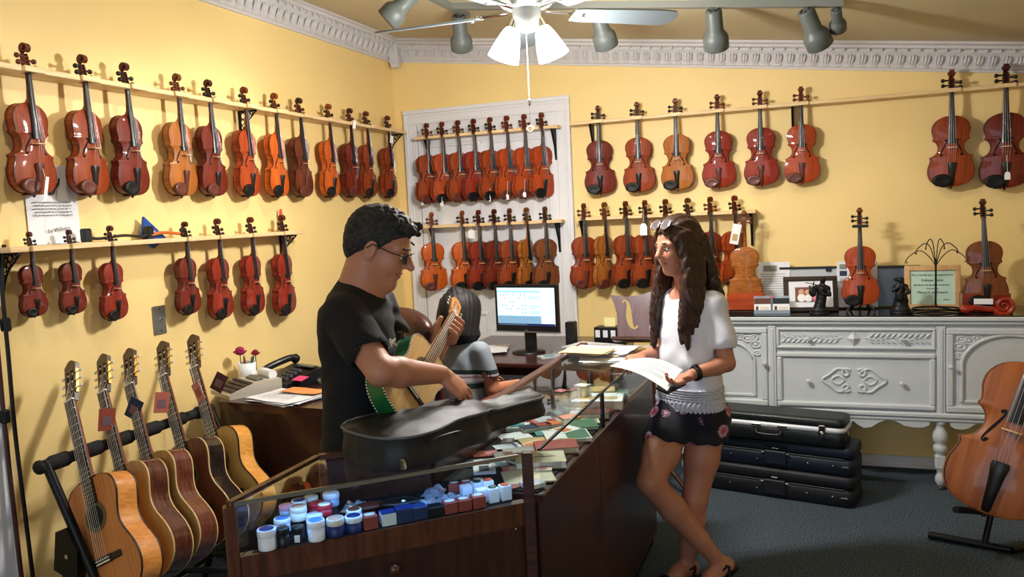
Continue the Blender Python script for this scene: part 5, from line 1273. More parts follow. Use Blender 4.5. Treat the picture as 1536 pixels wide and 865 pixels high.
# papers and frames
def standing(label, x, y, w, h, m, lean_=12, name='paper_sheet', cat='paper', yaw=0):
    t = thing(name, label, cat, (x, y, ZC), R(yaw)); T = Matrix.Rotation(R(-lean_), 4, 'X'); MB().box((0, 0, h / 2), (w, .003, h), T=T).build('sheet', m, t); t['_l'] = lean_; return t, T
t, T = standing('white printed leaflet leaning on the wall behind the business cards', 2.575, -.12, .19, .29, PAPER, 14)
MB().box((-.02, -.002, .25), (.08, .001, .036), T=T).build('header_photo', BK['grey'], t); mb = MB()
for k in range(13): mb.box((-.005 + .004 * (k % 3), -.002, .215 - k * .015), (.15 - .012 * (k % 4), .001, .0025), T=T)
mb.build('printed_lines', GREY_INK, t)
t = thing('business_card_holder', 'clear holder with two stacks of business cards', 'card holder', (2.575, -.345, ZC), R(3))
MB().box((0, .02, .004), (.20, .06, .006), bev=.002).box((0, .03, .055), (.20, .003, .10), T=Matrix.Rotation(R(-8), 4, 'X')).box((0, -.012, .012), (.20, .003, .022)).build('holder', PLASTIC, t)
for i, (x, z, y, m) in enumerate(((-.052, .032, -.002, WHITE_TAG), (.052, .032, -.002, WHITE_TAG), (-.052, .066, .012, BK['brown']), (.052, .066, .012, EBONY))):
    c = MB().box((x, y, z), (.092, .008, .05), T=Matrix.Rotation(R(-8), 4, 'X')).build('card_stack', m, t)
    if i < 2:
        MB().box((x - .03, y - .0045, z), (.014, .001, .024), T=Matrix.Rotation(R(-8), 4, 'X')).build('card_logo', BK['brown'], c); MB().box((x + .012, y - .0045, z + .004), (.05, .001, .003), T=Matrix.Rotation(R(-8), 4, 'X')).box((x + .012, y - .0045, z - .006), (.05, .001, .003), T=Matrix.Rotation(R(-8), 4, 'X')).build('card_text', BK['tan'], c)
tag(MB().box((0, 0, .02), (.024, .004, .014)).build('pink_tab', BK['pink'], None, (2.575, -.31, ZC + .075), (0, 0, 0)), 'tiny pink tab between the two business card stacks', 'tab')
def pframe(label, x, y, w, h, bw, mfr, mmat, lean_, yaw, z=ZC, roll=0, name='framed_picture'):
    t = thing(name, label, 'frame', T=Matrix.Translation((x, y, z)) @ Matrix.Rotation(R(yaw), 4, 'Z') @ Matrix.Rotation(R(-lean_), 4, 'X') @ Matrix.Rotation(R(roll), 4, 'Y'))
    rail_frame(MB(), -w / 2, w / 2, 0, h, bw, 0, .018, .003).build('frame_rail', mfr, t)
    MB().box((0, .003, h / 2), (w - bw, .004, h - bw)).build('mat_board', mmat, t); MB().box((0, .009, h / 2), (w - .01, .004, h - .01)).build('backing', BK['brown'], t)
    return t
DFR = wood('espresso_frame', (26, 16, 14), (46, 30, 26), (40, 40, 6), .3, .5)
t = pframe('dark framed photograph of people leaning on the sideboard', 2.79, -.26, .30, .215, .027, DFR, PAPER, 22, 4)
ph = MB().box((-.01, -.0, .105), (.15, .003, .09)).build('photo', mat('photo_brown', (120, 72, 62), .5), t)
for x, z, m, r in ((-.05, .12, CPEACH, .017), (-.015, .118, CPEACH, .016), (.03, .122, CPEACH, .017), (-.05, .085, WHITE_TAG, .024), (-.012, .082, WHITE_TAG, .022), (.035, .085, BK['pink'], .024)): MB().ell((x, -.0015, z), (r, .002, r * 1.1), 12, 6).build('photo_figure', m, ph)
BRZ = mat('dark_bronze', (34, 34, 38), .45, .5, var=.2, scale=60)
WIRE = mat('black_wire', (20, 22, 20), .45, .5)
t = thing('picture_rail', 'black-edged long panel leaning on the wall behind the frames', 'panel', (2.86, -.055, ZC)); MB().box((0, 0, .13), (.48, .012, .22)).build('panel', mat('pale_grey_panel', (196, 200, 206), .5), t); MB().box((0, -.004, .243), (.50, .02, .012)).box((.03, -.006, .235), (.03, .022, .03)).build('edge', CBLK, t)
t = thing('picture_rail', 'blue-grey panel with a black top edge behind the violin and certificate', 'panel', (3.25, -.055, ZC)); MB().box((0, 0, .12), (.26, .012, .22)).build('panel', mat('slate_blue_panel', (130, 146, 168), .4), t); MB().box((.0, -.004, .238), (.27, .02, .014)).build('edge', CBLK, t)
t = thing('acrylic_display', 'clear acrylic display with leaflets behind the middle violin', 'display', (3.045, -.13, ZC)); T = Matrix.Rotation(R(-8), 4, 'X'); MB().box((0, 0, .145), (.22, .006, .27), T=T).build('leaflet', PAPER, t)
for z, m in ((.25, 'grey'), (.21, 'navy'), (.17, 'silver')): MB().box((-.075, -.004, z), (.04, .002, .03), T=T).build('thumbnail', BK[m], t)
OAKF = wood('light_oak_frame', (196, 150, 96), (220, 178, 122), (40, 40, 6), .4, .3)
t = pframe('light oak framed certificate on pale green paper', 3.435, -.17, .285, .25, .030, OAKF, mat('mint_certificate', (186, 214, 196), .6), 9, -2)
for s_, z, b in ((.0165, .196, 'This Certificate is presented to:'), (.0185, .166, 'Calliope Tunes'), (.0115, .119, 'Presented by'), (.0175, .097, 'Marcia M. del Rosario')):
    text(b, s_, Matrix.Translation((0, -.0005, z)) @ UPRIGHT, INK, t)
cl_ = MB(); rr = random.Random(2); a = -.095
while a < .09: w = rr.uniform(.006, .016); cl_.box((a + w / 2, -.0002, .139), (w, .0006, .0045)); a += w + .004
cl_.box((.07, -.0002, .055), (.03, .0006, .003)).build('fine_print', INK, t)['kind'] = 'stuff'
t = thing('wire_tree', 'black wire jewellery tree on a ring base', 'display tree', (3.43, -.335, ZC))
MB().tube(spline([(.12, .0, .008), (.07, .0, .022), (.012, 0, .034), (0, 0, .05), (0, 0, .12), (0, 0, .22), (0, 0, .30)], 5), .005, 8).build('trunk', WIRE, t)
for r, z in ((.125, .006), (.115, .026)): MB().tube([(r * math.cos(2 * math.pi * k / 32), r * .75 * math.sin(2 * math.pi * k / 32), z) for k in range(33)], .005, 6, caps=False).build('base_ring', WIRE, t)
for s in (-1, 1):
    for (rx, top, end, y) in ((.145, .345, .285, 0), (.10, .385, .335, -.03), (.045, .405, .355, .03)):
        MB().tube(spline([(0, 0, .26), (s * rx * .25, y * .4, top - .03), (s * rx * .55, y * .8, top), (s * rx * .9, y, (top + end) / 2), (s * rx * 1.03, y, end), (s * rx * 1.0, y, end - .006), (s * rx * .95, y, end)], 5), .0026, 6).build('branch', WIRE, t)
# violin cases under the sideboard
CASE = mat('case_nylon', (18, 20, 26), .55, var=.3, scale=90, bump=.1); CASE2 = mat('case_shell', (22, 26, 26), .4, bump=.15, scale=120); NAVYC = mat('case_blue_nylon', (16, 24, 40), .5, var=.2, scale=60)
SILV = mat('case_valance', (206, 208, 216), .45, .2)
def rbox(mb, w, d, z0, z1, r, mi=0, T=None):
    pts = []
    for cx, cy, a0 in ((w / 2 - r, d / 2 - r, 0), (-w / 2 + r, d / 2 - r, 90), (-w / 2 + r, -d / 2 + r, 180), (w / 2 - r, -d / 2 + r, 270)):
        for k in range(6): a = R(a0 + 18 * k); pts.append((cx + r * math.cos(a), cy + r * math.sin(a)))
    n = len(pts); q = [((z0), .0), (z0 + .012, -1), (z1 - .016, -1), (z1 - .005, .3), (z1, 1)]
    rows = []
    for z, s in ((z0, .012), (z0 + .010, 0), (z1 - .016, 0), (z1 - .005, .006), (z1, .02)):
        rows.append([(x * (1 - 2 * s / w), y * (1 - 2 * s / d), z) for x, y in pts])
    vs = [p for r_ in rows for p in r_]; fs = [(i * n + j, i * n + (j + 1) % n, (i + 1) * n + (j + 1) % n, (i + 1) * n + j) for i in range(4) for j in range(n)]
    mb.add(vs, fs, mi, True, T); mb.add(rows[0], [tuple(range(n))[::-1]], mi, False, T); mb.add(rows[-1], [tuple(range(n))], mi, False, T); return mb
def vcase(label, x, y, z, w, d, h, rz, m, kind):
    t = thing('violin_case', label, 'case', (x, y, z), R(rz), group='violin cases on the carpet'); hm = h * (.58 if kind != 'shell' else .55)
    rbox(MB(), w, d, 0, hm, .04).build('lower_shell', m, t); rbox(MB(), w, d, hm + (.014 if kind == 'shell' else .004), h, .04).build('lid', m, t)
    if kind == 'shell':
        rbox(MB(), w + .012, d + .012, hm - .010, hm + .026, .044).build('valance', SILV, t)
        MB().tube(spline([(-.07, -d / 2 - .01, hm - .015), (-.06, -d / 2 - .03, hm - .035), (.05, -d / 2 - .03, hm - .035), (.06, -d / 2 - .01, hm - .015)], 5), .008, 8).build('handle', CBLK, t)
        for xx in (-.075, .065): MB().box((xx, -d / 2 - .008, hm + .006), (.05, .008, .012), bev=.002).build('handle_plate', CHROME, t)
        for xx in (.27, -.29): MB().box((xx, -d / 2 - .008, hm + .004), (.034, .012, .062), bev=.004).ell((xx, -d / 2 - .015, hm - .01), (.012, .008, .016), 10, 6).build('latch', CHROME, t)
        MB().tube([(w / 2 + .004, -.02 + .012 * math.cos(a), hm - .02 + .012 * math.sin(a)) for a in [k * math.pi / 5 for k in range(11)]], .003, 6, caps=False).build('ring', CHROME, t)
    else:
        MB().tube([(s * (w / 2 - .05) if abs(s) < 1.5 else 0, -d / 2 - .001, hm + .002) for s in (-1, 1)], .003, 6).build('zip', mat('zip_grey', (60, 62, 66), .4, .5), t)
        MB().box((0, -d / 2 - .008, h * .4), (.12, .018, h * .5), bev=.006).build('handle_flap', m, t)
        for xx in (-.36, -.25, -.10, -.055, .055, .17, .30): MB().ell((xx, -d / 2 - .004, h * (.34 if abs(xx) > .15 else .28)), (.006, .005, .006), 8, 5).build('stud', CHROME, t)
        for xx, zz in ((-.06, .55), (.06, .55), (0, .72), (.36, .34)): MB().box((xx, -d / 2 - .010, h * zz), (.036, .006, .010), bev=.002).build('buckle', CHROME, t)
    return t
vcase('bottom black fabric violin case of the stack on the carpet', 2.62, -.592, 0, .82, .25, .165, -13, CASE, 'soft')
vcase('dark blue nylon violin case in the middle of the stack', 2.625, -.588, .167, .81, .24, .155, -13, NAVYC, 'soft')
vcase('hard black violin case with silver band on top of the stack', 2.595, -.625, .324, .76, .21, .15, -12, CASE2, 'shell')
# small figures on the sideboard are built with the people's tools further down
# price tags dangling from hung violins
TAGS = [(.245, -.13, 1.735, .022, .034, 'first violin of the upper door row'), (.395, -.13, 1.722, .024, .038, 'second violin of the upper door row'), (.755, -.13, 1.735, .012, .034, 'fifth violin of the upper door row'), (.882, -.13, 1.742, .022, .034, 'sixth violin of the upper door row'), (1.005, -.13, 1.752, .022, .034, 'seventh violin of the upper door row'),
        (.613, -.15, 1.505, .048, .06, 'third violin of the lower door row'), (1.80, -.15, 1.49, .045, .075, 'fourth violin behind the young woman'), (3.80, -.16, 1.705, .028, .042, 'viola at the right edge')]
for x, y, z, w, h, l in TAGS:
    t = thing('price_tag', f'white price tag on a string from the {l}', 'tag', (x, y, z), group='price tags'); MB().prism([(-w / 2, -h / 2), (w / 2, -h / 2), (w / 2, h * .25), (w * .25, h / 2), (-w * .25, h / 2), (-w / 2, h * .25)], 0, .0015, 'xz').build('tag_card', WHITE_TAG, t)
    MB().tube([(0, 0, h / 2), (0, .02, h / 2 + .09)], .0012, 4).build('string', WHITE_TAG, t)
for y, x, z, w, h, rz, l in ((-.80, .14, 2.225, .022, .05, 70, 'tenth violin of the upper left rack'), (-.31, .13, 2.17, .034, .05, 80, 'last violin of the upper left rack'), (-3.01, .13, 1.80, .012, .09, 80, 'first violin of the upper left rack')):
    t = thing('price_tag', f'white price tag on the {l}', 'tag', (x, y, z), R(rz), group='price tags'); MB().box((0, 0, 0), (w, .0015, h), T=Matrix.Rotation(R(12), 4, 'Y')).build('tag_card', WHITE_TAG, t); MB().tube([(0, 0, h / 2), (0, .01, h / 2 + .03)], .001, 4).build('string', WHITE_TAG, t)
# ================================================================ PEOPLE: signed-distance sculpting
class SDF:
    def __init__(s, lo, hi, vox):
        s.lo = np.array(lo, float); s.v = vox; s.n = [int(math.ceil((hi[i] - lo[i]) / vox)) + 1 for i in range(3)]
        s.F = np.full(s.n, .06, np.float32); s.ax = [s.lo[i] + vox * np.arange(s.n[i]) for i in range(3)]
    def _sub(s, lo, hi):
        sl = []
        for i in range(3):
            a = max(0, int((lo[i] - s.lo[i]) / s.v)); b = min(s.n[i], int((hi[i] - s.lo[i]) / s.v) + 2); sl.append(slice(a, max(a, b)))
        X = s.ax[0][sl[0]][:, None, None]; Y = s.ax[1][sl[1]][None, :, None]; Z = s.ax[2][sl[2]][None, None, :]
        return tuple(sl), X, Y, Z
    @staticmethod
    def smin(a, b, k):
        h = np.maximum(k - np.abs(a - b), 0) / k
        return np.minimum(a, b) - h * h * k * .25
    def cap(s, a, b, ra, rb=None, k=.012, sub=False):
        a = np.array(a, float); b = np.array(b, float); rb = ra if rb is None else rb; m = max(ra, rb) + k + .01
        sl, X, Y, Z = s._sub(np.minimum(a, b) - m, np.maximum(a, b) + m)
        d = b - a; L = max(1e-9, d @ d)
        t = np.clip(((X - a[0]) * d[0] + (Y - a[1]) * d[1] + (Z - a[2]) * d[2]) / L, 0, 1)
        D = np.sqrt((X - a[0] - t * d[0]) ** 2 + (Y - a[1] - t * d[1]) ** 2 + (Z - a[2] - t * d[2]) ** 2) - (ra + (rb - ra) * t)
        s._mix(sl, D, k, sub); return s
    def _mix(s, sl, D, k, sub):
        if sub: s.F[sl] = -s.smin(-s.F[sl], D, k)
        else: s.F[sl] = s.smin(s.F[sl], D, k)
    def ell(s, c, r, ax=None, k=.015, sub=False):
        c = np.array(c, float); A = np.eye(3) if ax is None else np.array([list(v) for v in ax], float); m = max(r) + k + .01
        sl, X, Y, Z = s._sub(c - m, c + m)
        q = [((X - c[0]) * A[i][0] + (Y - c[1]) * A[i][1] + (Z - c[2]) * A[i][2]) for i in range(3)]
        k0 = np.sqrt(sum((q[i] / r[i]) ** 2 for i in range(3))); k1 = np.sqrt(sum((q[i] / r[i] ** 2) ** 2 for i in range(3)))
        D = k0 * (k0 - 1) / np.maximum(k1, 1e-6); s._mix(sl, D, k, sub); return s
    def chain(s, pts, rad, k=.012):
        for i in range(len(pts) - 1): s.cap(pts[i], pts[i + 1], rad[i], rad[i + 1], k)
        return s
    def clip(s, p, n, k=.004):
        """remove what lies on the side n points to"""
        n = np.array(n, float); n /= np.linalg.norm(n); X, Y, Z = s.ax[0][:, None, None], s.ax[1][None, :, None], s.ax[2][None, None, :]
        D = ((X - p[0]) * n[0] + (Y - p[1]) * n[1] + (Z - p[2]) * n[2]).astype(np.float32); s.F = np.maximum(s.F, D); return s
    def disp(s, fn):
        X, Y, Z = s.ax[0][:, None, None], s.ax[1][None, :, None], s.ax[2][None, None, :]
        s.F = (s.F + fn(X, Y, Z)).astype(np.float32); return s
    def mesh(s, name, mats):
        F = s.F.copy(); F[0] = F[-1] = .05; F[:, 0] = F[:, -1] = .05; F[:, :, 0] = F[:, :, -1] = .05
        I = F < 0; nx, ny, nz = F.shape
        cnt = np.zeros((nx - 1, ny - 1, nz - 1), np.uint8)
        for i in (0, 1):
            for j in (0, 1):
                for k in (0, 1): cnt += I[i:nx - 1 + i, j:ny - 1 + j, k:nz - 1 + k]
        act = np.argwhere((cnt > 0) & (cnt < 8)); idx = np.full(cnt.shape, -1, np.int32); idx[act[:, 0], act[:, 1], act[:, 2]] = np.arange(len(act))
        cor = np.array([(i, j, k) for i in (0, 1) for j in (0, 1) for k in (0, 1)]); val = np.stack([F[act[:, 0] + c[0], act[:, 1] + c[1], act[:, 2] + c[2]] for c in cor], 1)
        P = np.zeros((len(act), 3)); N = np.zeros(len(act))
        for a in range(8):
            for b in range(a + 1, 8):
                if np.abs(cor[a] - cor[b]).sum() != 1: continue
                va, vb = val[:, a], val[:, b]; m = (va < 0) != (vb < 0); t = np.where(m, va / np.where(m, va - vb, 1), 0)
                P[m] += (cor[a] + t[m, None] * (cor[b] - cor[a])); N[m] += 1
        V = s.lo + s.v * (act + P / N[:, None]); faces = []
        for axis in range(3):
            sh = [nx, ny, nz]; A = [slice(1, n - 1) for n in sh]; lo_ = list(A); hi_ = list(A); lo_[axis] = slice(0, sh[axis] - 1); hi_[axis] = slice(1, sh[axis])
            e0, e1 = I[tuple(lo_)], I[tuple(hi_)]
            for flip, m in ((False, e0 & ~e1), (True, ~e0 & e1)):
                q = np.argwhere(m)
                if not len(q): continue
                for ax_ in range(3):
                    if ax_ != axis: q[:, ax_] += 1
                u, w = [(1, 2), (2, 0), (0, 1)][axis]
                def at(du, dw):
                    r = q.copy(); r[:, u] -= du; r[:, w] -= dw; return idx[r[:, 0], r[:, 1], r[:, 2]]
                quad = np.stack([at(1, 1), at(0, 1), at(0, 0), at(1, 0)], 1)
                faces.append(quad[:, ::-1] if flip else quad)
        Q = np.concatenate(faces); Q = Q[(Q >= 0).all(1)]
        me = bpy.data.meshes.new(name); me.vertices.add(len(V)); me.vertices.foreach_set('co', V.astype(np.float32).ravel())
        me.loops.add(Q.size); me.loops.foreach_set('vertex_index', Q.astype(np.int32).ravel()); me.polygons.add(len(Q))
        me.polygons.foreach_set('loop_start', np.arange(0, Q.size, 4, dtype=np.int32)); me.polygons.foreach_set('use_smooth', np.ones(len(Q), bool))
        for m in mats: me.materials.append(m)
        me.update(calc_edges=True); me.validate(); return me
    def build(s, name, m, parent=None): return obj(name, s.mesh(name, [m]), parent)
def unit(v): v = np.array(v, float); return v / np.linalg.norm(v)
def basis(F, U=(0, 0, 1)):
    F = unit(F); U = np.array(U, float); U = unit(U - F * (U @ F)); return F, np.cross(U, F), U         # forward, left, up
def skin_mat(name, rgb, rough=.5):
    m, N, L, b = _bsdf(name); tc = N.new('ShaderNodeTexCoord'); n = N.new('ShaderNodeTexNoise'); n.inputs['Scale'].default_value = 14; n.inputs['Detail'].default_value = 5
    c = lin(rgb); mx = N.new('ShaderNodeMix'); mx.data_type = 'RGBA'; mx.inputs[6].default_value = (c[0] * .9, c[1] * .8, c[2] * .76, 1); mx.inputs[7].default_value = (min(1, c[0] * 1.08), c[1] * 1.1, c[2] * 1.1, 1)
    L.new(tc.outputs['Object'], n.inputs['Vector']); L.new(n.outputs['Fac'], mx.inputs[0]); L.new(mx.outputs[2], b.inputs['Base Color'])
    b.inputs['Roughness'].default_value = rough; b.inputs['Subsurface Weight'].default_value = .15; b.inputs['Subsurface Radius'].default_value = (.01, .004, .002); b.inputs['Subsurface Scale'].default_value = .6
    return m
def hair_mat(name, rgb1, rgb2, stretch=(160, 160, 8), rough=.45):
    m = wood(name, rgb1, rgb2, stretch, rough, .12 if rough < .6 else 0.0, .8, bump=.9, spec=.3); return m
def head(S, H, F, L, U, s=1.0, neck=None, neck_r=.056, fem=False):
    P = lambda f, l, u: np.array(H) + (F * f + L * l + U * u) * s
    S.ell(P(-.012, 0, .036), (.098 * s, .076 * s, .086 * s), (F, L, U)); S.ell(P(.028, 0, -.03), (.066 * s, .058 * s, .082 * s), (F, L, U), .02)
    cf = .058 if fem else .066
    S.cap(P(cf, .008, -.098), P(cf, -.008, -.098), (.021 if fem else .027) * s, k=.02)
    for q in (-1, 1):
        S.cap(P(-.012, q * .050, -.052), P(.045, q * .018, -.098), .022 * s, .020 * s, .02); S.ell(P(.058, q * .037, -.024), (.026 * s, .022 * s, .03 * s), (F, L, U), .02)
        S.cap(P(.080, q * .016, .022), P(.068, q * .046, .022), .012 * s, .011 * s, .014); S.ell(P(.0955, q * .031, .001), (.013 * s, .017 * s, .010 * s), (F, L, U), .010, True)
        S.ell(P(-.010, q * .077, -.008), (.019 * s, .007 * s, .031 * s), (F, L, U), .006); S.ell(P(-.006, q * .083, -.006), (.010 * s, .005 * s, .018 * s), (F, L, U), .004, True)
        S.ell(P(.096, q * .0105, -.030), (.009 * s, .008 * s, .007 * s), (F, L, U), .007)
        S.cap(P(.074, q * .020, -.004), P(.071, q * .043, -.004), .007 * s, .006 * s, .005)
    S.cap(P(.088, 0, .014), P(.111 if fem else .117, 0, -.024), .009 * s, .0125 * s, .012)
    S.cap(P(.089, .010, -.053), P(.089, -.010, -.053), .0065 * s, k=.006); S.cap(P(.087, .009, -.066), P(.087, -.009, -.066), .0075 * s, k=.006)
    S.cap(P(.085, .019, -.0595), P(.085, -.019, -.0595), .0035 * s, k=.004, sub=True)
    if neck is not None: S.cap(P(-.022, 0, -.05), neck, neck_r * s, neck_r * 1.12 * s, .03)
    return P
EYEW = mat('eye_white', (196, 186, 178), .25); IRIS = mat('iris_brown', (46, 28, 18), .2); LIPM = mat('lip_rose', (166, 84, 80), .45)
def eyes(P, parent, s, F, lidm):
    for q in (-1, 1):
        MB().ell(tuple(P(.0765, q * .031, .0)), (.0125 * s,) * 3, 12, 8).build('eyeball', EYEW, parent); MB().ell(tuple(P(.0855, q * .031, -.001)), (.0058 * s,) * 3, 10, 6).build('iris', IRIS, parent)
def hand(S, w, a, n, right, curl=(25, 30, 20), s=1.0, spread=6, thumb=(.7, .6, .25), tl=1.0):
    a = unit(a); n = np.array(n, float); n = unit(n - a * (n @ a)); b = np.cross(a, n) if right else np.cross(n, a); w = np.array(w, float)
    S.ell(w + a * .05 * s, (.052 * s, .038 * s, .016 * s), (a, b, n), .01)
    for i, (off, ln, r) in enumerate(((.029, .070, .0088), (.010, .079, .0090), (-.010, .072, .0086), (-.028, .056, .0076))):
        k = w + a * (.088 - .006 * abs(i - 1)) * s + b * off * s; S.cap(w + b * off * .45 * s + a * .008, k, .0135 * s, .0118 * s, .008)
        d = unit(a + b * math.tan(R(spread * (1.5 - i)))); p = k; ang = 0
        c3 = curl[i] if hasattr(curl[0], '__len__') else curl
        for sg, (fr, c) in enumerate(zip((.44, .31, .25), c3)):
            ang += c; dd = d * math.cos(R(ang)) + n * math.sin(R(ang)); q = p + dd * ln * fr * s; S.cap(p, q, r * s * (1 - .10 * sg), r * s * (1 - .10 * (sg + 1)), .0035); p = q
    t0 = w + a * .022 * s + b * .022 * s; td = unit(b * thumb[0] + a * thumb[1] + n * thumb[2]); t1 = t0 + td * .042 * s * tl; t2 = t1 + unit(td + a * .5) * .030 * s * tl
    S.cap(w + a * .015 * s, t0, .016 * s, .0145 * s, .008); S.cap(t0, t1, .0135 * s, .0105 * s, .006); S.cap(t1, t2, .0102 * s, .0078 * s, .004)

# ---------------------------------------------------------------- the man
SK1 = skin_mat('skin_man', (186, 130, 104)); TEE = mat('black_tee', (13, 14, 18), .85, bump=.15, scale=50); JEAN = mat('dark_jeans', (20, 24, 38), .8, var=.2, scale=80)
man = thing('person', 'man in black t-shirt and glasses playing a small green guitar', 'person', (0, 0, 0))
tF, tL, tU = basis((.97, .20, 0))
hF, hL, hU = basis((.88, .30, -.40)); HM = np.array((1.548, -3.056, 1.540))
S = SDF((1.24, -3.46, .98), (1.94, -2.66, 1.70), .0045)
nb = np.array((1.492, -3.09, 1.405))
P_ = head(S, HM, hF, hL, hU, .98, nb, .060)
S.cap(HM - hU * .06 - hF * .01, nb, .058, .066, .03)
S.ell((1.475, -3.10, 1.26), (.10, .15, .16), (tF, tL, tU), .03)
Rs, Re, Rw = np.array((1.528, -3.245, 1.345)), np.array((1.682, -3.322, 1.208)), np.array((1.768, -3.118, 1.160))
Ls, Le, Lw = np.array((1.452, -2.93, 1.352)), np.array((1.500, -2.865, 1.150)), np.array((1.562, -2.868, 1.196))
S.chain([Rs, Rs * .5 + Re * .5, Re], [.052, .049, .041]); m1 = Re * .72 + Rw * .28
S.chain([Re, m1, Rw], [.040, .043, .027]); S.chain([Ls, Le], [.05, .042]); 
Nk = lambda z: np.array((1.650, -3.273, 1.054)) + np.array((-.08, .915, .39)) * (z * .64 + .03)
vN = unit((.93, -.07, .35)); vLat = unit((-.348, -.39, .845))
Nk0 = Nk; Nk = lambda z: Nk0(z) + vN * .053
Lw = Nk(.60) - vN * .050 - vLat * .050
S.chain([Le, Le * .65 + Lw * .35, Lw], [.042, .041, .027])
# left hand closed round the neck
S.ell((Lw + Nk(.70) - vN * .035 - vLat * .030) / 2, (.045, .030, .02), (unit(Nk(.7) - Lw), vLat, vN), .012)
for i in range(4):
    c = Nk(.665 + .040 * i); kn = c - vN * .026 - vLat * (.040 - .002 * i); pip = c + vN * .006 - vLat * .048; dip = c + vN * .027 - vLat * .027; tip = c + vN * .021 - vLat * .003
    S.cap(Lw + (kn - Lw) * .35, kn, .013, .0115, .006); S.chain([kn, pip, dip, tip], [.0108, .0102, .0092, .0082], .003)
t0 = Nk(.63) - vN * .034 - vLat * .012; t1 = Nk(.68) - vN * .020 + vLat * .024; t2 = Nk(.72) - vN * .006 + vLat * .034
S.chain([Lw, t0, t1, t2], [.02, .015, .0115, .0085], .005)
hand(S, Rw, (.55, .42, -.66), (-.72, .1, -.60), True, ((12, 22, 16), (18, 24, 18), (24, 26, 18), (30, 28, 20)), .98, 7, (.55, .75, .2))
body = S.build('body', SK1, man)
for q in (-1, 1): MB().tube([tuple(P_(.0925 - .42 * (l - .014), q * l, .026)) for l in (.012, .024, .036, .048)], [.003, .0045, .004, .002], 6).build('eyebrow', mat('brow_grey', (44, 38, 36), .8), man)
eyes(P_, man, .98, hF, SK1)
MB().tube([tuple(P_(.0935, q, -.0545)) for q in (.019, .009, 0, -.009, -.019)], [.002, .0045, .005, .0045, .002], 8, flat=.6).tube([tuple(P_(.091, q, -.067)) for q in (.018, .009, 0, -.009, -.018)], [.002, .005, .006, .005, .002], 8, flat=.6).build('lips', mat('lip_brown', (150, 88, 76), .5), man)
# t-shirt
S = SDF((1.20, -3.46, .84), (1.76, -2.70, 1.50), .005)
ax = (tF, tL, tU)
S.ell((1.475, -3.10, 1.30), (.108, .168, .13), ax, .05).ell((1.482, -3.10, 1.16), (.110, .152, .17), ax, .06).ell((1.470, -3.10, 1.00), (.110, .150, .16), ax, .06).ell((1.465, -3.10, .90), (.108, .148, .10), ax, .06)
S.cap(nb - np.array((.01, 0, .03)), nb + np.array((-.012, 0, -.0)), .078, .066, .04)
S.cap((1.505, -3.22, 1.352), (1.465, -2.95, 1.355), .055, .055, .05)
se = Rs * .42 + Re * .58; S.chain([Rs, se], [.064, .066], .03); so = Ls * .42 + Le * .58; S.chain([Ls, so], [.062, .064], .03)
S.cap(Rs + (Re - Rs) * .52, Re + (Re - Rs) * .3, .054, .052, .004, True); S.cap(Ls + (Le - Ls) * .52, Le + (Le - Ls) * .3, .054, .052, .004, True)
S.cap(nb + np.array((.005, 0, -.02)), HM - hU * .02, .062, .085, .006, True)
S.clip((0, 0, .862), (0, 0, -1))
S.disp(lambda X, Y, Z: .0028 * np.sin(38 * X + 9 * np.sin(11 * Z + 5 * Y) + 30 * Z) * np.sin(13 * Z + 3 * Y) + .0012 * np.sin(90 * Z + 40 * Y + 20 * X))
S.build('t_shirt', TEE, man)
# chest lettering
zc = unit((.90, -.42, .10)); xc = unit(np.cross((0, 0, 1), zc)); yc = np.cross(zc, xc)
T = Matrix(((xc[0], yc[0], zc[0], 1.590), (xc[1], yc[1], zc[1], -3.128), (xc[2], yc[2], zc[2], 1.245), (0, 0, 0, 1)))
sl = MB()
for x, z, ln, an_ in ((-.030, .004, .030, 70), (-.018, .004, .030, 110), (-.006, .004, .030, 70), (.006, .004, .030, 110), (.022, .006, .026, 95), (.034, .012, .016, 40), (.036, .0, .016, 140)):
    sl.box((0, 0, 0), (ln, .0055, .006), T=T @ Matrix.Translation((x, z, 0)) @ Matrix.Rotation(R(an_), 4, 'Z'))
sl.build('shirt_print', WHITE_TAG, man)['kind'] = 'stuff'
# trousers and shoes
S = SDF((1.22, -3.34, .05), (1.72, -2.86, .95), .008)
S.ell((1.45, -3.10, .84), (.112, .15, .12), ax, .04)
for q, fx in ((-1, .03), (1, -.02)):
    hp = np.array((1.45, -3.10, .80)) + tL * .085 * q; kn = np.array((1.47 + fx, -3.10, .45)) + tL * .10 * q; an_ = np.array((1.45 + fx, -3.10, .09)) + tL * .11 * q
    S.chain([hp, kn, an_], [.088, .064, .052], .02)
S.build('trousers', JEAN, man)
for q, fx in ((-1, .03), (1, -.02)):
    c = np.array((1.45 + fx, -3.10, 0)) + tL * .11 * q
    MB().ell(tuple(c + tF * .06 + np.array((0, 0, .035))), (.135, .048, .05), 14, 8).box(tuple(c + tF * .06 + np.array((0, 0, .012))), (.26, .09, .024), bev=.01).build('shoe', CBLK, man)
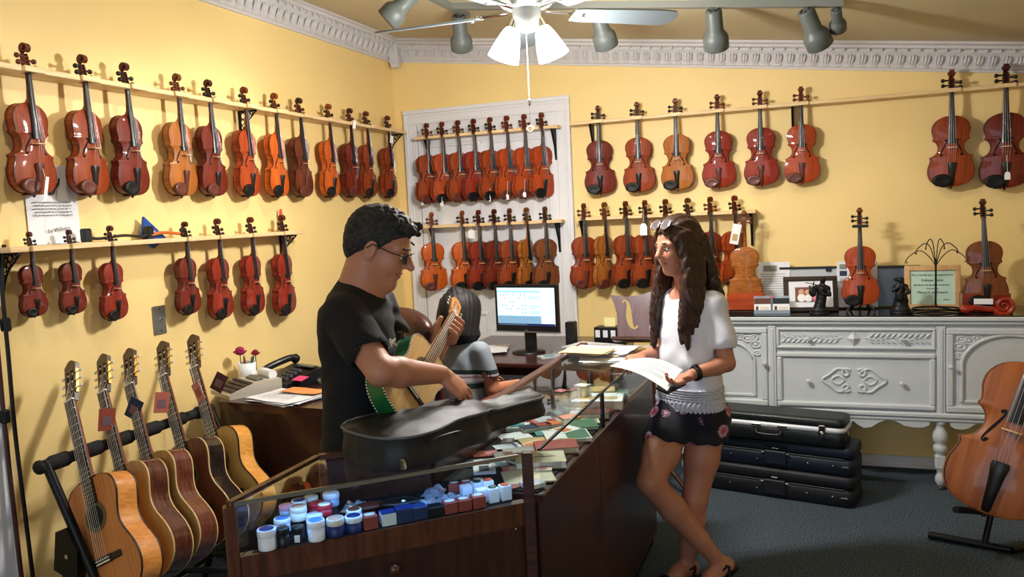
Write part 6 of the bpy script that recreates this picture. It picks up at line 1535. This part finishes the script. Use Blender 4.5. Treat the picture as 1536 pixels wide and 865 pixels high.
# hair: short and curly
S = SDF((1.38, -3.20, 1.42), (1.70, -2.92, 1.72), .004)
Q = lambda f, l, u: HM + (hF * f + hL * l + hU * u) * .98
S.ell(Q(-.014, 0, .042), (.103, .082, .089), (hF, hL, hU), .015).ell(Q(-.068, 0, -.005), (.040, .066, .066), (hF, hL, hU), .03)
rr = random.Random(5)
for k in range(190):
    f_, l_ = rr.uniform(-.095, .092), rr.uniform(-.075, .075); u_ = .040 + .087 * math.sqrt(max(0, 1 - (f_ / .11) ** 2 - (l_ / .09) ** 2)); r_ = rr.uniform(.006, .010); S.ell(Q(f_, l_, u_ + rr.uniform(-.004, .004)), (r_, r_, r_), None, .006)
for k in range(26):
    r_ = rr.uniform(.008, .014); S.ell(Q(.078 + rr.uniform(-.02, .018), rr.uniform(-.058, .058), .092 + rr.uniform(-.014, .016)), (r_, r_, r_), None, .006)
S.ell(Q(.075, 0, -.005), (.075, .095, .068), (hF, hL, hU), .012, True); S.ell(Q(.125, 0, .038), (.052, .08, .042), (hF, hL, hU), .008, True); S.ell(Q(.01, .0, -.085), (.085, .12, .05), (hF, hL, hU), .012, True)
for q in (-1, 1): S.ell(Q(-.002, q * .088, -.02), (.028, .024, .042), (hF, hL, hU), .008, True)
S.disp(lambda X, Y, Z: .0008 * np.sin(410 * X + 190 * Y + 9 * np.sin(70 * Z)) * np.sin(370 * Z + 180 * X + 9 * np.sin(65 * Y)) + .0012 * np.sin(140 * X + 8 * np.sin(50 * Y)) * np.sin(150 * Z + 7 * np.sin(60 * X)))
S.build('hair', hair_mat('black_curly_hair', (20, 19, 20), (58, 56, 56), (90, 90, 90), .7), man)
# glasses
GLM = mat('spectacle_frame', (22, 20, 20), .3, .5); LENS = mat('tinted_lens', (40, 44, 34), .1, coat=.6, alpha=.75)
g = MB()
for q in (-1, 1):
    pts = [Q(.106 - .010 * abs(math.cos(a)), q * .036 + .026 * math.cos(a), .0 + .017 * math.sin(a)) for a in [k * math.pi / 8 for k in range(17)]]
    g.tube([tuple(p) for p in pts], .0016, 6, caps=False); g.tube([tuple(Q(.098, q * .062, .006)), tuple(Q(.05, q * .080, .006)), tuple(Q(-.008, q * .085, .012)), tuple(Q(-.022, q * .083, -.006))], .0018, 6)
g.tube([tuple(Q(.104, .011, .004)), tuple(Q(.108, 0, .008)), tuple(Q(.104, -.011, .004))], .0016, 6); gl = g.build('glasses', GLM, man)
for q in (-1, 1): MB().ell(tuple(Q(.101, q * .036, 0)), (.002, .002, .002), 6, 4).add([tuple(Q(.104 - .010 * abs(math.cos(a)), q * .036 + .025 * math.cos(a), .016 * math.sin(a))) for a in [k * math.pi / 8 for k in range(16)]], [tuple(range(16))]).build('lens', LENS, gl)

# ---------------------------------------------------------------- the young woman
SK2 = skin_mat('skin_woman', (182, 126, 102)); BLOUSE = mat('white_chiffon', (218, 220, 232), .6, bump=.05, scale=30)
wo = thing('person', 'young woman with long brown hair in white blouse reading a paper', 'person', (0, 0, 0))
hF, hL, hU = basis((-.66, -.74, -.10), (-.05, .0, 1)); HW = np.array((2.262, -1.790, 1.452)); bF, bL, bU = basis((-.62, -.78, 0))
S = SDF((2.0, -2.22, 0.0), (2.60, -1.58, 1.60), .0046)
nb = np.array((2.298, -1.770, 1.268)); P_ = head(S, HW, hF, hL, hU, .95, nb, .047, True)
S.ell((2.305, -1.785, 1.12), (.075, .125, .15), (bF, bL, bU), .03).ell((2.305, -1.80, .93), (.068, .105, .14), (bF, bL, bU), .03).ell((2.305, -1.81, .77), (.085, .13, .12), (bF, bL, bU), .03)
Ls, Le, Lw = np.array((2.415, -1.84, 1.225)), np.array((2.468, -1.882, .972)), np.array((2.338, -2.005, .946)); Rs, Re, Rw = np.array((2.196, -1.725, 1.228)), np.array((2.168, -1.735, .985)), np.array((2.118, -1.900, .996))
S.cap(Ls, Rs, .04, .04, .03)
for a, b, c in ((Ls, Le, Lw), (Rs, Re, Rw)): S.chain([a, a * .5 + b * .5, b], [.042, .039, .033]); S.chain([b, b * .7 + c * .3, c], [.033, .034, .022])
hand(S, Lw, (-.70, -.66, -.25), (.25, .1, .95), False, ((20, 30, 22), (24, 32, 24), (26, 34, 26), (28, 36, 28)), .88, 5, (.55, .7, .5))
hand(S, Rw, (-.40, -.90, -.02), (-.2, .25, -.93), True, ((28, 38, 24), (34, 40, 26), (38, 42, 28), (42, 44, 30)), .86, 4, (.35, .8, .6))
# legs: the right one crossed in front of the left
Rh, Rk, Ra = np.array((2.235, -1.835, .72)), np.array((2.168, -2.050, .505)), np.array((2.418, -1.885, .118)); Lh, Lk, La = np.array((2.375, -1.80, .72)), np.array((2.322, -1.880, .385)), np.array((2.272, -1.830, .075))
S.chain([Rh, Rh * .45 + Rk * .55, Rk], [.086, .074, .056], .03); S.chain([Rk, Rk * .68 + Ra * .32, Rk * .3 + Ra * .7, Ra], [.053, .055, .040, .031], .02)
S.chain([Lh, Lh * .5 + Lk * .5, Lk], [.086, .070, .053], .03); S.chain([Lk, Lk * .68 + La * .32, Lk * .3 + La * .7, La], [.051, .053, .038, .031], .02)
# feet: right heel lifted, toes on the carpet
Rt = np.array((2.352, -1.975, .028)); Rhl = np.array((2.448, -1.868, .108)); S.chain([Ra, Rhl], [.030, .028]); S.chain([Ra, Ra * .45 + Rt * .55, Rt], [.031, .031, .022], .014); S.chain([Rhl, Rt], [.026, .024], .014)
for k in range(5): S.cap(Rt + np.array((.030 - .015 * k, -.004 + .006 * k, 0)), Rt + np.array((.012 - .015 * k, -.036 + .007 * k, -.010)), .010 if k else .012, .008, .004)
Lt = np.array((2.205, -1.945, .034)); Lhl = np.array((2.290, -1.800, .045)); S.chain([La, Lhl], [.030, .030]); S.chain([La, La * .5 + Lt * .5, Lt], [.032, .033, .022], .014); S.chain([Lhl, Lt], [.028, .024], .014)
for k in range(5): S.cap(Lt + np.array((.030 - .015 * k, -.012 + .007 * k, 0)), Lt + np.array((.010 - .015 * k, -.040 + .008 * k, -.008)), .010, .008, .004)
S.build('body', SK2, wo); eyes(P_, wo, .95, hF, SK2)
LQ = lambda f, l, u: HW + (hF * f + hL * l + hU * u) * .95
MB().tube([tuple(LQ(.088, q, -.054 + abs(q) * -.12)) for q in (.018, .009, 0, -.009, -.018)], [.002, .0058, .0062, .0058, .002], 8, flat=.7).tube([tuple(LQ(.0865, q, -.066 + abs(q) * .2)) for q in (.017, .009, 0, -.009, -.017)], [.002, .0062, .007, .0062, .002], 8, flat=.7).build('lips', LIPM, wo)
for q in (-1, 1):
    MB().tube([tuple(LQ(.0905 - .10 * (l - .016) , q * l, .027 + .16 * (l - .016) if l < .04 else .029)) for l in (.014, .024, .034, .046)], [.002, .0032, .003, .0014], 6).build('eyebrow', mat('brow_dark', (36, 24, 20), .7), wo)
    MB().tube([tuple(LQ(.0875 - .0012 * (abs(l - .031) * 1000) ** .9 * .5, q * l, .0085 - .3 * abs(l - .031))) for l in (.019, .025, .031, .037, .044)], .0016, 5).build('eyelash', CBLK, wo)
# blouse
S = SDF((2.06, -2.05, .72), (2.60, -1.56, 1.34), .005); ax = (bF, bL, bU)
S.ell((2.300, -1.788, 1.14), (.094, .138, .14), ax, .05).ell((2.300, -1.80, 1.00), (.102, .142, .16), ax, .06).ell((2.302, -1.81, .88), (.110, .152, .16), ax, .06)
S.cap(Ls - bU * .015, Rs - bU * .015, .05, .05, .04); S.chain([Ls - bU * .01, Ls * .36 + Le * .64 + bL * .012], [.046, .053], .03); S.chain([Rs - bU * .01, Rs * .45 + Re * .55 - bL * .008], [.045, .051], .03)
S.cap(Ls * .45 + Le * .55, Le + (Le - Ls) * .2, .0415, .048, .004, True); S.cap(Rs * .5 + Re * .5, Re + (Re - Rs) * .2, .042, .048, .004, True)
S.cap(nb + bF * .03, nb + bU * .1 + bF * .02, .062, .07, .008, True); S.clip((0, 0, .842), (0, 0, -1))
S.disp(lambda X, Y, Z: .004 * np.sin(55 * (X * .78 - Y * .62) + 6 * np.sin(9 * Z)) * np.clip((1.12 - Z) * 3, .1, 1) + .0018 * np.sin(70 * Z + 60 * X + 20 * Y) * np.sin(25 * Y))
S.build('blouse', BLOUSE, wo)
MB().box((0, 0, 0), (.075, .006, .008), bev=.002).build('pocket_trim', BLOUSE, wo, tuple(np.array((2.302, -1.79, 1.075)) + bF * .10 + bL * .06), (0, 0, math.atan2(bL[1], bL[0])))
# lace hem: two crochet rows and a ring of hanging petals
LACE = mat('white_lace', (214, 214, 226), .8, bump=.8, scale=160)
lc_ = MB(); pt = MB(); cx, cy = 2.302, -1.81
def ring_pt(a, ra=.117, rb=.160): d = bF * math.cos(a) * ra + bL * math.sin(a) * rb; return np.array((cx, cy, 0)) + d, unit(d)
for z in (.862, .852, .842, .832, .822): lc_.tube([tuple(ring_pt(2 * math.pi * k / 64)[0] + np.array((0, 0, z + .0025 * (k % 2)))) for k in range(65)], .0052, 5, caps=False)
for k in range(46):
    p, d = ring_pt(2 * math.pi * k / 46); T = frame(tuple(p + np.array((0, 0, .797))), tuple(d), (d[0] * .04, d[1] * .04, 1)); pt.ell((0, 0, 0), (.004, .0125, .028), 8, 8, T=T); pt.tube([tuple(T @ Vector((.003, .011 * math.cos(a), -.004 + .020 * math.sin(a)))) for a in [j * math.pi / 5 for j in range(11)]], .0022, 5, caps=False)
lc_.build('lace_band', LACE, wo); pt.build('lace_petals', LACE, wo)['kind'] = 'stuff'
# flowered shorts
def floral():
    m, N, L, b = _bsdf('floral_print'); tc = N.new('ShaderNodeTexCoord'); v = N.new('ShaderNodeTexVoronoi'); v.inputs['Scale'].default_value = 15; nz = N.new('ShaderNodeTexNoise'); nz.inputs['Scale'].default_value = 60; nz.inputs['Detail'].default_value = 2
    ad = N.new('ShaderNodeMix'); ad.data_type = 'RGBA'; ad.inputs[0].default_value = .035; L.new(tc.outputs['Object'], ad.inputs[6]); L.new(nz.outputs['Color'], ad.inputs[7]); L.new(ad.outputs[2], v.inputs['Vector'])
    r = N.new('ShaderNodeValToRGB'); r.color_ramp.interpolation = 'CONSTANT'; e = r.color_ramp.elements; e[0].position = 0; e[0].color = (*lin((150, 50, 80)), 1); e[1].position = .16; e[1].color = (*lin((196, 100, 104)), 1)
    for p, c in ((.24, (140, 40, 74)), (.30, (214, 196, 214)), (.36, (186, 110, 150)), (.40, (15, 17, 30))):
        q = e.new(p); q.color = (*lin(c), 1)
    sp = N.new('ShaderNodeSeparateColor'); gt = N.new('ShaderNodeMath'); gt.operation = 'GREATER_THAN'; gt.inputs[1].default_value = .22; mx = N.new('ShaderNodeMix'); mx.data_type = 'RGBA'; mx.inputs[6].default_value = (*lin((15, 17, 30)), 1)
    L.new(v.outputs['Distance'], r.inputs[0]); L.new(v.outputs['Color'], sp.inputs[0]); L.new(sp.outputs[0], gt.inputs[0]); L.new(gt.outputs[0], mx.inputs[0]); L.new(r.outputs[0], mx.inputs[7]); L.new(mx.outputs[2], b.inputs['Base Color']); b.inputs['Roughness'].default_value = .8
    return m
S = SDF((2.06, -2.05, .52), (2.56, -1.60, .86), .005)
S.ell((2.303, -1.812, .76), (.105, .150, .10), ax, .04); S.chain([Rh + (0, 0, .0), Rh * .66 + Rk * .34], [.100, .094], .04); S.chain([Lh, Lh * .78 + Lk * .22], [.100, .096], .04)
S.cap(Rh * .62 + Rk * .38, Rk, .080, .08, .004, True); S.cap(Lh * .72 + Lk * .28, Lk, .080, .08, .004, True); S.clip(Rh * .60 + Rk * .40, (0, -.35, -1)); S.clip((0, 0, .625), (0, 0, -1)); S.clip((0, 0, .83), (0, 0, 1))
S.disp(lambda X, Y, Z: .002 * np.sin(80 * X + 40 * Y + 20 * Z)); S.build('shorts', floral(), wo)
# hair
S = SDF((2.08, -2.05, 1.0), (2.52, -1.60, 1.62), .0045); Q = LQ
S.ell(Q(-.020, 0, .050), (.104, .088, .092), (hF, hL, hU), .02).ell(Q(-.05, 0, -.02), (.075, .084, .11), (hF, hL, hU), .03)
S.ell(Q(.085, 0, -.04), (.065, .068, .105), (hF, hL, hU), .012, True)
rr = random.Random(11)
def strand(pts, rad): S.chain([tuple(p) for p in spline([tuple(p) for p in pts], 4)], np.interp(np.linspace(0, len(rad) - 1, 4 * (len(pts) - 1) + 1), range(len(rad)), rad), .012)
D = lambda p, f, l, z: np.array(p) + bF * f + bL * l + np.array((0, 0, z))
for q in (-1, 1):
    for k in range(9):
        a = k / 8; st_ = Q(.05 - .09 * a, q * (.062 + .02 * math.sin(a * 3)), .055 - .02 * a)
        mid = Q(.035 - .08 * a, q * (.088 + .004 * math.sin(k)), -.06); sh = D((2.30, -1.775, 1.24), .098 - .06 * a, q * (.088 + .02 * a), 0); end = D((2.30, -1.785, 1.075), .125 - .07 * a + rr.uniform(-.01, .01), q * (.085 + .028 * a + rr.uniform(-.012, .012)), rr.uniform(-.06, .03) + (.0 if q < 0 else .02))
        strand([st_, mid, sh, (sh + end) / 2 + bL * rr.uniform(-.01, .01), end], [.018, .022, .021, .017, .006])
for k in range(9):
    l = -.075 + .15 * k / 8; strand([Q(-.09, l, .03), Q(-.10, l * 1.1, -.08), D((2.30, -1.78, 1.20), -.105, l * 1.15, 0), D((2.30, -1.785, 1.06), -.115, l * 1.1, rr.uniform(-.03, .02))], [.02, .026, .024, .008])
S.disp(lambda X, Y, Z: .0016 * np.sin(330 * (X * .5 + Y * .8) + 9 * np.sin(16 * Z)) * np.clip(2.0 - Z, 0, 1) + .0022 * np.sin(150 * (X - Y) + 7 * np.sin(11 * Z)))
S.build('hair', hair_mat('long_brown_hair', (26, 16, 13), (70, 42, 30), (170, 170, 6), .38), wo)
# sunglasses pushed up on the hair
MIR = mat('mirror_lens', (196, 190, 206), .08, .9); t = thing('sunglasses', 'mirrored round sunglasses pushed up on the woman\'s hair', 'sunglasses')
gg = MB()
for q in (-1, 1):
    c = Q(.072, q * .036, .112); ax1, ax2 = hL, unit(hU * .75 - hF * .66); nn = np.cross(ax1, ax2)
    ringp = [c + ax1 * .028 * math.cos(a) + ax2 * .026 * math.sin(a) for a in [k * math.pi / 10 for k in range(21)]]
    gg.tube([tuple(p) for p in ringp], .0017, 6, caps=False); MB().ell((0, 0, 0), (.027, .025, .003), 18, 6, T=frame(tuple(c), tuple(ax1), tuple(nn if nn @ hF > 0 else -nn))).build('lens', MIR, t)
    gg.tube([tuple(c + ax1 * q * .028), tuple(Q(.0, q * .095, .075)), tuple(Q(-.055, q * .093, .03))], .0017, 6)
gg.tube([tuple(Q(.076, .010, .116)), tuple(Q(.08, 0, .118)), tuple(Q(.076, -.010, .116))], .0017, 6); gg.build('frame', STEEL, t)
t = thing('wristwatch', 'dark wristwatch on the woman\'s left wrist', 'watch'); T = frame(tuple(Lw * .86 + Le * .14), (0, 0, 1), tuple(Lw - Le)); MB().lathe([(.030, -.011), (.0315, -.010), (.0315, .010), (.030, .011)], 20, T=T).build('band', CBLK, t); MB().lathe([(.001, .036), (.014, .035), (.015, .030)], 14, T=T @ Matrix.Rotation(R(90), 4, 'Y')).build('dial', GLM, t)
# sandals
SOLE = mat('tan_sole', (150, 112, 78), .7); SND = mat('black_sandal', (16, 15, 16), .5)
for nm, heel, toe, lift in (('black strappy sandal on the lifted right foot', Rhl, Rt, .0), ('black strappy sandal on the flat left foot', Lhl, Lt, .0)):
    t = thing('sandal', nm, 'sandal', group='sandals'); dv = unit(toe - heel); sd_ = unit(np.cross(dv, (0, 0, 1))); dn = unit(np.cross(sd_, dv)); dn = dn if dn[2] < 0 else -dn
    h0 = heel + dn * .031 - dv * .03; t0_ = toe + dn * .022 + dv * .045
    if nm.endswith('right foot'): t0_ = toe + np.array((0, 0, -.019)) + unit((dv[0], dv[1], 0)) * .04
    else: h0[2] = max(.012, h0[2]); t0_[2] = .012
    rows = []
    for k in range(9):
        u = k / 8; p = h0 + (t0_ - h0) * u; w = .024 + .014 * math.sin(u * 2.6) + (-.012 if k == 8 else 0); rows.append([tuple(p - sd_ * w), tuple(p + sd_ * w), tuple(p + sd_ * w + dn * .011), tuple(p - sd_ * w + dn * .011), tuple(p - sd_ * w)])
    mb = MB().grid(rows, 0, False); mb.add(rows[0][:4], [(0, 1, 2, 3)]).add(rows[-1][:4], [(3, 2, 1, 0)]); mb.build('sole', SND, t)
    ank = Ra if 'right' in nm else La
    MB().tube([tuple(ank + sd_ * .036 * math.cos(a) + dv * .036 * math.sin(a) - np.array((0, 0, .008))) for a in [k * math.pi / 8 for k in range(17)]], .006, 6, caps=False).build('ankle_strap', SND, t)
    for q in (-1, 1): MB().tube([tuple(ank + sd_ * .035 * q), tuple((ank + heel) / 2 + sd_ * .034 * q), tuple(h0 + dv * .07 + sd_ * .030 * q)], .006, 6).build('side_strap', SND, t)
    c = toe + dv * .0; MB().tube([tuple(h0 + (t0_ - h0) * .72 + sd_ * .040), tuple(c + sd_ * .026 - dn * .02), tuple(c - dn * .028), tuple(c - sd_ * .026 - dn * .02), tuple(h0 + (t0_ - h0) * .72 - sd_ * .040)], .008, 6).build('toe_strap', SND, t)
# the paper and the phone she holds
c00, c10, c11, c01 = np.array((2.022, -2.075, .989)), np.array((2.262, -2.125, .905)), np.array((2.302, -1.985, .962)), np.array((2.105, -1.955, 1.000))
gr = []
for i in range(9):
    u = i / 8; row = []
    for j in range(7): v = j / 6; p = c00 * (1 - u) * (1 - v) + c10 * u * (1 - v) + c11 * u * v + c01 * (1 - u) * v; row.append(tuple(p + np.array((0, 0, .020 * math.sin(u * math.pi) + .006 * math.sin(v * math.pi)))))
    gr.append(row)
t = thing('document', 'white printed sheet held in the young woman\'s hands', 'paper'); MB().grid(gr, 0, True).grid([[(a, b, c - .0008) for a, b, c in r] for r in gr], 0, True, True).build('sheet', PAPER, t)
ln = MB()
def gp(u, v):
    p = c00 * (1 - u) * (1 - v) + c10 * u * (1 - v) + c11 * u * v + c01 * (1 - u) * v; return p + np.array((0, 0, .020 * math.sin(u * math.pi) + .006 * math.sin(v * math.pi) + .0012))
for k in range(11):
    v = .15 + .07 * k; ln.grid([[tuple(gp(u, v)), tuple(gp(u, v + .012))] for u in [.12 + .74 * q / 8 * (1 if k % 3 else .7) for q in range(9)]], 0, False)
ln.build('printed_lines', GREY_INK, t)
tag(MB().box((0, 0, 0), (.065, .125, .008), bev=.003).build('mobile_phone', CBLK, None, (2.262, -2.045, .905), (R(8), R(14), R(-25))), 'black mobile phone under the sheet in the woman\'s left hand', 'phone')

# ---------------------------------------------------------------- seated child and the leather chair
SK3 = skin_mat('skin_child', (176, 116, 88)); ch = thing('person', 'child with black hair in striped grey t-shirt, seated facing the monitor', 'person')
cF, cL, cU = basis((.42, .90, 0)); S = SDF((.98, -2.06, .40), (1.62, -1.30, 1.32), .0065); HC = np.array((1.232, -1.752, 1.155)); P_ = head(S, HC, *basis((.35, .92, -.12)), .90, np.array((1.226, -1.78, 1.03)), .045)
ax = (cF, cL, cU); cc_ = np.array((1.24, -1.785, 0)); tz = lambda f, l, z: cc_ + cF * f + cL * l + np.array((0, 0, z))
S.ell(tz(0, 0, .90), (.08, .11, .15), ax, .03).ell(tz(0, 0, .70), (.085, .12, .12), ax, .03)
for q in (-1, 1):
    sh, el, wr = tz(0, q * .125, 1.0), tz(.03, q * .165, .815), tz(.24, q * .12, .80); S.chain([sh, el, wr], [.04, .034, .024], .015); hand(S, wr, tuple(cF), (0, 0, -1), q < 0, (20, 25, 20), .78)
    S.chain([tz(.02, q * .07, .64), tz(.34, q * .09, .62), tz(.36, q * .09, .44)], [.07, .055, .042], .02)
S.build('body', SK3, ch)
def stripe_mat():
    m, N, L, b = _bsdf('striped_tee'); tc = N.new('ShaderNodeTexCoord'); sp = N.new('ShaderNodeSeparateXYZ'); mr = N.new('ShaderNodeMapRange'); mr.inputs[1].default_value = .70; mr.inputs[2].default_value = 1.05; r = N.new('ShaderNodeValToRGB'); r.color_ramp.interpolation = 'CONSTANT'; e = r.color_ramp.elements
    e[0].position = 0; e[0].color = (*lin((134, 142, 152)), 1); e[1].position = .36; e[1].color = (*lin((26, 48, 44)), 1)
    for p, c in ((.43, (134, 142, 152)), (.455, (204, 198, 206)), (.51, (150, 110, 116)), (.53, (204, 198, 206)), (.555, (24, 40, 40)), (.615, (134, 142, 152))): q = e.new(p); q.color = (*lin(c), 1)
    L.new(tc.outputs['Object'], sp.inputs[0]); L.new(sp.outputs['Z'], mr.inputs[0]); L.new(mr.outputs[0], r.inputs[0]); L.new(r.outputs[0], b.inputs['Base Color']); b.inputs['Roughness'].default_value = .85; return m
S = SDF((1.0, -2.04, .58), (1.56, -1.50, 1.10), .006); S.ell(tz(0, 0, .90), (.088, .122, .16), ax, .05).ell(tz(0, 0, .76), (.100, .128, .16), ax, .05); S.cap(tz(0, -.10, .995), tz(0, .10, .995), .042, .042, .03)
for q in (-1, 1): sh, el = tz(0, q * .125, 1.0), tz(.03, q * .165, .815); S.chain([sh, sh * .38 + el * .62], [.045, .048], .02); S.cap(sh * .45 + el * .55, el + (el - sh) * .3, .040, .043, .004, True)
S.cap(tz(0, 0, 1.06), tz(0, 0, 1.14), .05, .06, .008, True); S.clip((0, 0, .62), (0, 0, -1)); S.disp(lambda X, Y, Z: .003 * np.sin(50 * X + 30 * Z) * np.sin(24 * Y + 9 * Z)); S.build('t_shirt', stripe_mat(), ch)
S = SDF((.98, -2.02, .36), (1.66, -1.28, .76), .008)
for q in (-1, 1): S.chain([tz(.0, q * .07, .655), tz(.34, q * .09, .62), tz(.36, q * .09, .5)], [.088, .07, .06], .03)
S.build('trousers', JEAN, ch)
S = SDF((1.04, -1.96, .98), (1.42, -1.56, 1.34), .005); F3, L3, U3 = basis((.35, .92, -.12)); Q = lambda f, l, u: HC + (F3 * f + L3 * l + U3 * u) * .90
S.ell(Q(-.02, 0, .035), (.108, .100, .100), (F3, L3, U3), .02).ell(Q(-.035, 0, -.05), (.095, .112, .095), (F3, L3, U3), .04).ell(Q(-.03, 0, -.10), (.09, .118, .05), (F3, L3, U3), .03).ell(Q(-.055, .0, .125), (.032, .042, .026), (F3, L3, U3), .01)
S.ell(Q(.095, 0, -.05), (.07, .065, .10), (F3, L3, U3), .012, True); S.disp(lambda X, Y, Z: .0016 * np.sin(260 * (X + Y * .6) + 5 * np.sin(14 * Z)))
S.build('hair', hair_mat('black_bob_hair', (10, 9, 10), (28, 25, 25), (170, 170, 6), .6), ch)
LEA = mat('oxblood_leather', (58, 24, 20), .4, coat=.25, var=.25, scale=20, bump=.08); ARMW = wood('reddish_arm_wood', (92, 42, 26), (128, 66, 42), (30, 30, 6), .3, .5)
lcx = thing('leather_chair', 'oxblood leather swivel armchair with wooden arms behind the man', 'chair', (1.262, -1.80, 0), math.atan2(cF[1], cF[0]) - R(12))
SD = SDF((-.36, -.34, .30), (.36, .34, 1.24), .009); SD.ell((.02, 0, .49), (.27, .26, .075), None, .03)
sdm = SD.build('seat', LEA, lcx)
SD = SDF((-.50, -.34, .48), (.0, .34, 1.26), .009)
for z, x in ((.62, -.225), (.78, -.25), (.94, -.275), (1.08, -.295), (1.15, -.305)): SD.ell((x, 0, z), (.058 if z < 1.1 else .066, .245, .17 if z < 1.0 else .08), None, .05)
SD.build('backrest', LEA, lcx)
for q in (-1, 1):
    MB().tube(spline([(-.20, q * .28, .70), (-.10, q * .30, .80), (.08, q * .31, .83), (.22, q * .305, .80), (.25, q * .30, .74)], 6), [.022] * 6 + [.03] * 13 + [.024] * 6, 10, flat=.7).build('armrest', ARMW, lcx); MB().tube(spline([(.22, q * .30, .77), (.16, q * .30, .62), (.10, q * .27, .47)], 5), .02, 8).build('arm_support', ARMW, lcx)
MB().cyl((0, 0, .10), (0, 0, .44), .03, n=14).build('column', RACKM, lcx)
for k in range(5):
    a = 2 * math.pi * k / 5; l = MB().tube([(0, 0, .11), (.27 * math.cos(a), .27 * math.sin(a), .065)], [.026, .018], 8).build('leg', ARMW, lcx); MB().ell((.28 * math.cos(a), .28 * math.sin(a), .028), (.024, .024, .027), 10, 6).build('caster', CBLK, l)

# ---------------------------------------------------------------- the gig bag on the counter
BAG = mat('black_vinyl_bag', (24, 25, 27), .55, coat=.0, var=.2, scale=12, bump=.25); BAGT = mat('grey_bag_lining', (70, 72, 74), .6, bump=.3, scale=40)
bag = thing('gig_bag', 'black vinyl guitar gig bag lying on the glass counter', 'bag')
b0 = np.array((1.665, -3.435)); b1 = np.array((1.945, -2.82)); bd = unit(b1 - b0); bn = np.array((-bd[1], bd[0])); ZG = GT + .0045
BOS = .93
BO = [(0, 0), (.004, .06), (.02, .105), (.06, .138), (.11, .150), (.17, .146), (.22, .130), (.27, .112), (.31, .108), (.35, .112), (.39, .108), (.42, .092), (.45, .066), (.48, .050), (.55, .047), (.64, .050), (.70, .054), (.735, .046), (.745, .02), (.747, 0)]
def bagp(l, w, z): p = b0 + bd * l + bn * w; return (p[0], p[1], z)
BD = dense([(a * BOS, b) for a, b in BO], 60); rows_t = []; H = lambda l: .085 if l < .36 else .085 - .025 * min(1, (l - .36) / .12)
mb = MB(); US = [-1, -.97, -.85, -.6, -.3, 0, .3, .6, .85, .97, 1]
top = [[bagp(l, u * w, ZG + H(l) + (.022 * (1 - abs(u) ** 2.2) * min(1, w / .06) + .006 * math.sin(l * 37 + u * 5) * (1 - abs(u)) + .004 * math.sin(l * 61 - u * 9) * (1 - abs(u)))) for u in US] for l, w in BD]
mb.grid(top, 0, True, True); mb.grid([[bagp(l, u * w, ZG) for u in US] for l, w in BD], 0, True)
bag_o = mb.build('shell', BAG, bag); sdm = MB()
for q in (-1, 1): sdm.grid([[bagp(l, q * (w + (.006 * math.sin(k * 1.57) if w > .01 else 0)), ZG + H(l) * k / 4) for l, w in BD] for k in range(5)], 0, True, flip=(q > 0))
sdm.build('side_wall', BAG, bag)
zp = MB()
for q in (-1, 1): zp.tube([bagp(l, q * w, ZG + H(l) + .001) for l, w in BD], .0042, 6)
zp.build('zip_piping', mat('piping_grey', (92, 94, 94), .5), bag)
MB().tube(spline([bagp(.12, -.152, ZG + .06), bagp(.14, -.175, ZG + .075), bagp(.2, -.175, ZG + .075), bagp(.22, -.142, ZG + .06)], 5), .008, 8, flat=.5).build('carry_handle', BAG, bag)
MB().box(bagp(.04, -.14, ZG + .02), (.014, .014, .03), bev=.003).build('buckle', CHROME, bag)

# ---------------------------------------------------------------- small bronze figures
def figure(label, x, y, bow):
    t = thing('figurine', label, 'figurine', (x, y, ZC)); S = SDF((-.09, -.07, 0), (.09, .07, .24), .0035)
    if bow:
        S.ell((0, 0, .02), (.05, .04, .02), None, .01).chain([(0, 0, .03), (.01, 0, .09), (.015, 0, .14)], [.034, .026, .030], .01); S.chain([(.045, 0, .145), (-.015, 0, .15)], [.016, .016]); S.ell((.02, 0, .195), (.015, .016, .02)).cap((.018, 0, .16), (.02, 0, .185), .009)
        S.chain([(.045, 0, .145), (.055, -.02, .11), (.02, -.035, .115)], [.012, .010, .007], .005).chain([(-.015, 0, .15), (-.04, -.02, .125), (-.05, -.03, .16)], [.012, .010, .007], .005)
        S.ell((-.035, -.035, .13), (.022, .008, .03), None, .004); S.cap((-.035, -.035, .15), (-.028, -.035, .19), .004, .004, .003)
    else:
        S.ell((0, 0, .016), (.055, .04, .016), None, .01).chain([(.0, 0, .02), (.005, 0, .07), (0, 0, .115)], [.045, .034, .026], .012); S.ell((0, 0, .145), (.03, .022, .026), None, .012); S.ell((.005, -.003, .182), (.016, .017, .02)).ell((-.02, -.006, .19), (.014, .01, .012)); S.chain([(.028, 0, .15), (.04, -.025, .12), (.0, -.035, .10)], [.012, .010, .007], .005).chain([(-.028, 0, .15), (-.035, -.025, .13), (-.01, -.035, .15)], [.012, .010, .007], .005); S.ell((-.005, -.035, .10), (.022, .014, .032), None, .005); S.cap((-.004, -.035, .12), (.012, -.03, .185), .005, .004, .004)
    S.disp(lambda X, Y, Z: .0014 * np.sin(120 * X + 60 * Z) * np.sin(150 * Z + 70 * Y)); S.build('cast_figure', BRZ, t)
    if bow: MB().tube([(-.075, -.045, .185), (.05, -.045, .155)], .0022, 5).build('bow', BRZ, t)
    MB().lathe([(.052, 0), (.054, .008), (.048, .014), (.001, .015)], 20).build('plinth', BRZ, t)
figure('dark bronze violinist statuette in front of the framed photograph', 2.835, -.345, True)
figure('dark bronze cellist statuette beside the oak-framed certificate', 3.255, -.325, False)
